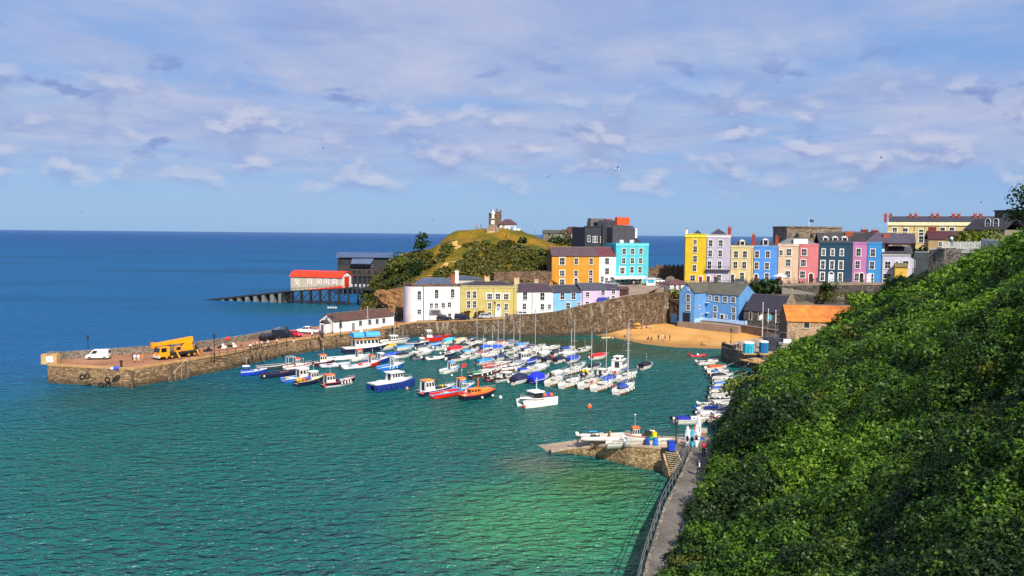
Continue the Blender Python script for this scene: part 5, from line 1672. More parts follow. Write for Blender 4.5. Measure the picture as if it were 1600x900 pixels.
def plant(name, label, cat, base, height, spread, mat, leaf=.35, n=14, trunk=True, group=None, flat=1.0, cover=1.0, seed=1):
 rs = np.random.default_rng(seed)
 root = thing(name, label, cat, tuple(base), 0, group)
 h0 = height * (.42 if trunk else .22)
 cs, rr_ = [], []
 mb = MB()
 if trunk:
  mb.tube((0, 0, -.6), (.05 * height, 0, h0), .035 * height, .024 * height, 7)
 for i in range(n):
  a = 2 * math.pi * (i / n * 2.4 + rs.random() * .2)
  rad = spread * math.sqrt(rs.random()) * .72
  z = h0 + (height - h0) * (rs.random() * .85) * (1 - .45 * (rad / spread) ** 2)
  p = (rad * math.cos(a), rad * math.sin(a) * flat, z)
  cs.append(p)
  rr_.append(spread * (.26 + .2 * rs.random()))
  mb.tube((.05 * height if trunk else 0, 0, h0 * (.6 + .4 * rs.random()) if trunk else -.3), (p[0] * .9, p[1] * .9, p[2]), .014 * height, .006 * height, 5)
 mb.build('trunk' if trunk else 'stems', BARK, root)
 cs, rr_ = np.array(cs), np.array(rr_)
 p, nr, l = dome_leaves(cs, rr_, np.full(len(cs), leaf), cover * .45, .8, -.9)
 leaves_obj('crown' if trunk else 'foliage', p, nr, l, mat, root)
 return root
def at_hill(px, py, Y):
 return P(px, py, Y)
def tree_px(name, label, cat, px, ybase, ytop, wpx, Y, mat, **k):
 b = P(px, ybase, Y)
 t = P(px, ytop, Y)
 sp_ = wpx / 2 * Y / F
 return plant(name, label, cat, b, t.z - b.z, sp_, mat, leaf=k.pop('leaf', max(.22, .0042 * Y)), **k)
BW2 = 'bushes along the foot of the ivy hillside'
tree_px('yellow_green_bush', 'yellow green leafy bush leaning out over the small boats', 'bush', 1166, 652, 575, 78, 121, L_YEL, trunk=False, n=18, group=BW2, seed=3)
tree_px('yellow_green_bush', 'pale yellow bush just below the other yellow green bush by the boats', 'bush', 1158, 668, 608, 50, 114, L_YEL, trunk=False, n=12, group=BW2, seed=4)
tree_px('dark_bush', 'dark green bush hanging over the moored boats below the yellow bushes', 'bush', 1152, 712, 640, 84, 104, L_DARK, trunk=False, n=16, group=BW2, seed=5)
tree_px('broadleaf_tree', 'large dark broadleaf tree beside the slipway and path', 'tree', 1236, 840, 604, 216, 81, L_DARK, n=40, group=BW2, seed=6)
tree_px('broadleaf_tree', 'second dark tree leaning over the path above the walking person', 'tree', 1192, 800, 668, 112, 80, L_DARK, n=20, group=BW2, seed=7)
tree_px('broadleaf_tree', 'dark tree lower down the slope, below the other dark trees beside the path', 'tree', 1190, 880, 720, 170, 70, L_DARK, n=26, group=BW2, seed=27)
tree_px('quayside_shrub', 'palm leaved shrub growing at the foot of the tan stone warehouse', 'bush', 1222, 580, 546, 62, 160, L_YEL, trunk=False, n=12, group=BW2, seed=8)
tree_px('dark_bush', 'dark bush between the quay edge and the ivy hillside', 'bush', 1246, 612, 560, 86, 146, L_DARK, trunk=False, n=16, group=BW2, seed=9)
tree_px('bramble_bush', 'bramble bush spilling onto the lower end of the footpath', 'bush', 1108, 900, 800, 80, 60, L_IVY, trunk=False, n=14, group=BW2, seed=10)
tree_px('bramble_bush', 'dark leafy bramble overhanging the bend of the footpath', 'bush', 1146, 822, 752, 70, 73, L_DARK, trunk=False, n=14, group=BW2, seed=11)
tree_px('skyline_tree', 'tall dark tree cut by the right edge of the photo against the sky', 'tree', 1606, 380, 282, 84, 72, L_DARK, n=16, seed=12, cover=.7)
tree_px('garden_bush', 'bright yellow green hedge behind the white picket fence on the cliff', 'hedge', 1525, 384, 366, 76, 138, L_YEL, trunk=False, n=16, flat=.4, seed=13)
tree_px('garden_bush', 'dark round bush beside the brown roofs left of the cliff garden', 'bush', 1440, 420, 382, 30, 150, L_DARK, trunk=False, n=9, seed=14)
tree_px('terrace_hedge', 'dark green hedge along the foot of the cobalt blue townhouse', 'hedge', 1196, 452, 439, 52, 241, L_DARK, trunk=False, n=16, flat=.4, seed=15)
tree_px('terrace_bush', 'dark green bush on the bank under the navy townhouse', 'bush', 1294, 456, 441, 30, 233, L_DARK, trunk=False, n=9, seed=16)
tree_px('terrace_bush', 'olive bush on the bank beside the lower retaining wall', 'bush', 1290, 470, 452, 46, 232, L_SCRUB, trunk=False, n=10, seed=17)
tree_px('terrace_bush', 'dark scrub bush on the bank right of the church gable', 'bush', 1335, 476, 455, 50, 231, L_SCRUB, trunk=False, n=10, seed=18)
tree_px('wall_top_bush', 'ochre scrub bush growing on the top end of the harbour wall', 'bush', 1052, 468, 453, 36, 238, L_OLIVE, trunk=False, n=10, flat=.5, seed=19)
tree_px('headland_tree', 'rounded dark tree standing out on the left shoulder of the hill against the sea', 'tree', 658, 400, 364, 32, 306, L_DARK, n=14, seed=20, cover=.8)
tree_px('shore_tree', 'olive green tree beside the dark lifeboat station', 'tree', 620, 446, 392, 40, 292, L_OLIVE, n=16, seed=21)
tree_px('shore_tree', 'dark green tree at the foot of the hill above the round fronted house', 'tree', 646, 442, 404, 44, 276, L_DARK, n=14, seed=22)
tree_px('shore_tree', 'small dark bush on the brown rocks left of the round fronted house', 'bush', 606, 444, 425, 26, 296, L_DARK, trunk=False, n=8, seed=23)
for i, (px, yb, yt, w_, Y_, m_, lb) in enumerate([
  (884, 386, 362, 42, 318, L_SCRUB, 'green bush left of the small white cottage on the ridge'),
  (912, 386, 366, 24, 316, L_DARK, 'dark bush between the white cottage and the charcoal mansion'),
  (866, 382, 366, 26, 322, L_DARK, 'low dark bush in front of the long grey ridge building'),
  (848, 410, 390, 36, 285, L_DARK, 'dark tree clump just left of the orange house gable'),
  (852, 422, 402, 26, 270, L_SCRUB, 'scrubby bush against the orange house gable wall'),
  (814, 384, 373, 20, 309, L_DARK, 'round dark bush alone on the grass right of the summit')]):
 tree_px('hill_bush', lb, 'bush', px, yb, yt, w_, Y_, m_, trunk=False, n=9, seed=30 + i)
tree_px('ridge_bush', 'bright green bush on the brow of the ivy slope beside the warehouse roof', 'bush', 1352, 490, 458, 60, 158, L_IVY, trunk=False, n=12, group=BW2, seed=51)
for i, (px, yb, yt, w_, Y_, lb) in enumerate([
  (727, 500, 484, 20, 221.3, 'rust coloured shrub beside the dark car at the yellow house'),
  (749, 500, 485, 19, 221.8, 'rust coloured shrub between the two parked cars at the yellow house')]):
 tree_px('rust_shrub', lb, 'shrub', px, yb, yt, w_, Y_, L_RED, trunk=False, n=8, seed=40 + i)
# scrub mass on the castle hill slopes
N = 5200
sx = -62 + 100 * rng.random(N)
sy = 238 + 92 * rng.random(N)
sz = town_z(sx, sy)
px, py, dd_ = topix(sx, sy, sz)
in_ = inpoly(sx, sy, TOWN_POLY)
trail = np.array([(655, 438), (680, 424), (700, 413), (722, 402), (718, 390), (708, 379)], float)
dist = np.full(N, 1e9)
for a, b in zip(trail[:-1], trail[1:]):
 ab = b - a
 q = np.stack([px, py], 1) - a
 t = np.clip((q @ ab) / (ab @ ab), 0, 1)
 dist = np.minimum(dist, np.hypot(*(q - t[:, None] * ab).T))
patch_ = vnoise(sx / 11, sy / 11, 21)
top = np.interp(px, [600, 640, 690, 725, 770, 800, 830, 860, 900], [420, 394, 383, 384, 377, 381, 393, 400, 404])
gap = vnoise(sx / 20 + 7, sy / 9, 33)
ok = in_ & (py > top + 3 * patch_) & (dist > 9 + 6 * patch_) & (px < 868) & (sz > 2.5) & (sy > 243) & ((gap > -.45) | (py > 412)) & ~((px > 630) & (px < 688) & (py < 399)) & ~((px > 640) & (px < 724) & (py < 386) & (py > 380) & (gap < .1))
sx, sy, sz = sx[ok], sy[ok], sz[ok]
r_ = .8 + 1.6 * rng.random(len(sx)) ** 2
p, nr, l = dome_leaves(np.stack([sx, sy, sz], 1), r_, np.full(len(sx), .95), .8)
print('scrub', len(p), len(sx))
tag(leaves_obj('hill_scrub', p, nr, l, L_SCRUB), kind='stuff')
# shore rocks at the foot of the hill
rk = []
for i, (px, py, Y_, r_) in enumerate([(612, 462, 262, 3.2), (622, 470, 252, 3.0), (630, 480, 244, 2.6), (604, 470, 268, 2.2), (640, 490, 236, 2.0), (618, 484, 240, 1.6), (626, 458, 262, 3.0), (598, 458, 276, 2.0)]):
 q = P(px, py, Y_)
 b = bmesh.new()
 bmesh.ops.create_icosphere(b, subdivisions=3, radius=1)
 for v in b.verts:
  c = v.co
  k_ = 1 + .25 * math.sin(4 * c.x + i) * math.cos(5 * c.y + 2 * i) + .14 * math.sin(9 * c.z + 7 * c.x + i)
  v.co = Vector((c.x * r_ * 1.5 * k_, c.y * r_ * k_, c.z * r_ * .9 * k_))
 me = bpy.data.meshes.new('shore_rock')
 b.to_mesh(me)
 b.free()
 me.materials.append(M_ROCK)
 o = bpy.data.objects.new('shore_rock', me)
 COL.objects.link(o)
 o.location = (q.x, q.y, max(.2, q.z - r_ * .3))
 tag(o, 'brown weathered rock in the heap between the hill foot and the white round house', 'rock', 'shore rocks below the hill')
# =================================================================== BOATS
BG = 'boats moored in the harbour'
class Boat:
 """local frame: bow towards +x, waterline z=0"""
 def __init__(s, name, label, cat, px, py, hd, L, B, Fb, group=BG, z=0.0, pos=None):
  q = G(px, py, z) if pos is None else Vector(pos)
  s.root = thing(name, label, cat, tuple(q), R(hd), group)
  s.L, s.B, s.F = L, B, Fb
 def half(s, t):
  w = s.B / 2 * (1 - max(0.0, (t - .42) / .58) ** s.full)
  return max(.03, w * (s.tr + (1 - s.tr) * min(1, t / .35)))
 def top(s, t):
  return s.F * (1 + s.sheer * max(0, t - .1) ** 1.8)
 def hull(s, color, sheer=.55, full=2.1, tr=.86, rake=.14, floor=.35, stripe=None, boot=None, keel=-.3, inner=None, mat=None):
  s.sheer, s.full, s.tr = sheer, full, tr
  L, N = s.L, 13
  rings, top = [], []
  for i in range(N):
   t = i / (N - 1)
   w, zt = s.half(t), s.top(t)
   xr = L * (t - .5)
   bk = rake * L * t ** 4
   zf = zt - min(floor, zt * .8)
   iw = max(.01, w - .09)
   def X(z):
    return xr - bk * (1 - max(0, min(1, z / zt)))
   low = w * (.80 - .35 * t ** 2)
   rings.append([(X(zt), w, zt), (X(zt * .5), w * .97 - .02 * t, zt * .5), (X(0), low, 0.02), (X(0) - .1 * bk, low * .3, keel), (X(0) - .1 * bk, -low * .3, keel), (X(0), -low, .02),
      (X(zt * .5), -w * .97 + .02 * t, zt * .5), (X(zt), -w, zt), (X(zt) - .03, -iw, zt), (X(zt) - .03, -iw * .93, zf), (X(zt) - .03, iw * .93, zf), (X(zt) - .03, iw, zt)])
  hm = mat or pm(color, .3, .08, 2, 0, .12)
  s.hm = hm
  h = MB().loft(rings).build('hull', hm, s.root, 35)
  s.h = h
  if inner:
   fl = []
   for i in range(N):
    t = i / (N - 1)
    w, zt = max(.02, s.half(t) - .12), s.top(t)
    zf = zt - min(floor, zt * .8) + .02
    fl.append([(L * (t - .5) - .05, w * .92, zf), (L * (t - .5) - .05, -w * .92, zf)])
   MB().loft(fl, False, False).build('cockpit_floor', pm(inner, .7, .15, 2), h)
  # rubbing strake round the sheer
  sk = []
  for sg in (1, -1):
   rr = []
   for i in range(N):
    t = i / (N - 1)
    w, zt = s.half(t), s.top(t)
    x = L * (t - .5)
    rr.append([(x, sg * (w - .03), zt + .05), (x + .02, sg * (w + .05), zt + .04), (x + .02, sg * (w + .05), zt - .09), (x, sg * (w - .03), zt - .09)])
   sk.append(rr)
  mb = MB()
  for rr in sk:
   mb.loft(rr)
  mb.build('gunwale', pm(stripe or '#e8e6e0', .4), h)
  if boot:
   mb = MB()
   for sg in (1, -1):
    rr = []
    for i in range(N):
     t = i / (N - 1)
     w, zt = s.half(t), s.top(t)
     low = w * (.80 - .35 * t ** 2)
     x = L * (t - .5) - rake * L * t ** 4 * .9
     k1 = .34
     wl = low + (w * .97 - low) * (k1 / .5)
     rr.append([(x, sg * (low + .025), -.05), (x + rake * L * t ** 4 * k1, sg * (wl + .03), zt * k1), (x + rake * L * t ** 4 * k1, sg * (wl - .05), zt * k1), (x, sg * (low - .05), -.05)])
    mb.loft(rr)
   mb.build('boot_stripe', pm(boot, .5), h)
  return s
 def deck(s, t0, t1, color='#e6e4de', lift=.0, name='foredeck', crown=.06):
  rr = []
  n = 8
  for i in range(n + 1):
   t = t0 + (t1 - t0) * i / n
   w, z = max(.02, s.half(t) - .06), s.top(t) + lift
   x = s.L * (t - .5) - .03
   rr.append([(x, w, z - .05), (x, w * .5, z + crown), (x, -w * .5, z + crown), (x, -w, z - .05), (x, 0, z - .12)])
  MB().loft(rr).build(name, pm(color, .45, .08, 2), s.root, 40)
  return s
 def house(s, t0, t1, h, wk=.72, color='#e8e6e0', roof='#e8e6e0', z0=None, rake=.12, name='wheelhouse', aft=0.0, win=True, over=.12, hw=None, roof_t=.1, nw=3):
  x0, x1 = s.L * (t0 - .5), s.L * (t1 - .5)
  w = hw or s.half((t0 + t1) / 2) * wk
  z0 = s.F * .55 if z0 is None else z0
  z1 = s.top((t0 + t1) / 2) + h
  b = [(x0, w, z0), (x0, -w, z0), (x1, -w * .92, z0), (x1, w * .92, z0)]
  t_ = [(x0 + aft, w * .93, z1), (x0 + aft, -w * .93, z1), (x1 - rake * h * 2, -w * .85, z1), (x1 - rake * h * 2, w * .85, z1)]
  o = MB().loft([b, t_]).build(name, pm(color, .4, .06, 2, 0, .1), s.root)
  s.house_top = z1
  if win:
   zb = z0 + (z1 - z0) * .52
   zt = z0 + (z1 - z0) * .88
   f0, f1 = (zb - z0) / (z1 - z0), (zt - z0) / (z1 - z0)
   L3 = lambda a, c, f: Vector(a).lerp(Vector(c), f)
   P00, P01 = L3(b[0], t_[0], f0), L3(b[0], t_[0], f1)
   P10, P11 = L3(b[3], t_[3], f0), L3(b[3], t_[3], f1)
   mbw = []
   for sg in (1, -1):
    for k_ in range(nw):
     a0, a1 = (k_ + .14) / nw, (k_ + .86) / nw
     q = [P00.lerp(P10, a0), P00.lerp(P10, a1), P01.lerp(P11, a1), P01.lerp(P11, a0)]
     q = [Vector((p.x, p.y + .02, p.z)) for p in q]
     q2 = [Vector((p.x, p.y - .05, p.z)) for p in q]
     if sg < 0:
      q = [Vector((p.x, -p.y, p.z)) for p in q]
      q2 = [Vector((p.x, -p.y, p.z)) for p in q2]
     MB().loft([q, q2]).build('window', M_GLASS, o)
   # windscreen
   A0, A1 = L3(b[3], t_[3], f0), L3(b[3], t_[3], f1)
   B0, B1 = L3(b[2], t_[2], f0), L3(b[2], t_[2], f1)
   q = [A0.lerp(B0, .08), A0.lerp(B0, .92), A1.lerp(B1, .92), A1.lerp(B1, .08)]
   MB().loft([[p + Vector((.03, 0, .01)) for p in q], [p - Vector((.05, 0, 0)) for p in q]]).build('windscreen', M_GLASS, o)
   C0, C1 = L3(b[0], t_[0], f0 * .4), L3(b[0], t_[0], f1)
   D0, D1 = L3(b[1], t_[1], f0 * .4), L3(b[1], t_[1], f1)
   q = [C0.lerp(D0, .3), C0.lerp(D0, .72), C1.lerp(D1, .72), C1.lerp(D1, .3)]
   MB().loft([[p - Vector((.03, 0, 0)) for p in q], [p + Vector((.05, 0, 0)) for p in q]]).build('cabin_door', pm('#2b2e34', .5), o)
  r = [(t_[0][0] - over, t_[0][1] + over), (t_[1][0] - over, t_[1][1] - over), (t_[2][0] + over, t_[2][1] - over), (t_[3][0] + over, t_[3][1] + over)]
  mb = MB().loft([[(p[0], p[1], z1) for p in r], [(p[0], p[1], z1 + roof_t) for p in r], [(p[0] * .94 + .06 * (x0 + x1) / 2, p[1] * .75, z1 + roof_t + .08) for p in r]])
  mb.build('roof', pm(roof, .45, .08, 2), o)
  s.hx = ((x0 + x1) / 2, w)
  return s
 def mast(s, t, h, r=.06, z0=None, color='#b9bcc0', gear=True):
  x = s.L * (t - .5)
  z0 = s.F if z0 is None else z0
  m = MB().tube((x, 0, z0), (x, 0, z0 + h), r, r * .7).tube((x, -h * .16, z0 + h * .68), (x, h * .16, z0 + h * .68), r * .6)
  m = m.build('mast', pm(color, .35, .08, 2, .3), s.root)
  if gear:
   MB().ball((x, 0, z0 + h + .12), .12).build('mast_light', WHITE, m)
  return s
 def rig(s, t, h, boom=True, cover='#2c3f8c', z0=None):
  """sailing mast with spreaders, stays and a boom with stowed sail"""
  L = s.L
  x = L * (t - .5)
  z0 = s.F + .25 if z0 is None else z0
  mm_ = pm('#c9c7c0', .35, .08, 2, .2)
  m = MB().tube((x, 0, z0), (x, 0, z0 + h), .07, .05).build('mast', mm_, s.root)
  MB().tube((x, -.6, z0 + h * .55), (x, .6, z0 + h * .55), .035).build('spreaders', mm_, m)
  mb = MB()
  top = (x, 0, z0 + h)
  mb.tube(top, (L * .49, 0, s.top(1) + .1), .018, None, 4).tube(top, (-L * .49, 0, s.F + .1), .018, None, 4)
  for sg in (1, -1):
   w = s.half(t) * .95
   mb.path([top, (x, sg * .6, z0 + h * .55), (x - .2, sg * w, s.top(t))], .016, 4)
  mb.build('rigging', STEEL, m)
  if boom:
   b = MB().tube((x, 0, z0 + .75), (x - L * .36, 0, z0 + .8), .05).build('boom', mm_, m)
   rr = []
   for i in range(7):
    f = i / 6
    r = .16 * (1.1 - .6 * f)
    xx = x - .1 - L * .34 * f
    rr.append([(xx, r * .7 * math.cos(a), z0 + .92 + r * math.sin(a)) for a in [k_ * math.pi / 4 for k_ in range(8)]])
   MB().loft(rr).build('sail_cover', pm(cover, .8), b)
  return s
 def coachroof(s, t0, t1, h=.45, color='#dfdbcf', win=True, wk=.66):
  rr = []
  n = 6
  for i in range(n + 1):
   t = t0 + (t1 - t0) * i / n
   k_ = 1 - .75 * max(0, i / n - .6) / .4
   w = s.half(t) * wk
   z = s.top(t) - .05
   x = s.L * (t - .5)
   hh = h * k_
   rr.append([(x, w, z), (x, w * .86, z + hh * .8), (x, w * .4, z + hh), (x, -w * .4, z + hh), (x, -w * .86, z + hh * .8), (x, -w, z)])
  c = MB().loft(rr).build('coachroof', pm(color, .35, .06, 2), s.root, 30)
  if win:
   for sg in (1, -1):
    for a, b in ((.12, .32), (.40, .58)):
     q = []
     for f, zz in ((a, .25), (b, .25), (b, .62), (a, .62)):
      t = t0 + (t1 - t0) * f
      w = s.half(t) * wk
      q.append(Vector((s.L * (t - .5), sg * (w * (1 - .14 * zz / .8) + .015), s.top(t) - .05 + h * zz)))
     MB().loft([q, [p - Vector((0, sg * .05, 0)) for p in q]]).build('window', M_GLASS, c)
  s.cz = h
  return s
 def outboard(s, y=0.0, color='#17181c', k=1.0, up=True):
  x = -s.L / 2
  z = s.F * .9
  o = MB()
  rr = []
  for i, (zz, a, b) in enumerate(((0, .16, .12), (.1, .24, .17), (.35, .26, .18), (.5, .2, .14), (.55, .08, .06))):
   tilt = -.25 * zz if up else 0
   rr.append([(x - .3 * k + k * (a * math.cos(t) + tilt), y + k * b * math.sin(t), z + k * zz) for t in [j * math.pi / 4 for j in range(8)]])
  o.loft(rr)
  m = o.build('outboard_motor', pm(color, .35), s.root, 40)
  MB().box(x - .38 * k, x - .2 * k, y - .06 * k, y + .06 * k, -.4, z + .02).box(x - .25, x + .08, y - .12, y + .12, z - .2, z).build('motor_leg', pm('#3a3c42', .5), m)
  return s
 def cover(s, t0, t1, color, h=.45, wk=1.02, flat=False):
  rr = []
  n = 7
  for i in range(n + 1):
   f = i / n
   t = t0 + (t1 - t0) * f
   w = s.half(t) * wk
   z = s.top(t) - .08
   x = s.L * (t - .5)
   hh = h * (math.sin(math.pi * (.15 + .7 * f)) ** .7 if not flat else (1 if 0 < i < n else .5)) + .08
   rr.append([(x, w + .03, z), (x, w * .78, z + hh * .72 + .06), (x, w * .3, z + hh * (1 + .04 * math.sin(5 * f * math.pi))), (x, -w * .3, z + hh), (x, -w * .78, z + hh * .72 + .06), (x, -w - .03, z)])
  MB().loft(rr).build('canvas_cover', pm(color, .75, .12, 2), s.root, 50)
  return s
 def screen(s, t, h=.5, wk=.75):
  x = s.L * (t - .5)
  w = s.half(t) * wk
  z = s.top(t)
  mb = MB().loft([[(x, w, z - .05), (x + .35, w * .5, z), (x + .35, -w * .5, z), (x, -w, z - .05)], [(x - .3, w * .9, z + h), (x - .05, w * .45, z + h), (x - .05, -w * .45, z + h), (x - .3, -w * .9, z + h)]], False, False)
  sc_ = mb.build('windscreen', pm('#22282e', .12), s.root)
  MB().path([(x - .3, w * .9, z + h), (x - .05, w * .45, z + h), (x - .05, -w * .45, z + h), (x - .3, -w * .9, z + h)], .03, 5).build('screen_frame', STEEL, sc_)
  return s
 def thwarts(s, ts, color='#a58a62'):
  for t in ts:
   w = s.half(t) - .08
   x = s.L * (t - .5)
   MB().box(x - .13, x + .13, -w, w, s.top(t) - .22, s.top(t) - .17).build('thwart', pm(color, .7), s.root)
  return s
 def rail(s, t0, t1, h=.55, color='#b9bcc0'):
  m = pm(color, .3, .05, 2, .5)
  mb = MB()
  n = 6
  for sg in (1, -1):
   pts = []
   for i in range(n + 1):
    t = t0 + (t1 - t0) * i / n
    p = (s.L * (t - .5) - .05, sg * (s.half(t) - .06), s.top(t) + h)
    pts.append(p)
    mb.tube((p[0], p[1], s.top(t) - .05), p, .022, None, 4)
   mb.path(pts, .025, 4)
   if t1 < .9:
    mb.build('guard_rail', m, s.root)
    mb = MB()
  if t1 >= .9:
   x, w, z = s.L * (t1 - .5) - .05, s.half(t1) - .06, s.top(t1) + h
   mb.tube((x, w, z), (x, -w, z), .025, None, 4).build('guard_rail', m, s.root)
  return s
 def balls(s, pts, color='#e8622a', r=.28, name='fender'):
  for p in pts:
   MB().ball(p, r).build(name, pm(color, .5), s.root)
  return s
 def fenders(s, ts, color='#e8e6e0', side=-1, r=.13, h=.5):
  for t in ts:
   y = side * (s.half(t) + .12)
   x = s.L * (t - .5)
   z = s.top(t) * .6
   MB().lathe([(.04, -h / 2), (r, -h * .35), (r, h * .35), (.04, h / 2)], 8, (x, y, z)).build('fender', pm(color, .5), s.root)
  return s
 def stuff(s, pts):
  """gear in the cockpit: (x,y,z,sx,sy,sz,color,name)"""
  for x, y, z, a, b, c, col_, nm in pts:
   MB().box(x - a, x + a, y - b, y + b, z, z + c).build(nm, pm(col_, .6, .15, 3), s.root)
  return s
 def ensign(s, h=1.3, color='#c0202a'):
  x = -s.L / 2 + .1
  p = MB().tube((x, .2, s.F), (x - .35, .2, s.F + h), .025).build('flag_staff', WOOD, s.root)
  MB().loft([[(x - .3 - .13 * i, .2 + .06 * math.sin(i * 1.6), s.F + h - .05 - .03 * i), (x - .25 - .13 * i, .2 + .06 * math.sin(i * 1.6 + .4), s.F + h - .6 - .04 * i)] for i in range(6)], False, False).build('flag', pm(color, .8), p)
  return s
def yacht(label, px, py, hd, L, mh, mt=.56, cover='#2c3f8c', hull='#dfdbcf', stripe=None, flag=False, boom=True, dodger=None, boot=None):
 L *= .93
 b = Boat('sailing_yacht', label, 'yacht', px, py, hd + 6, L, L * .32, .95)
 b.hull(hull, .35, 1.9, .72, .16, .45, stripe or '#d8d6d0', boot or '#8a5a3a', inner='#cfcac0')
 b.deck(.42, 1.0).coachroof(.40, .80, .42).rig(mt, mh, boom, cover).rail(.72, .99).rail(.02, .3)
 b.fenders((.3, .5, .68))
 b.stuff([(-L * .02, 0, 1.0, .05, .3, .45, '#5a3a2a', 'hatch_boards')])
 if dodger:
  b.cover(.30, .44, dodger, .75, .8)
 if flag:
  b.ensign()
 return b
def runabout(label, px, py, hd, L, cover=None, hull='#dfdbcf', stripe=None, motor='#17181c', cab=True, mh=0, boot=None, cov=(.02, .62), ch=.5, cat='boat', name='motor_boat'):
 L *= .9
 b = Boat(name, label, cat, px, py, hd + (14 if hd > 19 else 0), L, L * .4, .74)
 b.hull(hull, .4, 2.0, .88, .16, .4, stripe or '#d0ceca', boot, inner='#b9b5aa')
 b.deck(.55, 1.0)
 if cab:
  b.coachroof(.46, .84, .36)
  b.screen(.46, .45)
 if cover:
  b.cover(cov[0], cov[1], cover, ch)
 else:
  b.stuff([(-L * .18, L * .08, .5, .22, .22, .35, '#d8d4ca', 'seat'), (-L * .18, -L * .08, .5, .22, .22, .35, '#3a3c42', 'seat'), (-L * .36, 0, .5, .25, L * .13, .25, '#24262c', 'battery_box')])
 if motor:
  b.outboard(0, motor)
 if mh:
  b.mast(.5, mh, .04, None, gear=False)
 b.rail(.7, .98, .35)
 return b
def rib(label, px, py, hd, L, tube='#c9c7c0', motor='#17181c', group=BG, z=0.0, seat='#d8d6d0', pos=None, name='inflatable_boat'):
 b = Boat(name, label, 'inflatable', px, py, hd, L, L * .38, .5, group, z, pos)
 pts = []
 w = L * .145
 for i in range(25):
  f = i / 24
  a = (f - .5) * 2
  if abs(a) > .35:
   x = -L / 2 + (1 - abs(a)) / .65 * L * .62
   y = math.copysign(w, a)
   zz = .32
  else:
   t = a / .35 * math.pi / 2
   x = L * .12 + L * .34 * math.cos(t)
   y = w * math.sin(t)
   zz = .32 + .22 * math.cos(t)
  pts.append(Vector((x, y, zz)))
 r = L * .048
 rr = []
 for i, p in enumerate(pts):
  d = (pts[min(i + 1, 24)] - pts[max(i - 1, 0)]).normalized()
  u = d.cross(Vector((0, 0, 1))).normalized()
  v = u.cross(d)
  k_ = .55 if i in (0, 24) else 1
  rr.append([tuple(p + (u * math.cos(t) + v * math.sin(t)) * r * k_) for t in [j * math.pi / 4 for j in range(8)]])
 MB().loft(rr).build('inflated_tube', pm(tube, .5, .08, 2), b.root, 50)
 MB().prism([(-L / 2 + .1, -w), (L * .12, -w), (L * .4, -.05), (L * .4, .05), (L * .12, w), (-L / 2 + .1, w)], .0, .22).build('hull', pm('#8d9094', .6), b.root)
 c = MB().box(-L * .1, L * .02, -.28, .28, .2, .85).build('console', pm(seat, .5), b.root)
 MB().box(-L * .0, L * .03, -.26, .26, .8, 1.05).build('windscreen', M_GLASS, c)
 MB().box(-L * .28, -L * .16, -.25, .25, .2, .62).build('seat', pm('#2a2c30', .7), b.root)
 b.F = .55
 b.outboard(0, motor, 1.0)
 return b
def fisher(label, px, py, hd, L, hull, roof, cab='#e8e6e0', stripe=None, boot=None, aft=False, mh=2.5, inner='#9a8f7c', name='fishing_boat', h=1.5, B=None, ht=(.55, .76), deckc='#d8d4ca', Fb=.95, tr=.82, full=2.2, win=True, wk=.72, mt=None):
 b = Boat(name, label, 'fishing boat', px, py, hd, L, B or L * .36, Fb)
 b.hull(hull, .6, full, tr, .12, .5, stripe, boot, inner=inner)
 b.deck(.74, 1.0, deckc)
 t0, t1 = (.08, .36) if aft else ht
 b.house(t0, t1, h, wk, cab, roof, win=win)
 if mh:
  b.mast(mt or (t0 + t1) / 2, mh, .05, b.house_top)
 b.rail(.8, .99, .45)
 b.root.scale = (.78 if L > 10 else .88,) * 3
 return b
# ---- left group beside the pier (north to south as they lie in the photo)
b = fisher('royal blue fishing boat with blue wheelhouse and white roof, nearest the pier steps', 397, 586, 22, 5.6, '#1f46c0', '#dfdbcf', '#2a56d8', '#e8e6e0', None, True, 1.6, h=1.1)
b.stuff([(.4, .2, .7, .3, .3, .5, '#e0ddd4', 'fish_box'), (1.0, -.2, .7, .35, .2, .3, '#3a3c40', 'net_pile')])
b = Boat('open_boat', 'long grey and white open boat lying behind the royal blue fishing boat', 'open boat', 428, 577, 24, 7.0, 2.2, .8)
b.hull('#4a4d55', .5, 2.0, .8, .12, .5, '#cfccc4', None, inner='#8d8a80').thwarts((.3, .5, .7))
b = Boat('open_boat', 'long dark navy open boat with brown timber on board between two blue boats', 'open boat', 440, 588, 30, 8.2, 2.4, .85)
b.hull('#232746', .5, 2.0, .8, .12, .5, '#3a3550', None, inner='#6a5a4a').thwarts((.28, .48, .68), '#7a4a28').stuff([(.5, 0, .6, .9, .3, .3, '#a0562a', 'timber_stack')]).balls([(-3.6, -1.3, .5)], '#d8d4cc', .2)
b = fisher('white fishing boat with red canopy and pale steel gantry behind the navy open boat', 466, 577, 35, 6.6, '#e4e2dc', '#e0482a', '#dfdbcf', '#b9443a', None, False, 0, ht=(.38, .6))
mb = MB().path([(-2.6, .9, .8), (-2.6, .9, 3.1), (-2.6, -.9, 3.1), (-2.6, -.9, .8)], .06).path([(-.9, .9, .8), (-.9, .9, 3.1), (-.9, -.9, 3.1), (-.9, -.9, .8)], .06)
mb.path([(-2.6, .9, 3.1), (-.9, .9, 3.1)], .06).path([(-2.6, -.9, 3.1), (-.9, -.9, 3.1)], .06).build('gantry', pm('#c8cacc', .4), b.root)
b = fisher('white cabin cruiser with bright blue hull sides and sloping white roof', 470, 595, 42, 8.2, '#2f6fd0', '#f0eee8', '#dfdbcf', '#dfdbcf', None, False, 2.0, h=1.5, ht=(.42, .72))
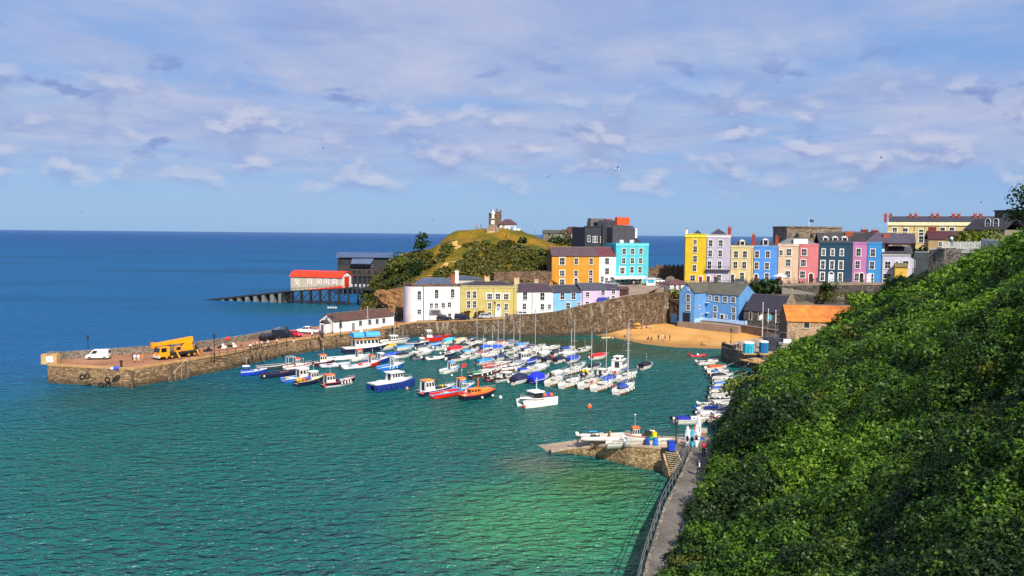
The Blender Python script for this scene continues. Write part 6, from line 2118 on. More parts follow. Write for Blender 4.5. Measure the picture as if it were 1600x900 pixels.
b.stuff([(-2.2, 0, .75, .8, .8, .2, '#d8d4c8', 'engine_box'), (-3.0, .6, .75, .3, .3, .4, '#c8b090', 'fish_box')]).fenders((.25, .4), '#2a66c8')
b = fisher('navy hulled work boat with orange and yellow buoys piled at its stern', 484, 600, 48, 6.8, '#1c2448', '#f2f0ea', '#dfdbcf', '#d8c060', None, False, 1.2, h=1.4, ht=(.5, .78))
b.balls([(-2.6, .4, 1.1), (-2.3, -.1, 1.2)], '#f0a81e', .38).balls([(-2.0, .6, 1.2), (-1.7, .1, 1.3), (-1.6, -.5, 1.15)], '#ea5a2a', .3).stuff([(-.6, -.75, .9, .25, .1, 1.1, '#4a48b0', 'oilskin')])
b = fisher('long dark launch with red and white striped side and an orange roofed cabin', 530, 602, 38, 7.4, '#2a1c34', '#ee6a28', '#dfdbcf', '#b02a3a', '#e8e6e0', True, 1.4, h=1.5)
for i in range(4):
 t = .5 + .1 * i
 MB().box(b.L * (t - .5) - .14, b.L * (t - .5) + .14, -b.half(t) - .07, -b.half(t) - .02, .5, b.top(t) - .1).build('white_stripe', WHITE, b.root)
b.stuff([(.6, .2, .8, .35, .3, .45, '#9cc8e0', 'cool_box'), (1.5, .2, .9, .25, .5, .4, '#dfdbcf', 'seat')]).balls([(-3.6, -.9, .4)], '#d83a2a', .3)
b = fisher('small maroon hulled boat with white cabin and orange top close under the pier', 506, 571, 30, 5.2, '#5a2030', '#ee5a20', '#dfdbcf', '#e8e6e0', None, False, 1.3, h=1.5, ht=(.3, .66))
rib('long white inflatable boat lying against the pier wall left of the ferry', 533, 562, 28, 7.0, '#e8e6e0', '#6a6c70')
rib('pale grey inflatable tender below the long white inflatable', 524, 573, 30, 6.6, '#a9adb4', '#2a2c30')
rib('grey inflatable boat between the pale tender and the red hulled boat', 558, 575, 34, 6.8, '#c2c5ca', '#3a3c40')
b = fisher('white wheelhouse boat with vermilion top standing behind the grey inflatables', 563, 563, 40, 5.4, '#e2e0da', '#f0461e', '#dfdbcf', None, None, False, 1.4, h=1.6, ht=(.32, .62))
b = fisher('open backed boat with bright red hull and white foredeck', 578, 573, 45, 6.2, '#d8201c', '#e86028', '#e6e4de', '#dfdbcf', None, False, 1.2, h=1.5, ht=(.5, .74), inner='#d8d8d4')
b = fisher('sky blue hulled fishing boat with pale blue stripes and a small white wheelhouse', 612, 577, 44, 7.2, '#2a7ad8', '#f0eee8', '#e8ecf0', '#e8e6e0', None, False, 2.6, h=1.8, ht=(.52, .74))
b.fenders((.3, .45, .58), '#9cd4f4', -1, .16, .6)
b = fisher('deep blue boat with white stripe lying behind the sky blue fishing boat', 592, 567, 44, 6.6, '#2238a8', '#e8e6e0', '#dfe2e8', '#dfdbcf', None, False, 1.2, h=1.2, ht=(.5, .7))
# ferry with pale blue awnings
b = Boat('passenger_ferry', 'white passenger ferry with pale blue awnings alongside the pier', 'ferry', 573, 549, 30, 13.0, 4.4, 1.3)
b.hull('#23264a', .5, 2.4, .9, .1, .5, '#dfdbcf', '#3a3a4a', inner='#a89f90').deck(.0, 1.0, '#e0ddd4')
b.house(.22, .74, 2.0, .82, '#ecebe6', '#e0a048', z0=1.2, over=.3, nw=6)
b.root.scale = (.88,) * 3
z = b.house_top
for (t0, t1, nm) in ((.18, .40, 1), (.44, .74, 2)):
 x0, x1 = b.L * (t0 - .5), b.L * (t1 - .5)
 mb = MB().loft([[(x, y, zz) for y, zz in ((-1.9, z + 1.25), (-1.7, z + 1.75), (0, z + 1.95), (1.7, z + 1.75), (1.9, z + 1.25), (1.9, z + .75), (-1.9, z + .75))] for x in (x0, x1)])
 mb.build('awning', pm('#4aa8e4', .7, .08), b.root)
 mb = MB()
 for x in (x0 + .1, x1 - .1):
  for y in (-1.8, 1.8):
   mb.tube((x, y, z), (x, y, z + 1.3), .04)
 mb.build('awning_posts', STEEL, b.root)
b.mast(.52, 8.5, .09, z, '#d8d6d0').balls([(-1.5, 0, z + 2.1)], '#ecebe6', .45, 'radar_dome')
b = Boat('motor_cruiser', 'white motor cruiser with thin dark line moored behind the ferry bow', 'cruiser', 618, 537, 25, 7.4, 2.5, 1.0)
b.hull('#dfdbcf', .5, 2.0, .85, .14, .4, '#3a3c48').deck(.3, 1).house(.3, .58, 1.0, .78, '#dfdbcf', '#dfdbcf').rail(.55, .99).mast(.45, 7.5, .07, 1.9)
b = runabout('boat with bright yellow cover tucked behind the ferry stern', 607, 546, 30, 5.4, '#f0a81c', '#d8d4cc', None, None, False, ch=.55, cov=(.02, .95))
runabout('royal blue covered boat beside a navy covered one near the ferry bow', 614, 560, 25, 5.2, '#1e50d0', cab=False, cov=(.05, .8), ch=.6)
runabout('white boat with navy cover just right of the royal blue covered boat', 630, 559, 25, 6.2, '#1c2236', cab=False, cov=(.02, .7), ch=.5)
runabout('slim boat under a pale blue cover above the navy covered boat', 633, 547, 20, 5.4, '#4f9ae0', cab=False, cov=(.02, .97), ch=.35)
# ---- centre left
b = Boat('work_catamaran', 'navy hulled catamaran work boat with white wheelhouse alone in open water', 'catamaran', 613, 606, 42, 9.6, 4.2, 1.35)
b.root.scale = (.9,) * 3
b.sheer, b.full, b.tr = .3, 2.6, .96
NAVY = pm('#203a88', .35, .1, 2, 0, .15)
for sg in (1, -1):
 rr = []
 for i in range(9):
  t = i / 8
  w = .72 * (1 - max(0, (t - .6) / .4) ** 2.4) + .03
  x = b.L * (t - .5)
  y = sg * 1.4 * (1 - .12 * max(0, t - .6) / .4)
  rr.append([(x, y + w, b.top(t)), (x - .3 * t ** 3, y + w * .8, 0), (x - .4 * t ** 3, y, -.4), (x - .3 * t ** 3, y - w * .8, 0), (x, y - w, b.top(t))])
 MB().loft(rr).build('hull', NAVY, b.root, 35)
MB().box(-4.6, 3.6, -1.6, 1.6, .7, 1.2).build('bridge_deck', NAVY, b.root)
b.deck(.0, 1.0, '#dfdbcf', .06, 'deck').deck(0.0, 1.0, '#dfdbcf', -.04, 'gunwale_deck')
b.house(.42, .72, 1.7, .62, '#f0eee8', '#f4f2ec', z0=1.3, over=.35, nw=4).mast(.5, 2.6, .06, b.house_top).rail(.74, .99)
b.fenders((.1, .22, .34, .46, .58, .70), '#1a3070', -1, .2, .9).stuff([(-2.6, .5, 1.4, .6, .4, .35, '#d8d4cc', 'hatch'), (-3.8, -1.4, 1.4, .15, .15, .5, '#d8d4cc', 'bollard')])
b = fisher('small white and pale blue fishing boat alone in the middle of the harbour', 704, 582, 45, 5.4, '#dfdbcf', '#5a9ee0', '#e8e6e0', '#5a9ee0', None, False, 0, h=1.3, ht=(.42, .74))
b = fisher('tall white cabin boat with orange roof and navy hull in the front row', 684, 614, 42, 8.6, '#242a54', '#f09030', '#f2f0ea', '#e8e6e0', None, True, 0, h=1.9, B=2.9, wk=.8)
b.mast(.5, 6.2, .07, 1.0, '#4a4c50').stuff([(1.0, .2, 1.0, .3, .25, .5, '#e8d020', 'oilskin_bag'), (.2, -.4, .9, .4, .3, .5, '#4a4a48', 'winch')]).balls([(-4.6, -1.2, .7)], '#e05038', .3)
mb = MB().path([(.3, 1.1, 1.0), (.3, .4, 3.0), (.3, -.4, 3.0), (.3, -1.1, 1.0)], .05).build('gantry', DARKM, b.root)
b = fisher('pale blue and red open boat squeezed beside the orange lifeboat', 704, 619, 35, 8.4, '#e02c20', '#3aa0e0', '#e8e6e0', '#3ab0e8', None, False, 0, h=1.2, ht=(.78, .93), inner='#58b8e6', B=2.5, deckc='#3ab0e8')
b.balls([(2.6, 0, 2.6)], '#e83a20', .36).stuff([(-1.0, 0, .7, .5, .4, .25, '#e0ded8', 'fish_box'), (-1.8, .4, .7, .4, .3, .2, '#e07a3a', 'net_pile')])
b = Boat('retired_lifeboat', 'bright orange retired lifeboat with dark hull and white bow rails', 'lifeboat', 748, 622, 38, 9.0, 3.0, 1.1)
b.root.scale = (.8,) * 3
b.hull('#1e2438', .55, 2.3, .72, .12, .3, '#c83a3a', None).deck(.0, 1.0, '#e8702a').house(.22, .5, 1.0, .6, '#f07a20', '#f2862c', z0=1.1, nw=3).house(.52, .84, .55, .55, '#f58a24', '#f58a24', z0=1.1, name='fore_cabin', win=False)
b.rail(.5, .99, .8, '#e8e6e0').rail(.02, .3, .6, '#e8e6e0').balls([(-.3, -1.7, .45), (2.6, -1.5, .5)], '#dfdbcf', .28).mast(.48, 1.9, .16, 2.1, '#f0622a')
b.stuff([(-3.6, 0, 1.1, .5, .6, .5, '#e8482a', 'stern_box'), (-4.1, -.6, 1.1, .3, .3, .25, '#dfdbcf', 'white_locker')])
b = fisher('boat with small orange topped cabin just behind the orange lifeboat', 722, 611, 40, 6.2, '#3a80c8', '#ee8024', '#dfdbcf', '#e8e6e0', None, False, 1.6, h=1.6, ht=(.35, .62))
b = yacht('dark hulled wooden sailing boat with green canvas heaps in the cockpit', 755, 588, 40, 7.6, 7.0, .5, '#2a7a52', '#2a3038', '#e0ddd4', boom=False)
b.cover(.1, .34, '#2a8a58', .35, .7)
mb = MB().tube((-3.9, .3, .9), (-4.4, .3, 3.2), .03).build('flag_staff', WOOD, b.root)
MB().loft([[(-4.3 - .2 * i, .3 + .08 * math.sin(i * 1.5), 3.2 - .03 * i), (-4.25 - .2 * i, .3 + .08 * math.sin(i * 1.5), 2.4 - .03 * i)] for i in range(7)], False, False).build('red_ensign', pm('#c83040', .8), mb)
# white ribs in the gap
b = runabout('white sports boat with canopy frame and two white outboards in the central gap', 664, 554, 35, 6.6, '#d8d8d6', motor='#e8e6e0', cov=(.3, .7), ch=.6)
b.outboard(.5, '#e8e6e0').outboard(-.5, '#e8e6e0')
rib('dark grey inflatable with black motor in front of the white sports boat', 659, 562, 32, 4.6, '#5a5e62', '#17181c')
rib('pale inflatable dinghy right of the white sports boat', 680, 562, 34, 4.8, '#d0cec8', '#24262a')
# far row near the wall
b = fisher('big red trawler with white wheelhouse berthed under the harbour wall', 682, 533, 20, 10.5, '#d02a1c', '#dfdbcf', '#dfdbcf', '#8a1c18', None, False, 4.5, h=2.3, ht=(.16, .36), Fb=1.4, inner='#8a3a2a', deckc='#b03024')
b.mast(.72, 4.0, .06, 1.6, '#5a5c60').stuff([(.5, .2, 1.2, 1.0, .6, .5, '#2a5ab0', 'net_heap'), (3.2, 0, 1.6, .5, .5, .5, '#c84030', 'winch_box')])
b = fisher('white and navy fishing boat with red cockpit in front of the red trawler', 651, 541, 15, 7.0, '#232a4a', '#dfdbcf', '#dfdbcf', '#dfdbcf', None, False, .8, h=1.1, ht=(.62, .84), inner='#c04a40')
runabout('tiny bright blue dinghy below the red trawler', 680, 542, 10, 3.4, '#2f86d8', '#2a78c8', motor=None, cab=False, cov=(.05, .9), ch=.2)
runabout('white boat with sky blue cover right of the red trawler', 702, 537, 30, 5.4, '#3ab0ea', cab=False, cov=(.15, .85), ch=.8)
runabout('beige covered boat beside the sky blue covered one in the back row', 720, 536, 30, 4.8, '#d9b48c', cab=False, cov=(.05, .9), ch=.6)
runabout('plain white motor boat in the back row below the tall pair of masts', 735, 536, 30, 5.2, None, motor='#e8e6e0')
runabout('black canopied white boat in the back row', 749, 537, 32, 5.2, '#22242e', ch=.7)
runabout('white boat with bright red canopy in the middle of the harbour', 713, 550, 32, 6.4, '#d8202a', ch=.85, cov=(.1, .72), cab=False, motor='#e8e6e0')
b = runabout('dark blue hulled boat with white outboard left of the red canopied boat', 702, 556, 35, 5.4, None, '#2a3458', motor='#e8e6e0')
runabout('long white sports boat with black cover below the red canopied boat', 718, 564, 28, 7.2, '#202028', cab=True, cov=(.05, .45), motor='#e8e6e0', ch=.4)
runabout('white boat with pale blue cockpit cover behind the long white sports boat', 735, 553, 30, 5.4, '#5aa0dc', cov=(.05, .5), ch=.35)
runabout('black covered motor boat under the two leaning masts', 751, 545, 32, 5.0, '#1c1e28', ch=.6)
runabout('blue covered motor boat right of the black covered one', 762, 547, 32, 5.0, '#2a62d0', ch=.6)
rib('bright orange inflatable boat at the back near the wall', 776, 538, 25, 4.6, '#f0601e', '#2a2c30')
runabout('white boat with cobalt blue cover in front of the orange inflatable', 778, 548, 32, 5.6, '#1c54d4', ch=.8, cov=(.02, .7))
b = runabout('white boat with dull red cover at the centre of the fleet', 753, 557, 30, 6.0, '#a83844', cab=False, cov=(.2, .7), ch=.45, stripe='#8a2a34')
yacht('small plain white sailing boat left of the tall central mast', 768, 558, 35, 5.4, 6.2, .55, '#e0ded8', boom=True)
runabout('dark hulled boat under an azure cover left of the red hulled yacht', 759, 569, 25, 5.2, '#2f90dc', '#cfccc6', cab=False, cov=(.05, .92), ch=.5)
yacht('red hulled sailing yacht with white deck and bare mast', 778, 575, 30, 7.4, 9.0, .5, '#dfdbcf', '#c02a1c', '#dfdbcf', boom=False)
# tall bare masts of small yachts at the back
for px, py, hd, L, mh, lb in ((744, 541, 40, 5.8, 8.6, 'white yacht with very tall mast at the left of the back row'),
       (786, 543, 40, 6.0, 8.8, 'white yacht with tall bare mast right of the orange inflatable'),
       (811, 549, 40, 5.6, 8.8, 'white yacht with a slender mast between the sky blue and purple covers'),
       (835, 551, 40, 6.0, 9.4, 'white yacht with tall pale mast beside the purple cover')):
 yacht(lb, px, py, hd, L, mh, .55, '#3a4a8a', boom=(px != 757))
runabout('grey canopied cabin boat in the back row right of the centre', 800, 541, 30, 5.0, '#6a7078', ch=1.0, cov=(.2, .7))
runabout('white boat with light blue tarp at the back, left of the purple cover', 816, 543, 32, 5.4, '#2aa0e6', ch=.6, cov=(.1, .6))
runabout('white motor boat with dark windscreen near the harbour wall', 840, 546, 28, 6.2, None, motor='#17181c')
runabout('white speedboat lying by itself close to the wall right of the fleet', 860, 547, 18, 5.6, '#d8d6d2', '#dfdbcf', boot='#28304a', cov=(.05, .4), ch=.25)
runabout('purple covered boat in the back row', 826, 550, 32, 4.8, '#5a54a8', ch=.6)
runabout('white motor boat with low cabin behind the grey cruiser', 800, 552, 30, 5.6, None, motor='#e8e6e0')
runabout('white dinghy cruiser with grey seats next to the slender mast', 818, 557, 34, 5.2, None, motor='#2a2c30')
# middle right
b = Boat('cabin_cruiser', 'white and grey cabin cruiser with square wheelhouse in the right half of the fleet', 'cruiser', 822, 567, 25, 6.2, 2.3, .9)
b.hull('#3a3e46', .4, 2.0, .85, .14, .4, '#dfdbcf').deck(.25, 1).house(.25, .56, 1.3, .8, '#dfdcd4', '#dfdbcf').rail(.6, .99)
for px, lb in ((842, 'white motor boat with navy cover, leftmost of the navy covered trio'), (860, 'white motor boat with navy cover, middle of the navy covered trio'), (877, 'white motor boat with navy cover and a red flag, rightmost of the navy covered trio')):
 b = runabout(lb, px, 566, 38, 5.8, '#1b2036', ch=.75, cov=(.02, .6))
 if px == 877:
  b.ensign(1.2)
runabout('blue hulled small boat between the grey cruiser and the navy covered trio', 830, 569, 30, 4.6, '#2038a8', '#3a4a9a', cab=False, cov=(.05, .9), ch=.3)
runabout('white boat with royal blue cover in the gap right of the navy trio', 896, 566, 35, 5.4, '#2244b8', ch=.9, cov=(.1, .75), cab=False, motor='#17181c')
runabout('low white boat with grey cover behind the royal blue covered one', 890, 556, 25, 6.0, '#e2e0dc', cab=False, cov=(.05, .8), ch=.3, motor='#e8e6e0')
runabout('white boat with blue cockpit cover near the wall behind the black mast', 888, 549, 30, 5.6, '#2c4a9c', ch=.5, cov=(.05, .5))
runabout('white sports boat with thin aerial near the beach end of the wall', 914, 549, 30, 5.8, None, motor='#17181c', mh=2.4)
runabout('white boat with bright red cover by itself in front of the beach', 936, 561, 22, 5.4, '#e01c22', '#dfdbcf', motor=None, cab=False, cov=(.05, .9), ch=.6)
runabout('white motor boat with black cover and aerial alone right of the fleet', 1010, 576, 35, 5.2, '#181b28', ch=.85, cov=(.05, .7), mh=2.6)
b = yacht('white yacht with navy trim and open cockpit left of the blue canopied boats', 800, 578, 32, 6.8, 9.2, .56, '#24306a', '#e4e2dc', '#283060')
runabout('white sports cruiser with curved windscreen behind the royal blue canopy', 842, 579, 28, 6.8, '#e4e2dc', motor='#17181c', cov=(.35, .75), ch=.6)
runabout('white motor boat with small blue cover left of the curved windscreen cruiser', 822, 582, 28, 5.2, '#2a3fae', ch=.35, cov=(.05, .45), motor='#e8e6e0')
b = runabout('white motor cruiser with dark windows left of the navy canopy', 792, 594, 35, 7.0, None, motor='#17181c', stripe='#2a2c40')
b.house(.36, .62, .7, .7, '#dfdbcf', '#dfdbcf')
runabout('white boat with crimson side stripe beside the dark wooden sailing boat', 774, 594, 35, 5.4, None, '#8a2230', '#dfdbcf', motor='#17181c')
b = runabout('white motor cruiser with big navy canopy and black outboard', 814, 598, 38, 6.6, '#1e2348', ch=1.15, cov=(.12, .7), cab=False, stripe='#d8d6d0')
b.rail(.7, .99)
b = runabout('boat under a square royal blue canopy in the front row', 843, 597, 36, 6.0, '#0f2cf0', '#2a3a8a', ch=1.3, cov=(.0, .62), cab=False, motor='#17181c')
# front row of yachts
yacht('white sailing yacht with brown hatch, leftmost of the front row of five yachts', 868, 600, 50, 6.4, 0.1, .55, boom=False).root
FY = [(892, 603, 'white sailing yacht with black mast, second in the front row of five yachts', 9.6, '#2a2e44'), (921, 604, 'white sailing yacht with yellow fenders, third in the front row of five yachts', 9.0, '#2a2e44'),
 (943, 607, 'white sailing yacht with blue tarp and flag, fourth in the front row of five yachts', 9.6, '#1e6ad0'), (977, 612, 'white sailing yacht with blue sprayhood, rightmost of the front row of five yachts', 11.2, '#24409a')]
for i, (px, py, lb, mh, cvr) in enumerate(FY):
 b = yacht(lb, px, py, 50, [7.4, 7.0, 8.0, 8.0][i], mh, [.5, .6, .62, .6][i], cvr, flag=(i in (2, 3)), dodger=('#2a4aa8' if i == 3 else None), boom=(i != 1))
 if i == 1:
  b.balls([(1.2, -1.25, .8), (.7, -1.3, .75)], '#f0b020', .3)
 if i == 2:
  b.cover(.52, .72, '#1e6ae0', .5, .6)
b = yacht('slim sailing yacht with a tall black mast behind the front row', 897, 583, 45, 6.4, 9.8, .5, '#22284a', '#d8d6d0')
b = yacht('white yacht with twin stays and blue sail cover behind the rightmost front yacht', 980, 593, 42, 7.4, 10.6, .55, '#24359a', flag=True)
b = runabout('white motor cruiser with yellow buoys on deck behind the front row yachts', 918, 590, 45, 5.6, None, motor='#17181c')
b.balls([(-1.4, .3, 1.5), (-.9, -.3, 1.4)], '#f0d020', .32)
b.house(.34, .6, .9, .75, '#dfdbcf', '#dfdbcf')
b = runabout('white motor cruiser with rounded cabin between yellow buoys and blue tarp', 941, 590, 45, 5.8, None, motor='#17181c')
b.house(.3, .62, .9, .75, '#e8e6e0', '#dfdbcf')
b = Boat('cabin_cruiser', 'tall white fly bridge cruiser seen from astern at the right of the fleet', 'cruiser', 968, 580, 65, 8.0, 2.9, 1.1)
b.hull('#dfdbcf', .35, 2.2, .92, .14, .4, '#c8c6c0').deck(.4, 1).house(.26, .68, 1.3, .82, '#e4e2dc', '#dfdbcf').house(.3, .55, 2.0, .6, '#e4e2dc', '#f0eee8', z0=2.3, name='flybridge').rail(.6, .99)
# white catamaran in front
b = Boat('fishing_catamaran', 'white fishing catamaran with black windows facing the viewer in open water', 'catamaran', 838, 633, 215, 8.4, 3.7, 1.45)
b.root.scale = (.8,) * 3
b.sheer, b.full, b.tr = .35, 3.2, .95
CW = pm('#f0eee6', .3, .05, 2, 0, .12)
for sg in (1, -1):
 rr = []
 for i in range(9):
  t = i / 8
  w = .62 * (1 - max(0, (t - .62) / .38) ** 2.2) + .03
  x = b.L * (t - .5)
  y = sg * 1.22
  rr.append([(x, y + w, b.top(t) * .85), (x - .25 * t ** 3, y + w * .8, 0), (x - .35 * t ** 3, y, -.4), (x - .25 * t ** 3, y - w * .8, 0), (x, y - w, b.top(t) * .85)])
 MB().loft(rr).build('hull', CW, b.root, 35)
MB().box(-4.0, 3.0, -1.5, 1.5, .75, 1.2).build('bridge_deck', CW, b.root)
b.deck(.0, .45, '#9a968c', -.2, 'aft_deck').deck(.40, 1.0, '#f4f2ec', .04, 'foredeck', .14)
b.house(.42, .70, 1.25, .72, '#22262c', '#f4f2ec', z0=1.5, over=.35, roof_t=.2, nw=2, rake=.2).mast(.5, 2.4, .12, b.house_top + .2, '#dfdbcf').rail(.72, .99, .7)
mb = MB()
for sg in (1, -1):
 rr = [[(b.L * (t - .5), sg * (b.half(t) - .08), z_), (b.L * (t - .5), sg * (b.half(t) + .02), z_), (b.L * (t - .5), sg * (b.half(t) + .02), z_ + .5), (b.L * (t - .5), sg * (b.half(t) - .08), z_ + .5)] for t, z_ in ((0, 1.2), (.2, 1.2), (.42, 1.3))]
 mb.loft(rr)
mb.build('bulwark', CW, b.root)
b.balls([(-1.8, .4, 1.9), (-2.2, -.2, 1.75), (-3.4, .6, 1.9)], '#ee6638', .42).balls([(-2.6, .3, 1.6), (-2.9, -.4, 1.6), (-3.3, 0, 2.0)], '#3a48b8', .4).balls([(3.9, 1.2, .35)], '#e02a20', .35)
mb = MB().path([(-3.9, 1.3, 1.4), (-3.9, 1.3, 3.0), (-3.9, -1.3, 3.0), (-3.9, -1.3, 1.4)], .07).build('stern_gantry', STEEL, b.root)
# ---- smaller boats filling the pack
for px, py, hd, L, cv, hl, mo, lb in (
  (726, 545, 30, 4.6, '#2b2d36', '#dfdbcf', '#17181c', 'small black covered boat wedged between the beige cover and the red canopy'),
  (741, 560, 34, 4.8, None, '#d8d6d0', '#17181c', 'small grey motor boat left of the dull red cover'),
  (768, 541, 28, 4.4, '#d8d4ca', '#dfdbcf', '#e8e6e0', 'small cream covered boat left of the orange inflatable'),
  (783, 563, 36, 5.0, '#26386e', '#dfdbcf', '#17181c', 'small boat with slate blue cover behind the red hulled yacht'),
  (802, 562, 34, 4.8, None, '#20242e', '#17181c', 'small black hulled boat left of the square wheelhouse cruiser'),
  (812, 572, 30, 4.6, '#8a8e94', '#dfdbcf', '#17181c', 'small grey covered boat in front of the square wheelhouse cruiser'),
  (836, 557, 32, 4.6, None, '#dfdbcf', '#2a2c30', 'small white open motor boat below the purple cover'),
  (852, 556, 34, 5.0, '#e6e4de', '#dfdbcf', '#17181c', 'white covered boat behind the navy covered trio'),
  (872, 556, 30, 4.8, '#3a4250', '#dfdbcf', '#17181c', 'small charcoal covered boat behind the rightmost navy covered boat'),
  (906, 575, 38, 5.0, None, '#dfdbcf', '#17181c', 'small white motor boat between the royal blue cover and the front row yachts'),
  (930, 577, 40, 5.0, '#20263c', '#dfdbcf', '#17181c', 'small boat with midnight blue cover below the bright red cover'),
  (872, 588, 40, 5.4, '#c8c4bc', '#dfdbcf', '#17181c', 'white boat with stone coloured cover behind the leftmost front row yacht'),
  (955, 597, 45, 5.2, '#2c4ab0', '#dfdbcf', None, 'small boat with mid blue cover behind the fourth front row yacht'),
  (771, 584, 34, 5.0, None, '#8a2028', '#17181c', 'small dark red hulled boat in front of the red hulled yacht'),
  (690, 547, 26, 4.8, None, '#dfdbcf', '#e8e6e0', 'small white open boat below the sky blue cover'),
  (662, 547, 22, 4.4, '#4a5058', '#dfdbcf', None, 'small grey covered tender left of the bright blue dinghy')):
 runabout(lb, px, py, hd, L, cv, hl, motor=mo, cab=cv is None, cov=(.05, .72), ch=.55)
# ---- row along the right hand quay (bows to the wall)
QG = 'small boats moored along the right hand quay'
def q_(b):
 b.root['group'] = QG
 return b
q_(rib('plain red inflatable dinghy farthest along the right hand quay', 1091, 558, 5, 3.8, '#d01c28', '#b02028'))
q_(runabout('white boat with white outboard next to the red dinghy', 1106, 570, 12, 5.4, None, motor='#e0ded8'))
q_(runabout('white boat carrying a bright orange cover on the right hand quay', 1118, 579, 14, 5.6, '#f0561c', cab=False, cov=(.2, .8), ch=.35))
q_(runabout('white boat with steel blue seats below the orange covered one', 1122, 586, 14, 5.2, '#4a7ab8', cov=(.25, .5), ch=.3))
q_(runabout('white boat with black and maroon cockpit cover on the right hand quay', 1128, 592, 14, 5.4, '#20202c', cov=(.1, .62), ch=.45, mh=1.5))
q_(runabout('plain white launch below the black covered boat at the quay', 1130, 598, 10, 4.8, None, motor='#2a2c30', cab=False))
q_(runabout('small boat with dusty blue cover, upper of two blue covers beside the yellow bush', 1130, 605, 8, 4.4, '#4a78b8', cab=False, cov=(.1, .95), ch=.3))
q_(runabout('small boat with darker blue cover, lower of two blue covers beside the yellow bush', 1126, 613, 8, 4.4, '#3560b0', cab=False, cov=(.1, .95), ch=.3))
q_(runabout('white cabin boat half hidden by the yellow green bush', 1128, 620, 6, 4.8, None, motor='#17181c'))
q_(runabout('white boat with dark side showing under the yellow bush', 1128, 628, 6, 5.2, None, '#e4e2dc', '#20283c', motor='#17181c', cab=False))
q_(runabout('long white speedboat with grey screen in the lower quay row', 1116, 638, 4, 5.4, None, motor='#e0ded8'))
q_(runabout('white boat with cobalt blue motor cover and blue seats in the lower quay row', 1112, 645, 4, 5.2, '#2a5ac0', cab=False, cov=(.3, .7), ch=.25, motor='#2450c0'))
q_(runabout('slim white speedboat third from the bottom of the quay row', 1112, 652, 6, 5.6, '#c8cace', cab=False, cov=(.1, .5), ch=.25))
q_(runabout('white sports boat with red line second from the bottom of the quay row', 1116, 658, 6, 5.8, None, stripe='#c03a3a'))
q_(runabout('white cabin cruiser with navy blue cockpit cover, nearest of the quay row', 1080, 662, 4, 6.0, '#1c2c98', cov=(.1, .45), ch=.4))
# ---- boats drawn up on the slipway
SG = 'boats drawn up on the slipway'
def slip_z(x, y):
 return float(np.interp(x, [3.5, 5, 8, 10.7, 14.5, 16.8, 30], [-.05, .05, .75, 1.4, 2.5, 2.72, 2.76]))
def on_slip(px, py):
 z = 2.0
 for _ in range(6):
  q = G(px, py, z)
  z = slip_z(q.x, q.y)
 return q
q = on_slip(944, 690)
b = rib('long grey rigid inflatable with white outboard parked on the slipway', 0, 0, 3, 6.2, '#c8c4ba', '#e2e0dc', SG, 0, '#cfc6b4', (q.x, q.y, q.z + .25))
MB().tube((-2.2, .3, .6), (-2.2, .3, 2.9), .035).build('aerial', STEEL, b.root)
b.stuff([(.8, .2, .3, .08, .35, .7, '#d8a860', 'timber_post'), (-1.4, .5, .9, .5, .05, .12, '#4aa8e4', 'blue_flag_roll')])
MB().box(-1.5, 1.2, -.4, -.3, -.45, .1).box(-1.5, 1.2, .3, .4, -.45, .1).build('launching_trolley', GREY, b.root)
q = on_slip(1000, 692)
b = fisher('small fishing boat with orange striped cabin and pole mast hauled out on the slipway', 0, 0, 185, 4.4, '#e4e2dc', '#ee6a2a', '#dfdbcf', '#d87a4a', None, False, 1.7, h=1.0, ht=(.55, .8), Fb=.8)
b.root.location = (q.x, q.y, q.z + .15)
b.root['group'] = SG
b.balls([(-1.8, .2, 1.4), (-1.5, -.3, 1.3)], '#e0c8b0', .3).stuff([(-1.0, .3, .9, .4, .35, .7, '#22242a', 'black_net_heap')])
for px, py, hd, lb, c in ((968, 697, 8, 'upturned white dinghy lying at the slipway edge, left one', '#e2ded4'), (996, 694, 5, 'small white rowing dinghy in the middle of the slipway edge', '#d8d6d0'), (1033, 694, 5, 'white dinghy on the platform beside the blue bin', '#dcd9d2'), (975, 693, 10, 'slim white dinghy lying behind the upturned one on the slipway', '#e8e4da')):
 q = on_slip(px, py)
 b = Boat('dinghy', lb, 'dinghy', 0, 0, hd, 3.2, 1.3, .5, SG, 0, (q.x, q.y, q.z + .05))
 b.hull(c, .3, 2.0, .8, .1, .3, '#b0aca0', inner='#a8a498').thwarts((.35, .6))
# mooring buoys
for px, py, c, r, lb in ((921, 637, '#e85a28', .42, 'orange and white mooring buoy floating in front of the front row yachts'), (636, 608, '#d89078', .3, 'small pinkish buoy beside the navy catamaran bow'), (782, 622, '#e8e0d8', .3, 'small white buoy between the lifeboat and the white catamaran'),
      (374, 571, '#e02c3a', .42, 'red buoy by the foot of the pier ladder'), (706, 587, '#e4e2dc', .22, 'tiny white buoy below the pale blue fishing boat')):
 q = G(px, py)
 bb = thing('mooring_buoy', lb, 'buoy', tuple(q), 0, 'mooring buoys')
 MB().ball((0, 0, r * .35), r).build('float', pm(c, .5), bb)
 MB().lathe([(r * .3, r * 1.2), (r * .25, r * 1.5)], 8).build('ring', WHITE, bb)
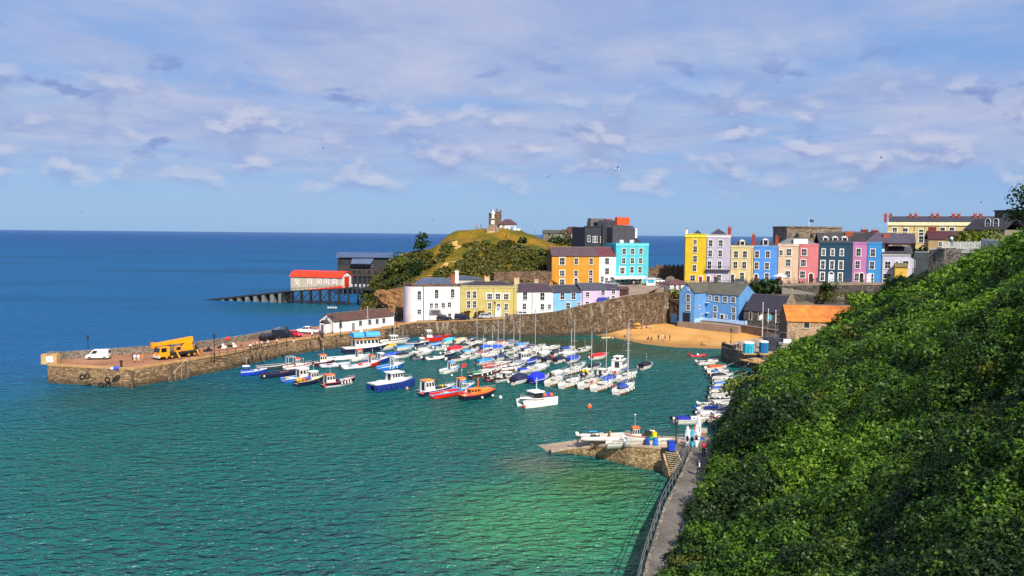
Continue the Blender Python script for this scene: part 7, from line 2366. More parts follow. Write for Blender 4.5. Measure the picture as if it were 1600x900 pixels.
# =================================================================== PEOPLE, VEHICLES, STREET FURNITURE
def pose_mesh(name, J, E, rad):
 me = bpy.data.meshes.new(name)
 names = list(J)
 me.from_pydata([J[k_] for k_ in names], [(names.index(a), names.index(b)) for a, b in E], [])
 o = bpy.data.objects.new(name, me)
 COL.objects.link(o)
 md = o.modifiers.new('skin', 'SKIN')
 md.use_smooth_shade = True
 if not me.skin_vertices:
  with bpy.context.temp_override(object=o, active_object=o):
   bpy.ops.object.modifier_add(type='SKIN')
 for i, k_ in enumerate(names):
  sv = me.skin_vertices[0].data[i]
  r = rad[k_]
  sv.radius = r if isinstance(r, tuple) else (r, r)
  sv.use_root = (k_ == 'pelvis')
 sb = o.modifiers.new('sub', 'SUBSURF')
 sb.levels = sb.render_levels = 1
 dg = bpy.context.evaluated_depsgraph_get()
 dg.update()
 out = bpy.data.meshes.new_from_object(o.evaluated_get(dg))
 bpy.data.objects.remove(o)
 return out
def skeleton(kind):
 J = dict(pelvis=(0, 0, .95), waist=(0, 0, 1.10), chest=(0, .01, 1.32), neck=(0, 0, 1.50), chin=(0, -.02, 1.57), head=(0, -.01, 1.66), crown=(0, .01, 1.73),
   nose=(0, -.09, 1.63),
   lsh=(.17, .01, 1.42), lel=(.235, .02, 1.15), lwr=(.25, -.05, .92), lha=(.25, -.08, .83), rsh=(-.17, .01, 1.42), rel=(-.235, .02, 1.15), rwr=(-.25, -.05, .92), rha=(-.25, -.08, .83),
   lhip=(.09, 0, .90), lkn=(.10, -.02, .50), lan=(.10, .02, .09), lto=(.11, -.12, .04), rhip=(-.09, 0, .90), rkn=(-.10, -.02, .50), ran=(-.10, .02, .09), rto=(-.11, -.12, .04))
 if kind == 'walk':
  J.update(lkn=(.10, -.18, .52), lan=(.10, -.26, .12), lto=(.11, -.40, .06), rkn=(-.10, .05, .50), ran=(-.10, .30, .13), rto=(-.11, .20, .04), lel=(.23, .13, 1.17), lwr=(.22, .16, .94), lha=(.21, .14, .86),
    rel=(-.23, -.10, 1.17), rwr=(-.22, -.24, .98), rha=(-.21, -.29, .92))
 if kind == 'sit':
  J = {a: (x, y, z - .80) for a, (x, y, z) in J.items()}
  J.update(lkn=(.13, -.38, .34), lan=(.13, -.62, .08), lto=(.14, -.74, .04), rkn=(-.13, -.36, .36), ran=(-.13, -.58, .08), rto=(-.14, -.70, .04), lel=(.24, -.04, .36), lwr=(.20, -.26, .34), lha=(.18, -.33, .34), rel=(-.24, .10, .34), rwr=(-.26, .22, .10), rha=(-.26, .26, .04))
 if kind == 'lean':
  J.update(lel=(.26, -.16, 1.18), lwr=(.14, -.38, 1.12), lha=(.08, -.44, 1.12), rel=(-.26, -.16, 1.18), rwr=(-.14, -.38, 1.12), rha=(-.08, -.44, 1.12), chest=(0, -.06, 1.30), neck=(0, -.10, 1.48), chin=(0, -.15, 1.55), head=(0, -.14, 1.63), crown=(0, -.12, 1.70), nose=(0, -.23, 1.60), lsh=(.17, -.07, 1.40), rsh=(-.17, -.07, 1.40))
 E = [('pelvis', 'waist'), ('waist', 'chest'), ('chest', 'neck'), ('neck', 'chin'), ('chin', 'head'), ('head', 'crown'), ('head', 'nose')]
 for s_ in 'lr':
  E += [('chest', s_ + 'sh'), (s_ + 'sh', s_ + 'el'), (s_ + 'el', s_ + 'wr'), (s_ + 'wr', s_ + 'ha'), ('pelvis', s_ + 'hip'), (s_ + 'hip', s_ + 'kn'), (s_ + 'kn', s_ + 'an'), (s_ + 'an', s_ + 'to')]
 rad = dict(pelvis=(.15, .11), waist=(.135, .10), chest=(.16, .115), neck=.055, chin=.075, head=.098, crown=.07, nose=.02)
 for s_ in 'lr':
  rad.update({s_ + 'sh': .07, s_ + 'el': .045, s_ + 'wr': .032, s_ + 'ha': .04, s_ + 'hip': .10, s_ + 'kn': .062, s_ + 'an': .042, s_ + 'to': .04})
 return J, E, rad
POSES = {}
for kd in ('stand', 'walk', 'sit', 'lean'):
 J, E, rad = skeleton(kd)
 POSES[kd] = (pose_mesh('body_' + kd, J, E, rad), J)
BODY = {}
def person(label, pos, rz=0.0, shirt='#2a3040', legs='#24262c', pose='stand', hair='#3a2a1e', group=None, scale=1.0, bare=False):
 key = (shirt, legs, pose, bare)
 if key not in BODY:
  me = POSES[pose][0].copy()
  J = POSES[pose][1]
  me.materials.clear()
  for m in (pm(legs, .8), pm(shirt, .8), SKIN, pm('#1e1c1c', .7)):
   me.materials.append(m)
  bones = []
  for a, b, mi in (('pelvis', 'waist', 0), ('waist', 'chest', 1), ('chest', 'neck', 1), ('neck', 'crown', 2), ('head', 'nose', 2)):
   bones.append((a, b, mi))
  for s_ in 'lr':
   bones += [(s_ + 'sh', s_ + 'el', 1), (s_ + 'el', s_ + 'wr', 2 if bare else 1), (s_ + 'wr', s_ + 'ha', 2), (s_ + 'hip', s_ + 'kn', 0), (s_ + 'kn', s_ + 'an', 2 if bare else 0), (s_ + 'an', s_ + 'to', 3)]
  for p in me.polygons:
   c = p.center
   best, bi = 1e9, 0
   for a, b, mi in bones:
    A, Bq = Vector(J[a]), Vector(J[b])
    ab = Bq - A
    t = max(0, min(1, (c - A).dot(ab) / ab.length_squared))
    d = (c - A - ab * t).length
    if d < best:
     best, bi = d, mi
   p.material_index = bi
  BODY[key] = me
 o = bpy.data.objects.new('person', BODY[key])
 COL.objects.link(o)
 o.location = pos
 o.rotation_euler = (0, 0, rz)
 o.scale = (scale,) * 3
 J = POSES[pose][1]
 hd = J['head']
 hk = ('hair', pose, hair)
 if hk not in BODY:
  mb = MB().ball((hd[0], hd[1] + .03, hd[2] + .04), .105, .105, .10, 10, 6)
  h = mb.build('hair', pm(hair, .8), o, True)
  BODY[hk] = h.data
 else:
  h = bpy.data.objects.new('hair', BODY[hk])
  COL.objects.link(h)
  h.parent = o
 return tag(o, label, 'person', group)
# ---- cars
def car(name, label, cat, pos, rz, color, kind='hatch', L=4.1, Wd=1.75, Hh=1.5, group='vehicles parked by the harbour'):
 root = thing(name, label, cat, tuple(pos), rz, group)
 h = L / 2
 P_ = {'hatch': [(-h, .35), (h, .35), (h, .62), (h - .15, .80), (h - 1.0, .95), (-h + .1, .98), (-h, .7)],
  'van': [(-h, .35), (h, .35), (h, .70), (h - .25, .92), (h - .75, 1.02), (-h + .03, 1.05), (-h, .8)],
  'pickup': [(-h, .45), (h, .45), (h, .85), (h - .2, 1.02), (h - 1.2, 1.08), (-h, 1.08)]}[kind]
 w = Wd / 2
 mb = MB().loft([[(x, y * .96 if z > .6 else y, z) for x, z in P_] for y in (-w, -w * .55, w * .55, w)])
 paint = pm(color, .25, .06, 2)
 body = mb.build('body', paint, root, 25)
 ca = {'hatch': (-h + .15, -h + .55, .35, h - 1.25, Hh), 'van': (-h + .05, -h + .12, h - 1.35, h - .65, Hh), 'pickup': (-h + 1.9, -h + 2.1, .65, h - 1.15, Hh)}[kind]
 x0, x0t, x1t, x1, zt = ca
 zb = P_[-2][1] - .05 if kind != 'hatch' else .93
 b = [(x0, w * .93, zb), (x0, -w * .93, zb), (x1, -w * .93, zb), (x1, w * .93, zb)]
 t_ = [(x0t, w * .78, zt), (x0t, -w * .78, zt), (x1t, -w * .78, zt), (x1t, w * .78, zt)]
 MB().loft([b, t_]).build('cabin', paint, root)
 lerp = lambda a, c, f: Vector(a).lerp(Vector(c), f)
 spans = ((.08, .48), (.53, .94)) if kind != 'van' else ((.66, .94),)
 for sg in (0, 1):
  bb = (b[0], b[3], t_[0], t_[3]) if sg == 0 else (b[1], b[2], t_[1], t_[2])
  for f0, f1 in spans:
   q = [lerp(lerp(bb[0], bb[2], .15), lerp(bb[1], bb[3], .15), f0), lerp(lerp(bb[0], bb[2], .15), lerp(bb[1], bb[3], .15), f1), lerp(lerp(bb[0], bb[2], .88), lerp(bb[1], bb[3], .88), f1), lerp(lerp(bb[0], bb[2], .88), lerp(bb[1], bb[3], .88), f0)]
   dy = .02 if sg == 0 else -.02
   MB().loft([[p + Vector((0, dy, 0)) for p in q], [p - Vector((0, 2 * dy, 0)) for p in q]]).build('window', M_GLASS, root)
 for (a, c, d, e, nm, dx) in ((b[3], b[2], t_[3], t_[2], 'windscreen', .02), (b[0], b[1], t_[0], t_[1], 'rear_window', -.02)):
  A0, B0 = lerp(a, d, .15), lerp(c, e, .15)
  A1, B1 = lerp(a, d, .88), lerp(c, e, .88)
  q = [A0.lerp(B0, .06), A0.lerp(B0, .94), A1.lerp(B1, .94), A1.lerp(B1, .06)]
  MB().loft([[p + Vector((dx, 0, .01)) for p in q], [p - Vector((dx * 2, 0, 0)) for p in q]]).build(nm, M_GLASS, root)
 if kind == 'pickup':
  MB().box(-h + .08, -h + 1.85, -w * .85, w * .85, 1.075, 1.09).build('load_bed', BLACK, root)
 for sx in (-h + .75, h - .8):
  for sy in (-1, 1):
   y = sy * (w - .1)
   wl = MB().tube((sx, y - .1, .32), (sx, y + .1, .32), .32, None, 14).build('wheel', RUBBER, root)
   MB().tube((sx, y + sy * .09, .32), (sx, y + sy * .12, .32), .19, None, 10).build('rim', STEEL, wl)
 for sy in (-1, 1):
  MB().box(h - .06, h + .02, sy * w * .68 - .16, sy * w * .68 + .16, .58, .74).build('headlight', LAMPG, root)
  MB().box(-h - .02, -h + .06, sy * w * .8 - .1, sy * w * .8 + .1, .66, .92).build('tail_light', pm('#a01818', .4), root)
 return root
PA = math.atan2(21, 7)        # pier direction near its head
VG = 'vehicles parked on the pier'
r = car('van', 'small white delivery van parked alone on the pier head', 'van', G(154, 561, DZ + .03), R(188), '#eceeee', 'van', 4.2, 1.8, 1.85, VG)
mb = MB()
for i in range(5):
 mb.box(-1.5 + i * .32, -1.3 + i * .32, .905, .915, 1.25, 1.42)
mb.build('side_lettering', pm('#50545c', .6), r)
MB().box(-2.12, -2.105, -.8, .8, .45, .8).build('chevron_panel', pm('#d8c430', .6), r)
car('estate_car', 'black estate car parked beside the pier parapet, left of the navy van', 'car', G(420, 531.5, DZ + .03), R(60), '#15171c', 'hatch', 4.5, 1.8, 1.6, VG)
car('van', 'dark navy van parked between the black estate and the red car on the pier', 'van', G(441, 528, DZ + .03), R(55), '#1c2233', 'van', 4.9, 1.95, 2.1, VG)
car('hatchback', 'small bright red car parked next to the navy van on the pier', 'car', G(460, 526, DZ + .03), R(-25), '#d81c34', 'hatch', 3.8, 1.7, 1.45, VG)
car('pickup_truck', 'white pickup truck parked in front of the white pier building', 'pickup', G(481, 521, DZ + .03), R(172), '#eef0f0', 'pickup', 5.2, 1.85, 1.75, VG)
SGp = 'cars parked along the street'
def on_road(px, Y, ybase):
 return P(px, ybase, Y)
for px, py, Y_, rz, c, kd, lb, nm in ((694, 501, 218.9, 10, '#20242e', 'hatch', 'dark car beside the outside stair of the white round house', 'parked_car'), (722, 499.5, 219.4, 6, '#1a2034', 'van', 'dark navy people carrier in front of the yellow cottage', 'parked_car'),
         (760, 499, 219.8, 4, '#a8acb2', 'hatch', 'silver car parked in front of the yellow cottage door', 'parked_car'), (819, 495.5, 220.8, 8, '#d8dade', 'hatch', 'white car half hidden by the wall below the grey cottage', 'parked_car'),
         (944, 474.5, 227.5, 24, '#1c3ed0', 'hatch', 'bright blue car on the slope in front of the lilac cottage', 'parked_car')):
 q = P(px, py, Y_)
 z = float(np.interp(q.x, [a[0] for a in RD], [a[2] for a in RD])) + .12
 car(nm, lb, 'car', (q.x, q.y, z), R(rz), c, kd, 4.3, 1.8, 1.55 if kd != 'van' else 1.75, SGp)
for px, Y_, zz_, rz, c, lb in ((1020, 262, 12.95, 20, '#c2c6cc', 'silver car parked right of the turquoise house'), (956, 254, 12.1, 5, '#8a8f96', 'grey car in front of the narrow white house'), (1158, 244.5, 13.0, -10, '#5a5e66', 'dark grey car in front of the cream townhouse'), (1028, 256, 12.95, 30, '#e4e6e8', 'white car behind the teal kiosk on the square')):
 q = P(px, 442, Y_)
 z = zz_ if px < 1060 else ZT(px) + .08
 car('parked_car', lb, 'car', (q.x, q.y, z), R(rz), c, 'hatch', 4.3, 1.8, 1.5, SGp)
# ---- mobile crane
q0 = G(240, 561.5, DZ + .03)
q1 = G(303, 557, DZ + .03)
q1 = Vector((-62.8, 158.6, DZ + .03))
q0 = Vector((-67.6, 152.0, DZ + .03))
dv = q0 - q1
Lc = 8.4
cr_ = thing('mobile_crane', 'yellow mobile crane truck with lowered boom and outriggers down on the pier', 'crane truck', tuple((q0 + q1) / 2), math.atan2(dv.y, dv.x), None)
cr_.scale = (.93,) * 3
YC = pm('#f0a010', .4, .1, 1.5)
MB().box(-4.2, 3.4, -1.1, 1.1, .75, 1.15).build('chassis', DARKM, cr_)
MB().box(-4.2, 1.6, -1.2, 1.2, 1.15, 1.4).build('deck', pm('#3a3630', .7), cr_)
cab = MB().side([(2.2, .7), (4.4, .7), (4.45, 1.5), (4.2, 2.7), (2.2, 2.7)], -1.2, 1.2).build('cab', YC, cr_)
MB().loft([[(4.46, -1.0, 1.62), (4.46, 1.0, 1.62), (4.25, 1.0, 2.52), (4.25, -1.0, 2.52)], [(4.36, -1.0, 1.62), (4.36, 1.0, 1.62), (4.15, 1.0, 2.52), (4.15, -1.0, 2.52)]]).build('windscreen', M_GLASS, cab)
for sg in (-1, 1):
 MB().box(2.9, 4.05, sg * 1.2 - .02, sg * 1.2 + .02, 1.65, 2.5).build('window', M_GLASS, cab)
 MB().box(4.42, 4.5, sg * .85 - .18, sg * .85 + .18, .95, 1.2).build('headlight', LAMPG, cab)
MB().box(4.3, 4.6, -1.2, 1.2, .5, .82).build('bumper', pm('#d8d8d4', .5), cr_)
tr = MB().side([(-3.4, 1.4), (-1.0, 1.4), (-1.6, 2.9), (-3.0, 3.2)], -.8, .8).build('turret', YC, cr_)
MB().box(-.4, .8, .4, 1.1, 1.4, 2.5).build('operator_cab', YC, tr)
MB().box(-.3, .7, 1.09, 1.13, 1.7, 2.4).build('window', M_GLASS, tr)
MB().loft([[(-3.6, -.42, 3.0), (-3.6, .42, 3.0), (-3.6, .42, 4.15), (-3.6, -.42, 4.15)], [(5.3, -.28, 2.95), (5.3, .28, 2.95), (5.3, .28, 3.5), (5.3, -.28, 3.5)]]).build('boom', YC, cr_)
MB().tube((-.6, 0, 2.0), (2.0, 0, 3.0), .16).build('boom_ram', STEEL, cr_)
MB().box(4.9, 5.6, -.25, .25, 2.5, 3.75).build('boom_head', pm('#d88a10', .5), cr_)
for sx in (-3.4, -2.1, 1.7, 2.9):
 for sg in (-1, 1):
  wl = MB().tube((sx, sg * .95 - .2, .52), (sx, sg * .95 + .2, .52), .52, None, 14).build('wheel', RUBBER, cr_)
  MB().tube((sx, sg * 1.16, .52), (sx, sg * 1.18, .52), .27, None, 10).build('rim', pm('#c08a20', .5), wl)
for sx in (-4.0, .6):
 for sg in (-1, 1):
  lg = MB().tube((sx, sg * 1.1, 1.35), (sx, sg * 2.3, .12), .15, None, 6).build('outrigger', YC, cr_)
  MB().lathe([(.35, .0), (.35, .1), (.15, .16)], 10, (sx, sg * 2.35, 0)).build('foot_plate', DARKM, lg)
# ---- lamps
def lamp(label, pos, h, style='lantern', group='street lamps'):
 t = thing('street_lamp', label, 'street lamp', tuple(pos), 0, group)
 k_ = pm('#17191d', .5)
 MB().lathe([(.16, 0), (.14, .5), (.07, .6), (.06, h - .7)], 8).build('post', k_, t)
 if style == 'lantern':
  MB().tube((-.4, 0, h - .9), (.4, 0, h - .9), .03).build('ladder_bar', k_, t)
  hd = MB().lathe([(.12, h - .7), (.26, h - .2), (.28, h - .15)], 6).build('lantern', pm('#3a3d40', .3), t)
  MB().lathe([(.3, h - .15), (.1, h + .1), (.03, h + .3)], 6).build('cap', k_, hd)
 else:
  hd = MB().tube((-1.0, 0, h - .3), (1.0, 0, h - .3), .05).build('crossbar', k_, t)
  for x in (-.9, -.3, .3, .9):
   MB().box(x - .22, x + .22, -.3, .1, h - .55, h - .2).build('floodlight', pm('#c8ccd0', .4), hd)
 return t
for px, py, top, lb, st_ in ((138, 557, 525, 'black lantern lamp by the parapet behind the white van', 'lantern'), (335, 557, 523, 'black lantern lamp right of the yellow crane', 'lantern'), (448, 541, 511, 'black lantern lamp on the pier edge by the parked cars', 'lantern'),
       (532, 526.5, 500, 'black lantern lamp in front of the white pier building', 'lantern'), (519.5, 521, 478, 'tall mast with floodlights at the gable of the white pier building', 'flood'), (620, 514, 488, 'black lantern lamp at the landward end of the white pier building', 'lantern')):
 q = G(px, py, DZ + .03)
 lamp(lb, q, P(px, top, q.y).z - q.z, st_)
q = G(1142, 536, 3.33)
lamp('slim dark lamp standing at the seaward corner of the stone quay', q, P(1142, 513, q.y).z - q.z)
q = G(1056, 694, PZ)
lamp('dark lamp post beside the blue bin at the top of the slipway', q, P(1056, 657, q.y).z - q.z)
q = P(773, 499, 219.2)
lamp('black lantern lamp on the street before the yellow cottage', (q.x, q.y, 4.9), 4.6)
# ---- people
PG = 'people on the pier'
def pon(px, py, z=DZ + .03):
 return G(px, py, z)
for px, py, sh, lg, lb, ps, rz in ((207, 566, '#20222a', '#20222a', 'person in black clothes standing on the pier head beside the white shirted group', 'stand', 90), (210.5, 567, '#f0eeea', '#c8c4bc', 'person in white top, left of the white pair on the pier head', 'stand', 0),
        (216.5, 567, '#f2f0ec', '#e0dcd4', 'person in all white clothes in the middle of the pier head', 'walk', 200), (222.5, 566.5, '#f06a20', '#b8835f', 'person in orange top right of the white clothed pair on the pier head', 'stand', 30)):
 person(lb, pon(px, py), R(rz), sh, lg, ps, group=PG, bare=True)
cr = [('#e8e4de', '#3a3c44'), ('#c89a7a', '#4a4038'), ('#2a2c34', '#22242a'), ('#e8e6e0', '#6a5a4a'), ('#8a5a48', '#2c2e34'), ('#d8b49c', '#585048'), ('#30343e', '#8a8478'), ('#f0eeea', '#2a2c34'), ('#a8443a', '#3a3a40'), ('#dcd6cc', '#504840')]
for i, (px, py) in enumerate([(391, 549), (396, 547), (399, 550), (402, 545), (406, 547.5), (409, 544.5), (413, 546.5), (419, 543), (425, 544), (433, 541)]):
 person('person in the small crowd at the pier railing above the landing ladder', pon(px, py), R(37 * i), cr[i][0], cr[i][1], 'walk' if i % 3 == 0 else 'stand', group='crowd at the pier railing', bare=i % 2 == 0)
for px, py, sh, lg, lb, ps in ((481.5, 531, '#e02a2e', '#c88a68', 'person in bright red shirt and shorts near the white pickup', 'walk'), (488, 529.5, '#f0eeea', '#3a3c44', 'person in white shirt and dark trousers right of the red shirted one', 'walk'), (493, 531, '#c83a3a', '#22242c', 'person in red top and dark trousers on the pier by the building gable', 'stand'),
       (500, 527, '#24262e', '#24262e', 'person in dark clothes by the porch of the white pier building', 'stand'), (505, 528.5, '#2a2c34', '#3a3c40', 'second dark clothed person on the pier edge below the porch', 'stand'), (509, 529.5, '#e0d8d0', '#a89080', 'person in pale clothes at the pier edge right of the two dark ones', 'stand'), (459, 538, '#1c1e24', '#e8e6e0', 'person in black top and white shorts alone near the pier edge', 'stand')):
 person(lb, pon(px, py), R(px * 13 % 360), sh, lg, ps, group=PG, bare='shorts' in lb)
# beach
BGp = 'people on the beach'
def sand(px, py):
 z = 1.0
 for _ in range(8):
  q = G(px, py, z)
  z = beach_z(q.x, q.y)
 return Vector((q.x, q.y, z))
for px, py, sh, lg, ps, lb in ((939, 534, '#2a2c36', '#2a2c36', 'stand', 'dark figure paddling where the sand meets the water by the wall'), (957.5, 531, '#e4e0da', '#22242c', 'sit', 'person in white sitting on wet sand right of the yellow dinghy'), (960, 531.5, '#2a2c34', '#22242c', 'sit', 'person in black sitting next to the one in white by the yellow dinghy'),
       (975.5, 533, '#1c1e24', '#b88a68', 'stand', 'person in a black swimsuit standing alone on the left half of the sand'), (1013, 531, '#24262e', '#3a3c44', 'sit', 'left one of two dark clothed people sitting mid beach'), (1018, 531.5, '#30323c', '#30323c', 'sit', 'right one of two dark clothed people sitting mid beach'),
       (1028.5, 533, '#17181e', '#17181e', 'stand', 'tall person all in black, leftmost of the standing beach group'), (1035, 532, '#f0eeea', '#e0dcd4', 'stand', 'person all in white in the standing beach group'), (1039, 533, '#17181e', '#22242a', 'walk', 'person in black walking just right of the white clothed one on the beach'),
       (1046.5, 533, '#22242c', '#17181e', 'stand', 'person in dark clothes, rightmost of the standing beach group'), (1096, 539.5, '#e02a2a', '#2a2c34', 'sit', 'person in red top sitting on the sand near the quay'), (1102, 539.5, '#f0eeea', '#c8a088', 'sit', 'person in white top sitting beside the red topped one near the quay'),
       (986, 514.5, '#c83a44', '#3a3c44', 'sit', 'person in red sitting at the wall foot left of the striped parasol'), (1003, 513.5, '#3a4a8a', '#22242c', 'sit', 'person in blue sitting at the wall foot right of the striped parasol'), (1010, 513, '#8a2a34', '#3a3c44', 'sit', 'person in maroon sitting at the wall foot between blue and pale people'), (1017, 513, '#c8ccd8', '#5a6a9a', 'sit', 'person in pale blue sitting at the right end of the wall foot group')):
 person(lb, sand(px, py), R(px * 29 % 360), sh, lg, ps, group=BGp, bare=True)
q = sand(996, 514)
pr_ = thing('beach_parasol', 'small red and yellow beach parasol at the foot of the harbour wall', 'parasol', tuple(q))
MB().tube((0, 0, 0), (0, 0, 1.7), .03).build('pole', WHITE, pr_)
mb = MB()
n = 12
for i in range(n):
 mb.cur = i % 2
 a, b = 2 * math.pi * i / n, 2 * math.pi * (i + 1) / n
 mb.add([(0, 0, 1.85), (1.05 * math.cos(a), 1.05 * math.sin(a), 1.35), (1.05 * math.cos(b), 1.05 * math.sin(b), 1.35), (0, 0, 1.80), (1.03 * math.cos(a), 1.03 * math.sin(a), 1.31), (1.03 * math.cos(b), 1.03 * math.sin(b), 1.31)], [(0, 1, 2), (3, 5, 4), (1, 4, 5, 2)])
mb.build('canopy', [pm('#e8502a', .8), pm('#f0c83a', .8)], pr_, fix=False)
q = sand(947, 530)
b = Boat('dinghy', 'tiny yellow dinghy pulled up at the left end of the sand', 'dinghy', 0, 0, 10, 2.8, 1.2, .4, None, 0, (q.x, q.y, q.z + .1))
b.hull('#e8b84a', .3, 2.0, .8, .1, .25, '#e8d8a0', inner='#d8b060').thwarts((.35, .6))
# quay, slip and path people
QP = 'people on the quay'
for px, py, sh, lg, ps, lb in ((1149, 546, '#e4e0da', '#3a3c44', 'lean', 'person in white top leaning at the quay corner left of the teal cabin'), (1153, 548, '#3a3430', '#22242c', 'stand', 'person in brown standing behind the leaning one on the quay'), (1156.5, 549, '#6a6058', '#3a3c44', 'stand', 'person in grey clothes standing just left of the teal cabin'), (1181, 546, '#3ab0c8', '#3a3c44', 'stand', 'person in turquoise top between the teal and blue cabins'), (1147, 541, '#8a8478', '#22242c', 'sit', 'person in khaki sitting on the quay parapet by the lamp')):
 person(lb, G(px, py, 3.33), R(px * 17 % 360), sh, lg, ps, group=QP, bare=False)
q = on_slip(924.5, 698)
person('person in black hoodie and shorts standing on the slipway next to the long inflatable', q, R(150), '#1c1e24', '#2a2c34', 'stand', bare=True)
person('person in dark jacket and white shirt walking towards the viewer along the footpath', G(1091.5, 744, 3.5), R(12), '#1a1c22', '#16181e', 'walk', '#1c1614')
person('person with a bright red rucksack bending near the bushes at the top of the path', G(1099, 714, 2.95), R(160), '#d02420', '#17181e', 'lean', '#3a2a20')
# white shirt front of the walker's jacket opening is part of the clothing
w_ = [o for o in COL.objects if o.get('label', '').startswith('person in dark jacket')][0]
MB().box(-.06, .06, -.155, -.10, 1.0, 1.42).build('shirt_front', pm('#dfe2ea', .8), w_)
for px, py, sh, lb in ((1078, 690, '#e0dcd6', 'person in white at the kayak rack on the platform'), (1084, 686, '#c8463a', 'person in red behind the kayak rack on the platform'), (1091, 682, '#d8d4cc', 'person in pale clothes at the edge of the bushes behind the kayaks')):
 person(lb, G(px, py, PZ), R(px * 19 % 360), sh, '#3a3c44', 'stand', group='people on the slip platform')
# dog on the slip
q = on_slip(931, 699)
dg_ = thing('dog', 'small dark dog sniffing the slipway beside the person in black', 'dog', tuple(q), R(20))
J = dict(pelvis=(-.26, 0, .40), belly=(0, 0, .37), chest=(.22, 0, .40), neck=(.36, 0, .44), head=(.47, 0, .40), nose=(.60, 0, .34), tail=(-.42, 0, .50), tail2=(-.52, 0, .56))
E = [('pelvis', 'belly'), ('belly', 'chest'), ('chest', 'neck'), ('neck', 'head'), ('head', 'nose'), ('pelvis', 'tail'), ('tail', 'tail2')]
rad = dict(pelvis=.10, belly=.10, chest=.13, neck=.08, head=.085, nose=.04, tail=.03, tail2=.015)
for s_, y in (('l', .09), ('r', -.09)):
 J.update({s_ + 'fs': (.22, y, .32), s_ + 'fw': (.24, y, .14), s_ + 'fp': (.27, y, .02), s_ + 'hk': (-.20, y, .26), s_ + 'ho': (-.34, y, .15), s_ + 'hp': (-.29, y, .02)})
 E += [('chest', s_ + 'fs'), (s_ + 'fs', s_ + 'fw'), (s_ + 'fw', s_ + 'fp'), ('pelvis', s_ + 'hk'), (s_ + 'hk', s_ + 'ho'), (s_ + 'ho', s_ + 'hp')]
 rad.update({s_ + 'fs': .05, s_ + 'fw': .03, s_ + 'fp': .03, s_ + 'hk': .055, s_ + 'ho': .03, s_ + 'hp': .03})
me = pose_mesh('dog_body', J, E, rad)
me.materials.clear()
me.materials.append(pm('#1e1a18', .8))
o = bpy.data.objects.new('body', me)
COL.objects.link(o)
o.parent = dg_
for y in (.05, -.05):
 MB().add([(.44, y, .46), (.40, y * 1.8, .45), (.42, y * 1.7, .35)], [(0, 1, 2)]).build('ear', pm('#141210', .8), dg_)
# hill, square and terrace people
def on_town(px, py, Y):
 q = P(px, py, Y)
 return Vector((q.x, q.y, float(town_z(q.x, q.y)) + .12))
for px, py, Y_, sh, lg, ps, lb in ((744.5, 357, 330, '#e05a9a', '#3a3c44', 'stand', 'person in pink top on the left of the hill summit'), (751.5, 357, 330, '#22242c', '#22242c', 'stand', 'person in black between the pink one and the memorial'), (786, 356.5, 327, '#22242c', '#2a2c34', 'stand', 'left person of the dark pair before the lookout'), (788, 356.5, 327, '#30343e', '#22242c', 'stand', 'right person of the dark pair before the lookout'),
        (792.5, 357, 326.5, '#17181e', '#22242c', 'sit', 'person sitting in front of the lookout wall near the blue door'), (791, 368, 318, '#2a2420', '#22242c', 'stand', 'lone person standing on the golden grass below the summit')):
 person(lb, on_town(px, py, Y_), R(px * 31 % 360), sh, lg, ps, group='people on the hill')
CSZ = lambda px: 12.0 if px < 1000 else 12.6
for i, (px, Y_, sh, lg, lb) in enumerate(((990, 248, '#c8ccd0', '#3a4a6a', 'person in pale top walking down the square towards the wall'), (993.5, 247, '#22242c', '#2a2c34', 'person in black walking beside the pale topped one on the square'), (997, 249, '#8a9aa8', '#22242c', 'person in blue grey on the square right of the walking pair'), (1021, 252, '#2a3a6a', '#22242c', 'person in navy near the teal kiosk'), (1024, 251, '#e4e0da', '#3a3c44', 'person in white near the teal kiosk'),
          (983, 254, '#3a3c44', '#22242c', 'person in charcoal outside the cafe awning'), (1000, 255, '#a83a3a', '#3a3c44', 'person in red outside the cafe awning'), (1031, 250, '#4a4e58', '#22242c', 'person in grey at the right edge of the square'))):
 q = P(px, 450, Y_)
 z = float(np.interp(Y_, [244, 250, 256, 263], [11.7, 12.3, 12.6, 12.6])) + .15
 person(lb, (q.x, q.y, z), R(i * 47), sh, lg, 'walk' if i % 2 else 'stand', group='people on the cafe square')
for i, px in enumerate((1146, 1149, 1153, 1162, 1166, 1215, 1233, 1241, 1249, 1254, 1261, 1270, 1276)):
 q = P(px, 442, YT(px) - 3.2 - (i % 3) * .6)
 person('person in dark clothes on the terrace street in front of the tall painted houses', (q.x, q.y, ZT(px) + .08), R(i * 61), ['#22242c', '#3a3c44', '#4a3a34', '#2a3040'][i % 4], '#22242c', 'sit' if i in (6, 8, 9) else 'stand', group='people on the terrace street')
# person looking over the fence
q = P(1487, 385, 127.5)
person('person in white top standing at the white picket fence on the cliff', (q.x, q.y, q.z), R(190), '#eceef2', '#5a6a8a', 'lean', '#2a1c14')
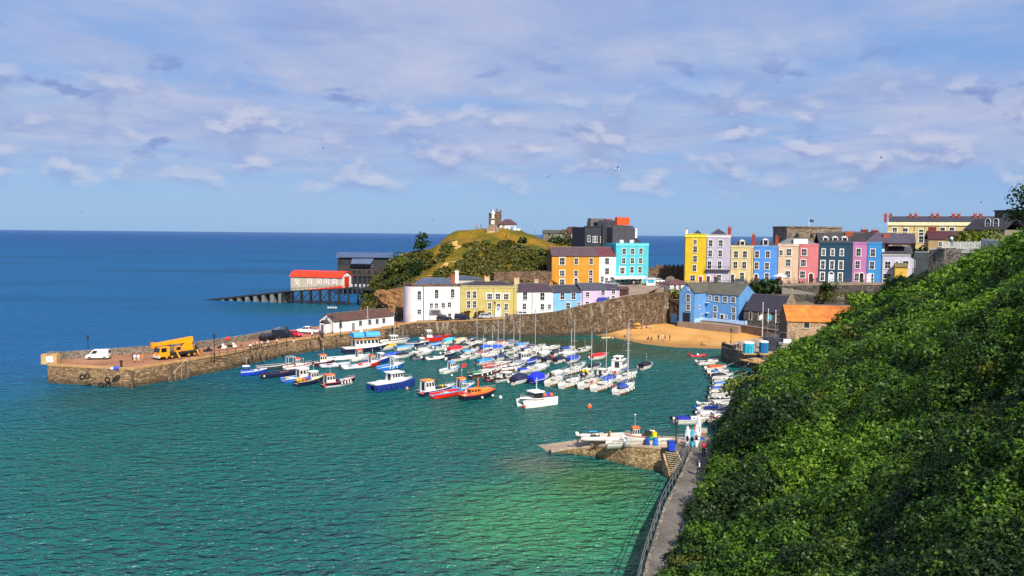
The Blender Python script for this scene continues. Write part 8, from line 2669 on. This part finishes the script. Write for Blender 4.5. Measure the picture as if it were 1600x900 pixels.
# ---- white picket fence on the cliff
fn = thing('picket_fence', 'white wooden picket fence along the cliff garden with a taller panel at its right end', 'fence', tuple(P(1470, 386, 129.5)))
fo = Vector(fn.location)
pts = [P(1471, 386.5, 129.5), P(1533, 386.5, 126.5), P(1586, 391, 121)]
PW = pm('#d8d8d0', .7, .12, 2)
mb, mr = MB(), MB()
for a, b, n, zl, zh in ((pts[0], pts[1], 26, -.3, .95), (pts[1], pts[2], 22, -.6, 1.45)):
 d = b - a
 for i in range(n):
  p = a + d * (i + .5) / n - fo
  u = Vector((d.x, d.y, 0)).normalized() * .075
  nn_ = Vector((-u.y, u.x, 0)) * .25
  c = [p + u + nn_, p - u + nn_, p - u - nn_, p + u - nn_]
  zt = zh + .08 * math.sin(i * 2.1)
  mb.loft([[(*(v.xy), v.z + zl) for v in c], [(*(v.xy), v.z + zt - .12) for v in c], [(*((v.xy + p.xy * 3) / 4), v.z + zt) for v in c]])
 for zz_ in (zl + .25, zh - .3):
  mr.tube(a - fo + Vector((0, .06, zz_)), b - fo + Vector((0, .06, zz_)), .05)
mb.build('pickets', PW, fn)
mr.build('rails', PW, fn)
a, b = P(1452, 390, 131), P(1533, 390, 126.3)
o = wall_mb([(a.x - fo.x, a.y - fo.y, a.z - .55 - fo.z, a.z + .25 - fo.z), (b.x - fo.x, b.y - fo.y, b.z - .55 - fo.z, b.z + .25 - fo.z)], .5).build('base_board', pm('#b8b8b0', .8, .15), fn)
# washing beside the villa
wl_ = thing('washing_line', 'garden washing line hung with white, teal and pink towels below the lavender villa', 'washing line', tuple(P(1425, 436, 150)))
L_ = (1447 - 1424) * 150 / F
zl = P(1425, 419, 150).z - wl_.location.z
for x in (0, L_):
 MB().tube((x, 0, -1), (x, 0, zl), .05).build('post', GREY, wl_)
MB().tube((0, 0, zl - .05), (L_, 0, zl - .05), .02).build('line', WHITE, wl_)
for x0, x1, dz_, c in ((.2, .75, .8, '#e8e8ea'), (.85, 1.15, .6, '#3ab4c8'), (1.25, 1.85, 1.9, '#ea3a8c')):
 MB().loft([[(x0 + (x1 - x0) * i / 4, .06 * math.sin(i * 1.7), zl - .05), (x0 + (x1 - x0) * i / 4, .10 * math.sin(i * 1.7 + .6), zl - dz_)] for i in range(5)], False, False).build('towel', pm(c, .85), wl_)
# ---- pier clutter
q = G(91, 567, DZ + 1)
nb = thing('notice_board', 'white notice board with grey print fixed to the block at the pier head', 'sign', (-84.6, 146.12, DZ + .95))
MB().box(-.62, .62, -.05, .0, -.55, .55).build('board', WHITE, nb)
mb = MB()
for i in range(5):
 mb.box(-.45, .15 + .28 * ((i * 7) % 3 - 1), -.056, -.05, .30 - i * .17, .36 - i * .17)
mb.build('print_lines', pm('#7a8490', .7), nb)
q = G(189.5, 574, DZ + .03)
bo = thing('bollard', 'dark iron mooring bollard near the corner of the pier head', 'bollard', tuple(q))
MB().lathe([(.3, 0), (.3, .1), (.2, .2), (.18, .9), (.3, 1.05), (.28, 1.25), (.1, 1.32)], 12).build('post', pm('#2c2622', .7), bo)
q = G(181, 577, DZ + .15)
MBx = MB()
tp = thing('folded_tarpaulin', 'crumpled blue and white tarpaulin on the pier edge near the bollard', 'tarpaulin', tuple(q))
mb = MB().ball((0, 0, .2), .6, .5, .35, 9, 6)
mb.build('bundle', pm('#2a56d0', .7), tp)
MB().ball((-.5, -.1, .15), .45, .4, .25, 9, 6).build('white_fold', WHITE, tp)
for px, py, lb in ((134.5, 589, 'upper pair of black tyre fenders hanging on the pier head wall'), (166, 599, 'lower bundle of black tyre fenders at the waterline of the pier head')):
 q = G(px, py, 1.9 if px < 150 else .7)
 f_ = thing('tyre_fender', lb, 'fender', (q.x, q.y - .25, q.z), 0, 'tyre fenders on the pier head')
 for dx_, dz_ in ((-.55, 0), (.35, .15)) if px < 150 else ((-.8, -.3), (.35, .7)):
  ring = []
  for i in range(13):
   a = 2 * math.pi * i / 12
   c = Vector((dx_ + .4 * math.cos(a), 0, dz_ + .4 * math.sin(a)))
   rad_ = Vector((math.cos(a), 0, math.sin(a)))
   ring.append([tuple(c + rad_ * .15 * math.cos(t) + Vector((0, .15 * math.sin(t), 0))) for t in [j * math.pi / 3 for j in range(6)]])
  MB().loft(ring, True, False).build('tyre', RUBBER, f_)
 MB().path([(-.2, .05, .4), (0, .2, 2.0 if px < 150 else 3)], .04).build('rope', pm('#8a8070', .8), f_)
# railing along the middle stretch of the pier
def railing(name, label, pts, h=1.05, post=2.0, r=.035, color='#2a2d32', rails=(.5, 1.0), group=None):
 t = thing(name, label, 'railing', tuple(pts[0]), 0, group)
 o0 = Vector(pts[0])
 mp, mr = MB(), MB()
 for a, b in zip(pts, pts[1:]):
  a, b = Vector(a) - o0, Vector(b) - o0
  n = max(1, round((b - a).length / post))
  for i in range(n + 1):
   p = a.lerp(b, i / n)
   mp.tube(p, p + Vector((0, 0, h)), r * 1.25, None, 5)
  for f in rails:
   mr.tube(a + Vector((0, 0, h * f)), b + Vector((0, 0, h * f)), r, None, 5)
 mp.build('posts', pm(color, .5), t)
 mr.build('rails', pm(color, .5), t)
 return t
railing('pier_railing', 'dark iron railing on the pier edge between the crane and the crowd', [G(330, 558, DZ + .03), G(368, 553, DZ + .03), G(392, 549.5, DZ + .03), G(432, 543, DZ + .03)], 1.15, 1.6, .05)
railing('pier_railing', 'dark railing across the pier behind the yellow crane', [G(312, 557, DZ + .03), Vector((-66, 166.5, DZ + .03))], 1.1, 1.2, .045)
q = G(356, 541, DZ + .03)
t = thing('net_buoy', 'big red net buoy on a pole among black and white fishing gear on the pier', 'buoy', tuple(q))
MB().ball((0, 0, 1.65), .42).build('float', pm('#e8321e', .5), t)
MB().tube((0, 0, 0), (0, 0, 1.4), .05).build('pole', DARKM, t)
for i, (px, py, c, lb) in enumerate(((347, 544, '#e4e2dc', 'white and black heap of fishing gear left of the red net buoy'), (363, 542, '#d8d8d4', 'pale and black heap of fishing gear right of the red net buoy'), (325, 549, '#22242a', 'dark stack of lobster pots behind the pier railing by the lamp'))):
 q = G(px, py, DZ + .03)
 t = thing('fishing_gear', lb, 'fishing gear', tuple(q), .6 * i, 'fishing gear on the pier')
 for j in range(4):
  M_ = Matrix.Translation(((j % 2) * .8 - .4, (j // 2) * .5 - .2, 0))
  mb = MB().side([(-.4, 0), (.4, 0), (.4, .25), (.25, .45), (-.25, .45), (-.4, .25)], -.25, .25, M_)
  mb.build('lobster_pot', pm(c if j % 2 else '#1c1e22', .8, .2, 4), t)
 MB().ball((.2, 0, .65), .3).build('float', pm(c, .6), t)
for px, py, h_, c, lb in ((503.5, 527, 1.1, '#2a2c30', 'dark litter bin near the porch of the pier building'), (652, 505.5, 1.3, '#eceae6', 'white life ring board at the landward end of the pier')):
 q = G(px, py, DZ + .05)
 t = thing('litter_bin' if 'bin' in lb else 'life_ring', lb, 'bin' if 'bin' in lb else 'life ring', tuple(q))
 if 'bin' in lb:
  MB().lathe([(.3, 0), (.34, h_ * .8), (.36, h_ * .85), (.25, h_)], 10).build('body', pm(c, .6), t)
 else:
  MB().tube((0, .05, 0), (0, .05, 1.2), .06).build('post', DARKM, t)
  MB().side([(-.4, 1.0), (.4, 1.0), (.5, 1.6), (0, 2.1), (-.5, 1.6)], -.05, .02).build('board', pm(c, .6), t)
# iron ladder / timber steps by the crowd
q = G(384, 566, 0)
ld = thing('timber_ladder_stage', 'rusty timber landing ladder on the pier wall next to the red buoy', 'ladder', tuple(q))
mb = MB()
for x in (-.9, .9):
 mb.box(x - .14, x + .14, -.25, .05, -.6, 3.9)
for i in range(8):
 mb.box(-.9, .9, -.18, -.04, .1 + .42 * i, .2 + .42 * i)
mb.build('frame', pm('#7a4a2c', .9, .25, 2), ld)
# ---- quay furniture
def cabin(label, px, py, c, w=1.9, h=2.3, rz=0):
 q = G(px, py, 3.33)
 t = thing('portable_cabin', label, 'cabin', tuple(q), rz, 'portable cabins on the quay')
 MB().lathe([(w * .62, .25), (w * .62, h - .1), (w * .55, h)], 8).build('wall', pm(c, .5, .1, 2), t)
 MB().lathe([(w * .66, h), (w * .6, h + .22), (w * .3, h + .35)], 8).build('roof', WHITE, t)
 MB().box(-w * .7, w * .7, -w * .7, w * .7, 0, .25).build('timber_base', pm('#b08a50', .9, .2), t)
 MB().box(-.4, .4, -w * .60, -w * .55, .35, h - .3).build('door', pm(dim(c, .85), .5), t)
 return t
cabin('teal octagonal cabin with white roof on a timber base at the quay edge', 1169, 553, '#2fb4d4')
cabin('darker blue cabin right of the teal one by the shrubs', 1193, 553, '#1f78b4', 1.6, 2.5)
for i, (px, yb, yt, lb, fc) in enumerate(((1191, 521, 474, 'tall white flag pole with a small white flag before the church', '#eceef0'), (1199.5, 523, 484, 'shorter white flag pole with a teal flag before the church', '#2fbcd8'), (1211, 528, 486, 'bare white pole at the church corner', None))):
 Yp = 200 - i * 5
 q = P(px, yb, Yp)
 t = thing('flag_pole', lb, 'flag pole', (q.x, q.y, 2.6 if Yp > 196 else 3.3), 0, 'poles before the church')
 z = P(px, yt, Yp).z - t.location.z
 MB().tube((0, 0, 0), (0, 0, z), .11, .07, 8).build('pole', WHITE, t)
 MB().ball((0, 0, z + .1), .14).build('finial', WHITE, t)
 if fc:
  zf = P(px, 492, Yp).z - t.location.z
  MB().loft([[(-.1 - .16 * j if i == 0 else .1 + .16 * j, .1 * math.sin(j * 1.4), zf + .1 - .06 * j), (-.1 - .16 * j if i == 0 else .1 + .16 * j, .1 * math.sin(j * 1.4 + .5), zf - 1.0 - .06 * j)] for j in range(6)], False, False).build('flag', pm(fc, .8), t)
q = G(1207, 549, 3.33)
t = thing('boat_store', 'dark tarpaulin covered boat store with steel scaffold frame against the warehouse', 'store', tuple(q), R(-8))
MB().side([(-1.6, 0), (1.6, 0), (1.6, 1.4), (.6, 2.6), (-1.0, 2.4), (-1.6, 1.2)], 0, 5).build('tarpaulin', pm('#2c2f3c', .75, .2, 1.5), t)
mb = MB()
for x in (1.2, 4.2):
 for y in (-.5, 2.5):
  mb.tube((x, y, 0), (x, y, 4.3), .07)
for z in (1.8, 2.9, 4.2):
 mb.path([(1.2, -.5, z), (4.2, -.5, z), (4.2, 2.5, z)], .05)
mb.build('scaffold', STEEL, t)
MB().box(1.2, 4.2, -.5, 2.5, 1.65, 1.75).build('platform', pm('#8a8d90', .7), t)
MB().box(2.1, 3.7, -.58, -.52, 1.9, 2.8).build('white_sheet', WHITE, t)
q = G(1186, 566, 2.6)
t = thing('timber_jetty', 'small tan timber jetty on posts in front of the shrubs at the quay', 'jetty', (49.5, 159.5, 0), R(-62))
MB().box(-3.2, 3.2, -2.0, 2.0, 2.9, 3.1).build('deck', pm('#b98a54', .85, .25, 2), t)
for i in range(5):
 x = -3.0 + 1.5 * i
 for y in (-1.8, 1.8):
  MB().tube((x, y, -1), (x, y, 2.95), .14).build('pile', pm('#4a4036', .9), t)
MB().box(-2, -.5, -1.0, 1.2, 3.1, 3.5).build('rope_pile', pm('#a8946a', .9, .25, 3), t)
# mooring lines from the quay to the boats
mr = [((1176, 545), 3.3, (1126, 574)), ((1186, 552), 3.0, (1140, 584)), ((1190, 563), 2.6, (1144, 589)), ((1196, 568), 2.4, (1148, 597)), ((1204, 574), 2.2, (1152, 602))]
for (p0, z0, p1) in mr:
 a, b = G(*p0, z0), G(*p1, .7)
 t = thing('mooring_line', 'sagging mooring rope between the stone quay and the moored boats', 'rope', tuple(a), 0, 'mooring ropes')
 pts = [(a.lerp(b, i / 8) - a) - Vector((0, 0, .7 * math.sin(math.pi * i / 8))) for i in range(9)]
 MB().path(pts, .045, 5).build('rope', pm('#a8a294', .9), t)
# ---- slip platform furniture
for px, py, c, lb in ((1022, 692, '#f0d010', 'yellow plastic barrel on the slipway'), (1017, 693, '#3aa04a', 'green plastic barrel left of the yellow one on the slipway'), (1024, 696, '#2a6ad0', 'blue plastic barrel in front of the yellow one on the slipway'), (1012, 695.5, '#22449c', 'dark blue plastic barrel left of the blue one on the slipway')):
 q = on_slip(px, py)
 t = thing('barrel', lb, 'barrel', tuple(q), 0, 'plastic barrels on the slipway')
 h_ = 1.35 if c == '#f0d010' else .9
 MB().lathe([(.30, 0), (.33, .1), (.33, h_ * .45), (.35, h_ * .5), (.33, h_ * .55), (.33, h_ * .9), (.27, h_)], 12).build('drum', pm(c, .4), t)
 MB().lathe([(.28, h_), (.28, h_ + .05)], 12).build('lid', pm(dim(c, .8), .4), t)
q = G(1048.5, 705, PZ)
t = thing('wheelie_bin', 'bright blue wheeled bin at the head of the stone stair', 'bin', tuple(q), R(10))
MB().loft([[(-.32, -.32, .1), (.32, -.32, .1), (.32, .32, .1), (-.32, .32, .1)], [(-.4, -.4, 1.1), (.4, -.4, 1.1), (.4, .4, 1.1), (-.4, .4, 1.1)]]).build('body', pm('#1f4ad0', .5), t)
MB().box(-.43, .43, -.43, .43, 1.1, 1.2).build('lid', pm('#17358c', .5), t)
for sg in (-1, 1):
 MB().tube((sg * .3, .35, .12), (sg * .38, .35, .12), .12, None, 10).build('wheel', RUBBER, t)
rk = thing('kayak_rack', 'grey tubular kayak rack beside the platform railing', 'rack', tuple(G(1079, 700, PZ)), R(-20))
MB().path([(-1.6, 0, 0), (-1.6, 0, 1.5), (1.6, 0, 1.5), (1.6, 0, 0)], .05).path([(-1.6, .6, 0), (-1.6, 0, 1.5)], .04).path([(1.6, .6, 0), (1.6, 0, 1.5)], .04).build('frame', GREY, rk)
for i, (px, py, c, h_, lb) in enumerate(((1074, 700, '#e8ecee', 2.7, 'white kayak standing upright on the rack, left one'), (1081.5, 698, '#38c0e4', 2.2, 'bright turquoise board standing in the middle of the rack'), (1088, 699, '#e4e8ea', 2.8, 'white kayak standing upright on the rack, right one'), (1091, 691, '#dfe2e4', 3.4, 'tall white sail board standing behind the rack by the bushes'))):
 q = G(px, py, PZ)
 t = thing('kayak', lb, 'kayak', tuple(q), R(-20), 'kayaks and boards on the rack')
 rr = []
 for j in range(9):
  f = j / 8
  w = .32 * math.sin(math.pi * (.06 + .9 * f)) ** .7 + .01
  rr.append([(w * math.cos(a), -.25 * f * .6 + .10 * math.sin(a), h_ * f) for a in [k_ * math.pi / 4 for k_ in range(8)]])
 MB().loft(rr).build('hull', pm(c, .35), t, 50)
 MB().ball((0, -.16, h_ * .45), .16, .05, .35).build('cockpit', DARKM, t)
q = G(1095, 686, PZ)
t = thing('crate_stack', 'stack of blue and brown crates half hidden by the bushes on the platform', 'crates', tuple(q))
for i, c in enumerate(('#2a56b0', '#9a6a44', '#b0a89a')):
 MB().box(-.6 + .1 * i, .5 + .1 * i, -.4, .4, .45 * i, .45 * i + .42).build('crate', pm(c, .6, .15, 3), t)
RGp = 'railings of path and platform'
railing('path_railing', 'long grey steel railing along the water side of the footpath', [(x - .15, y, z + .1) for (x, y), z in zip(PL, PTH)], 1.1, 2.2, .035, '#6a6c6e', group=RGp)
railing('platform_railing', 'grey railing running from the stone stair across to the kayak rack', [(TR.x + .1, TR.y, 2.8), (20.4, 91.3, 2.95)], 1.1, 1.2, .035, '#6a6c6e', group=RGp)
railing('platform_railing', 'thin dark railing on the far edge of the slipway top', [on_slip(1008, 683) + Vector((0, 0, .05)), G(1060, 686, PZ), G(1086, 681, PZ)], 1.1, 2.4, .03, '#4a4c50', group=RGp)
q = on_slip(866, 712)
t = thing('slip_marker', 'short dark marker post in the water at the foot of the slipway', 'post', (5.0, 100.6, 0))
MB().lathe([(.14, -.8), (.14, .55), (.17, .6), (.1, .7)], 8).build('post', pm('#1c1c1e', .8), t)
# ---- cafe square bits
q = P(1017, 452, 252)
t = thing('kiosk', 'small teal topped white kiosk on the cafe square', 'kiosk', (q.x, q.y, 12.3), R(-10))
MB().box(-1.4, 1.4, -1, 1, 0, 2.0).build('body', WHITE, t)
MB().box(-1.0, 1.0, -1.05, -.95, .9, 1.8).build('hatch', pm('#2fb0d0', .6), t)
MB().box(-1.6, 1.6, -1.3, 1.2, 2.0, 2.25).build('roof', pm('#e4e6e8', .6), t)
q = P(974, 462, 236)
t = thing('brown_hut', 'dark brown timber hut at the upper end of the lilac cottage', 'hut', (q.x, q.y, 9.9), R(12))
MB().box(-1.3, 1.3, -.9, 1.2, -.5, 2.3).build('wall', pm('#4a2c22', .8, .2), t)
MB().loft([[(x, y, z) for y, z in ((-1.1, 2.2), (.15, 2.9), (1.4, 2.2), (1.4, 2.35), (.15, 3.05), (-1.1, 2.35))] for x in (-1.5, 1.5)]).build('roof', slate('#5a4a44'), t)
MB().box(-.4, .4, -.95, -.86, 0, 1.9).build('door', pm('#2c1a14', .7), t)
for i, (px, Y_, lb) in enumerate(((984, 256, 'cream cafe parasol nearest the narrow white house'), (994, 256.5, 'cream cafe parasol in the middle before the turquoise house'), (1005, 257, 'cream cafe parasol at the right below the turquoise house'))):
 q = P(px, 446, Y_)
 t = thing('cafe_parasol', lb, 'parasol', (q.x, q.y, 12.55), 0, 'cafe parasols')
 MB().tube((0, 0, 0), (0, 0, 2.6), .04).build('pole', WOOD, t)
 MB().lathe([(1.5, 2.05), (1.52, 2.1), (.8, 2.45), (.05, 2.7)], 8).build('canopy', pm('#c9c4ba', .8), t)
 MB().lathe([(.45, .7), (.45, .75)], 10, (.6, 0, 0)).tube((.6, 0, 0), (.6, 0, .72), .05).build('table', WOOD, t)
q = P(1219, 440, YT(1219) - 4)
t = thing('garden_parasol', 'wide white parasol in front of the peach townhouse door', 'parasol', (q.x, q.y, ZT(1219) + .08))
MB().tube((0, 0, 0), (0, 0, 2.7), .05).build('pole', WHITE, t)
MB().lathe([(2.2, 2.2), (2.22, 2.25), (1.1, 2.6), (.05, 2.85)], 10).build('canopy', pm('#f0eeea', .8), t)
railing('terrace_railing', 'long dark railing on the wall before the tall painted terrace', [(x + nn.x * 5.0, y + nn.y * 5.0, z + .06) for x, y, z in ts], 1.1, 2.5, .05)
# ---- gulls in the air
def gull(label, px, py, Y, span, rz, roll=0.0, flap=.25, dark=False):
 q = P(px, py, Y)
 t = thing('gull', label, 'bird', tuple(q), rz, 'gulls in the sky')
 t.rotation_euler = (roll, .1, rz)
 c = pm('#e8e8ea' if not dark else '#3c4048', .6)
 k_ = span / 2
 rr = [[(x * k_, r_ * k_ * math.cos(a), r_ * k_ * .8 * math.sin(a)) for a in [j * math.pi / 4 for j in range(8)]] for x, r_ in ((-.42, .02), (-.3, .06), (0, .11), (.2, .09), (.32, .06), (.42, .055), (.5, .015))]
 MB().loft(rr).build('body', c, t, 50)
 for sg in (-1, 1):
  pr = []
  for f, x0, x1, zz_ in ((.05, .14, -.12, 0), (.4, .20, -.02, flap), (.75, .08, -.06, flap * .8), (1.0, -.14, -.17, flap * .35)):
   y = sg * f * k_
   pr.append([(x0 * k_, y, zz_ * k_ + .015 * k_), (x1 * k_, y, zz_ * k_ + .01 * k_), (x1 * k_, y, zz_ * k_ - .005 * k_), (x0 * k_, y, zz_ * k_ - .02 * k_)])
  w = MB().loft(pr).build('wing', pm('#c4c8ce' if not dark else '#33373e', .6), t)
 MB().add([(-.38 * k_, -.04 * k_, 0), (-.38 * k_, .04 * k_, 0), (-.62 * k_, .09 * k_, .01), (-.62 * k_, -.09 * k_, .01)], [(0, 1, 2, 3)]).build('tail', c, t)
 return t
gull('largest white gull gliding in the middle of the sky', 965, 264, 90, 1.45, R(200), .35)
gull('dark gull silhouette banking left of the largest gull', 858, 276.5, 110, 1.0, R(80), -.6, .2, True)
gull('gull crossing the bright cloud at the right', 1377, 246.5, 140, 1.1, R(170), .2, .3, True)
gull('small dark gull high over the sea on the left', 505, 232, 150, 1.0, R(30), .3, .25, True)
gull('tiny gull above the hill left of the memorial, upper one', 678, 325, 220, .9, R(10), .2, .3)
gull('tiny dark gull above the hill left of the memorial, middle one', 666, 331.5, 220, .9, R(60), .5, .3, True)
gull('tiny dark gull above the hill left of the memorial, lowest one', 677, 343.5, 220, 1.1, R(150), .5, .3, True)
gull('faint small gull over the hotel roofs on the right', 1533, 316.5, 160, .9, R(175), .2, .3, True)
gull('tiny dark gull low over the horizon on the left', 128, 332.5, 220, .9, R(175), .2, .3, True)
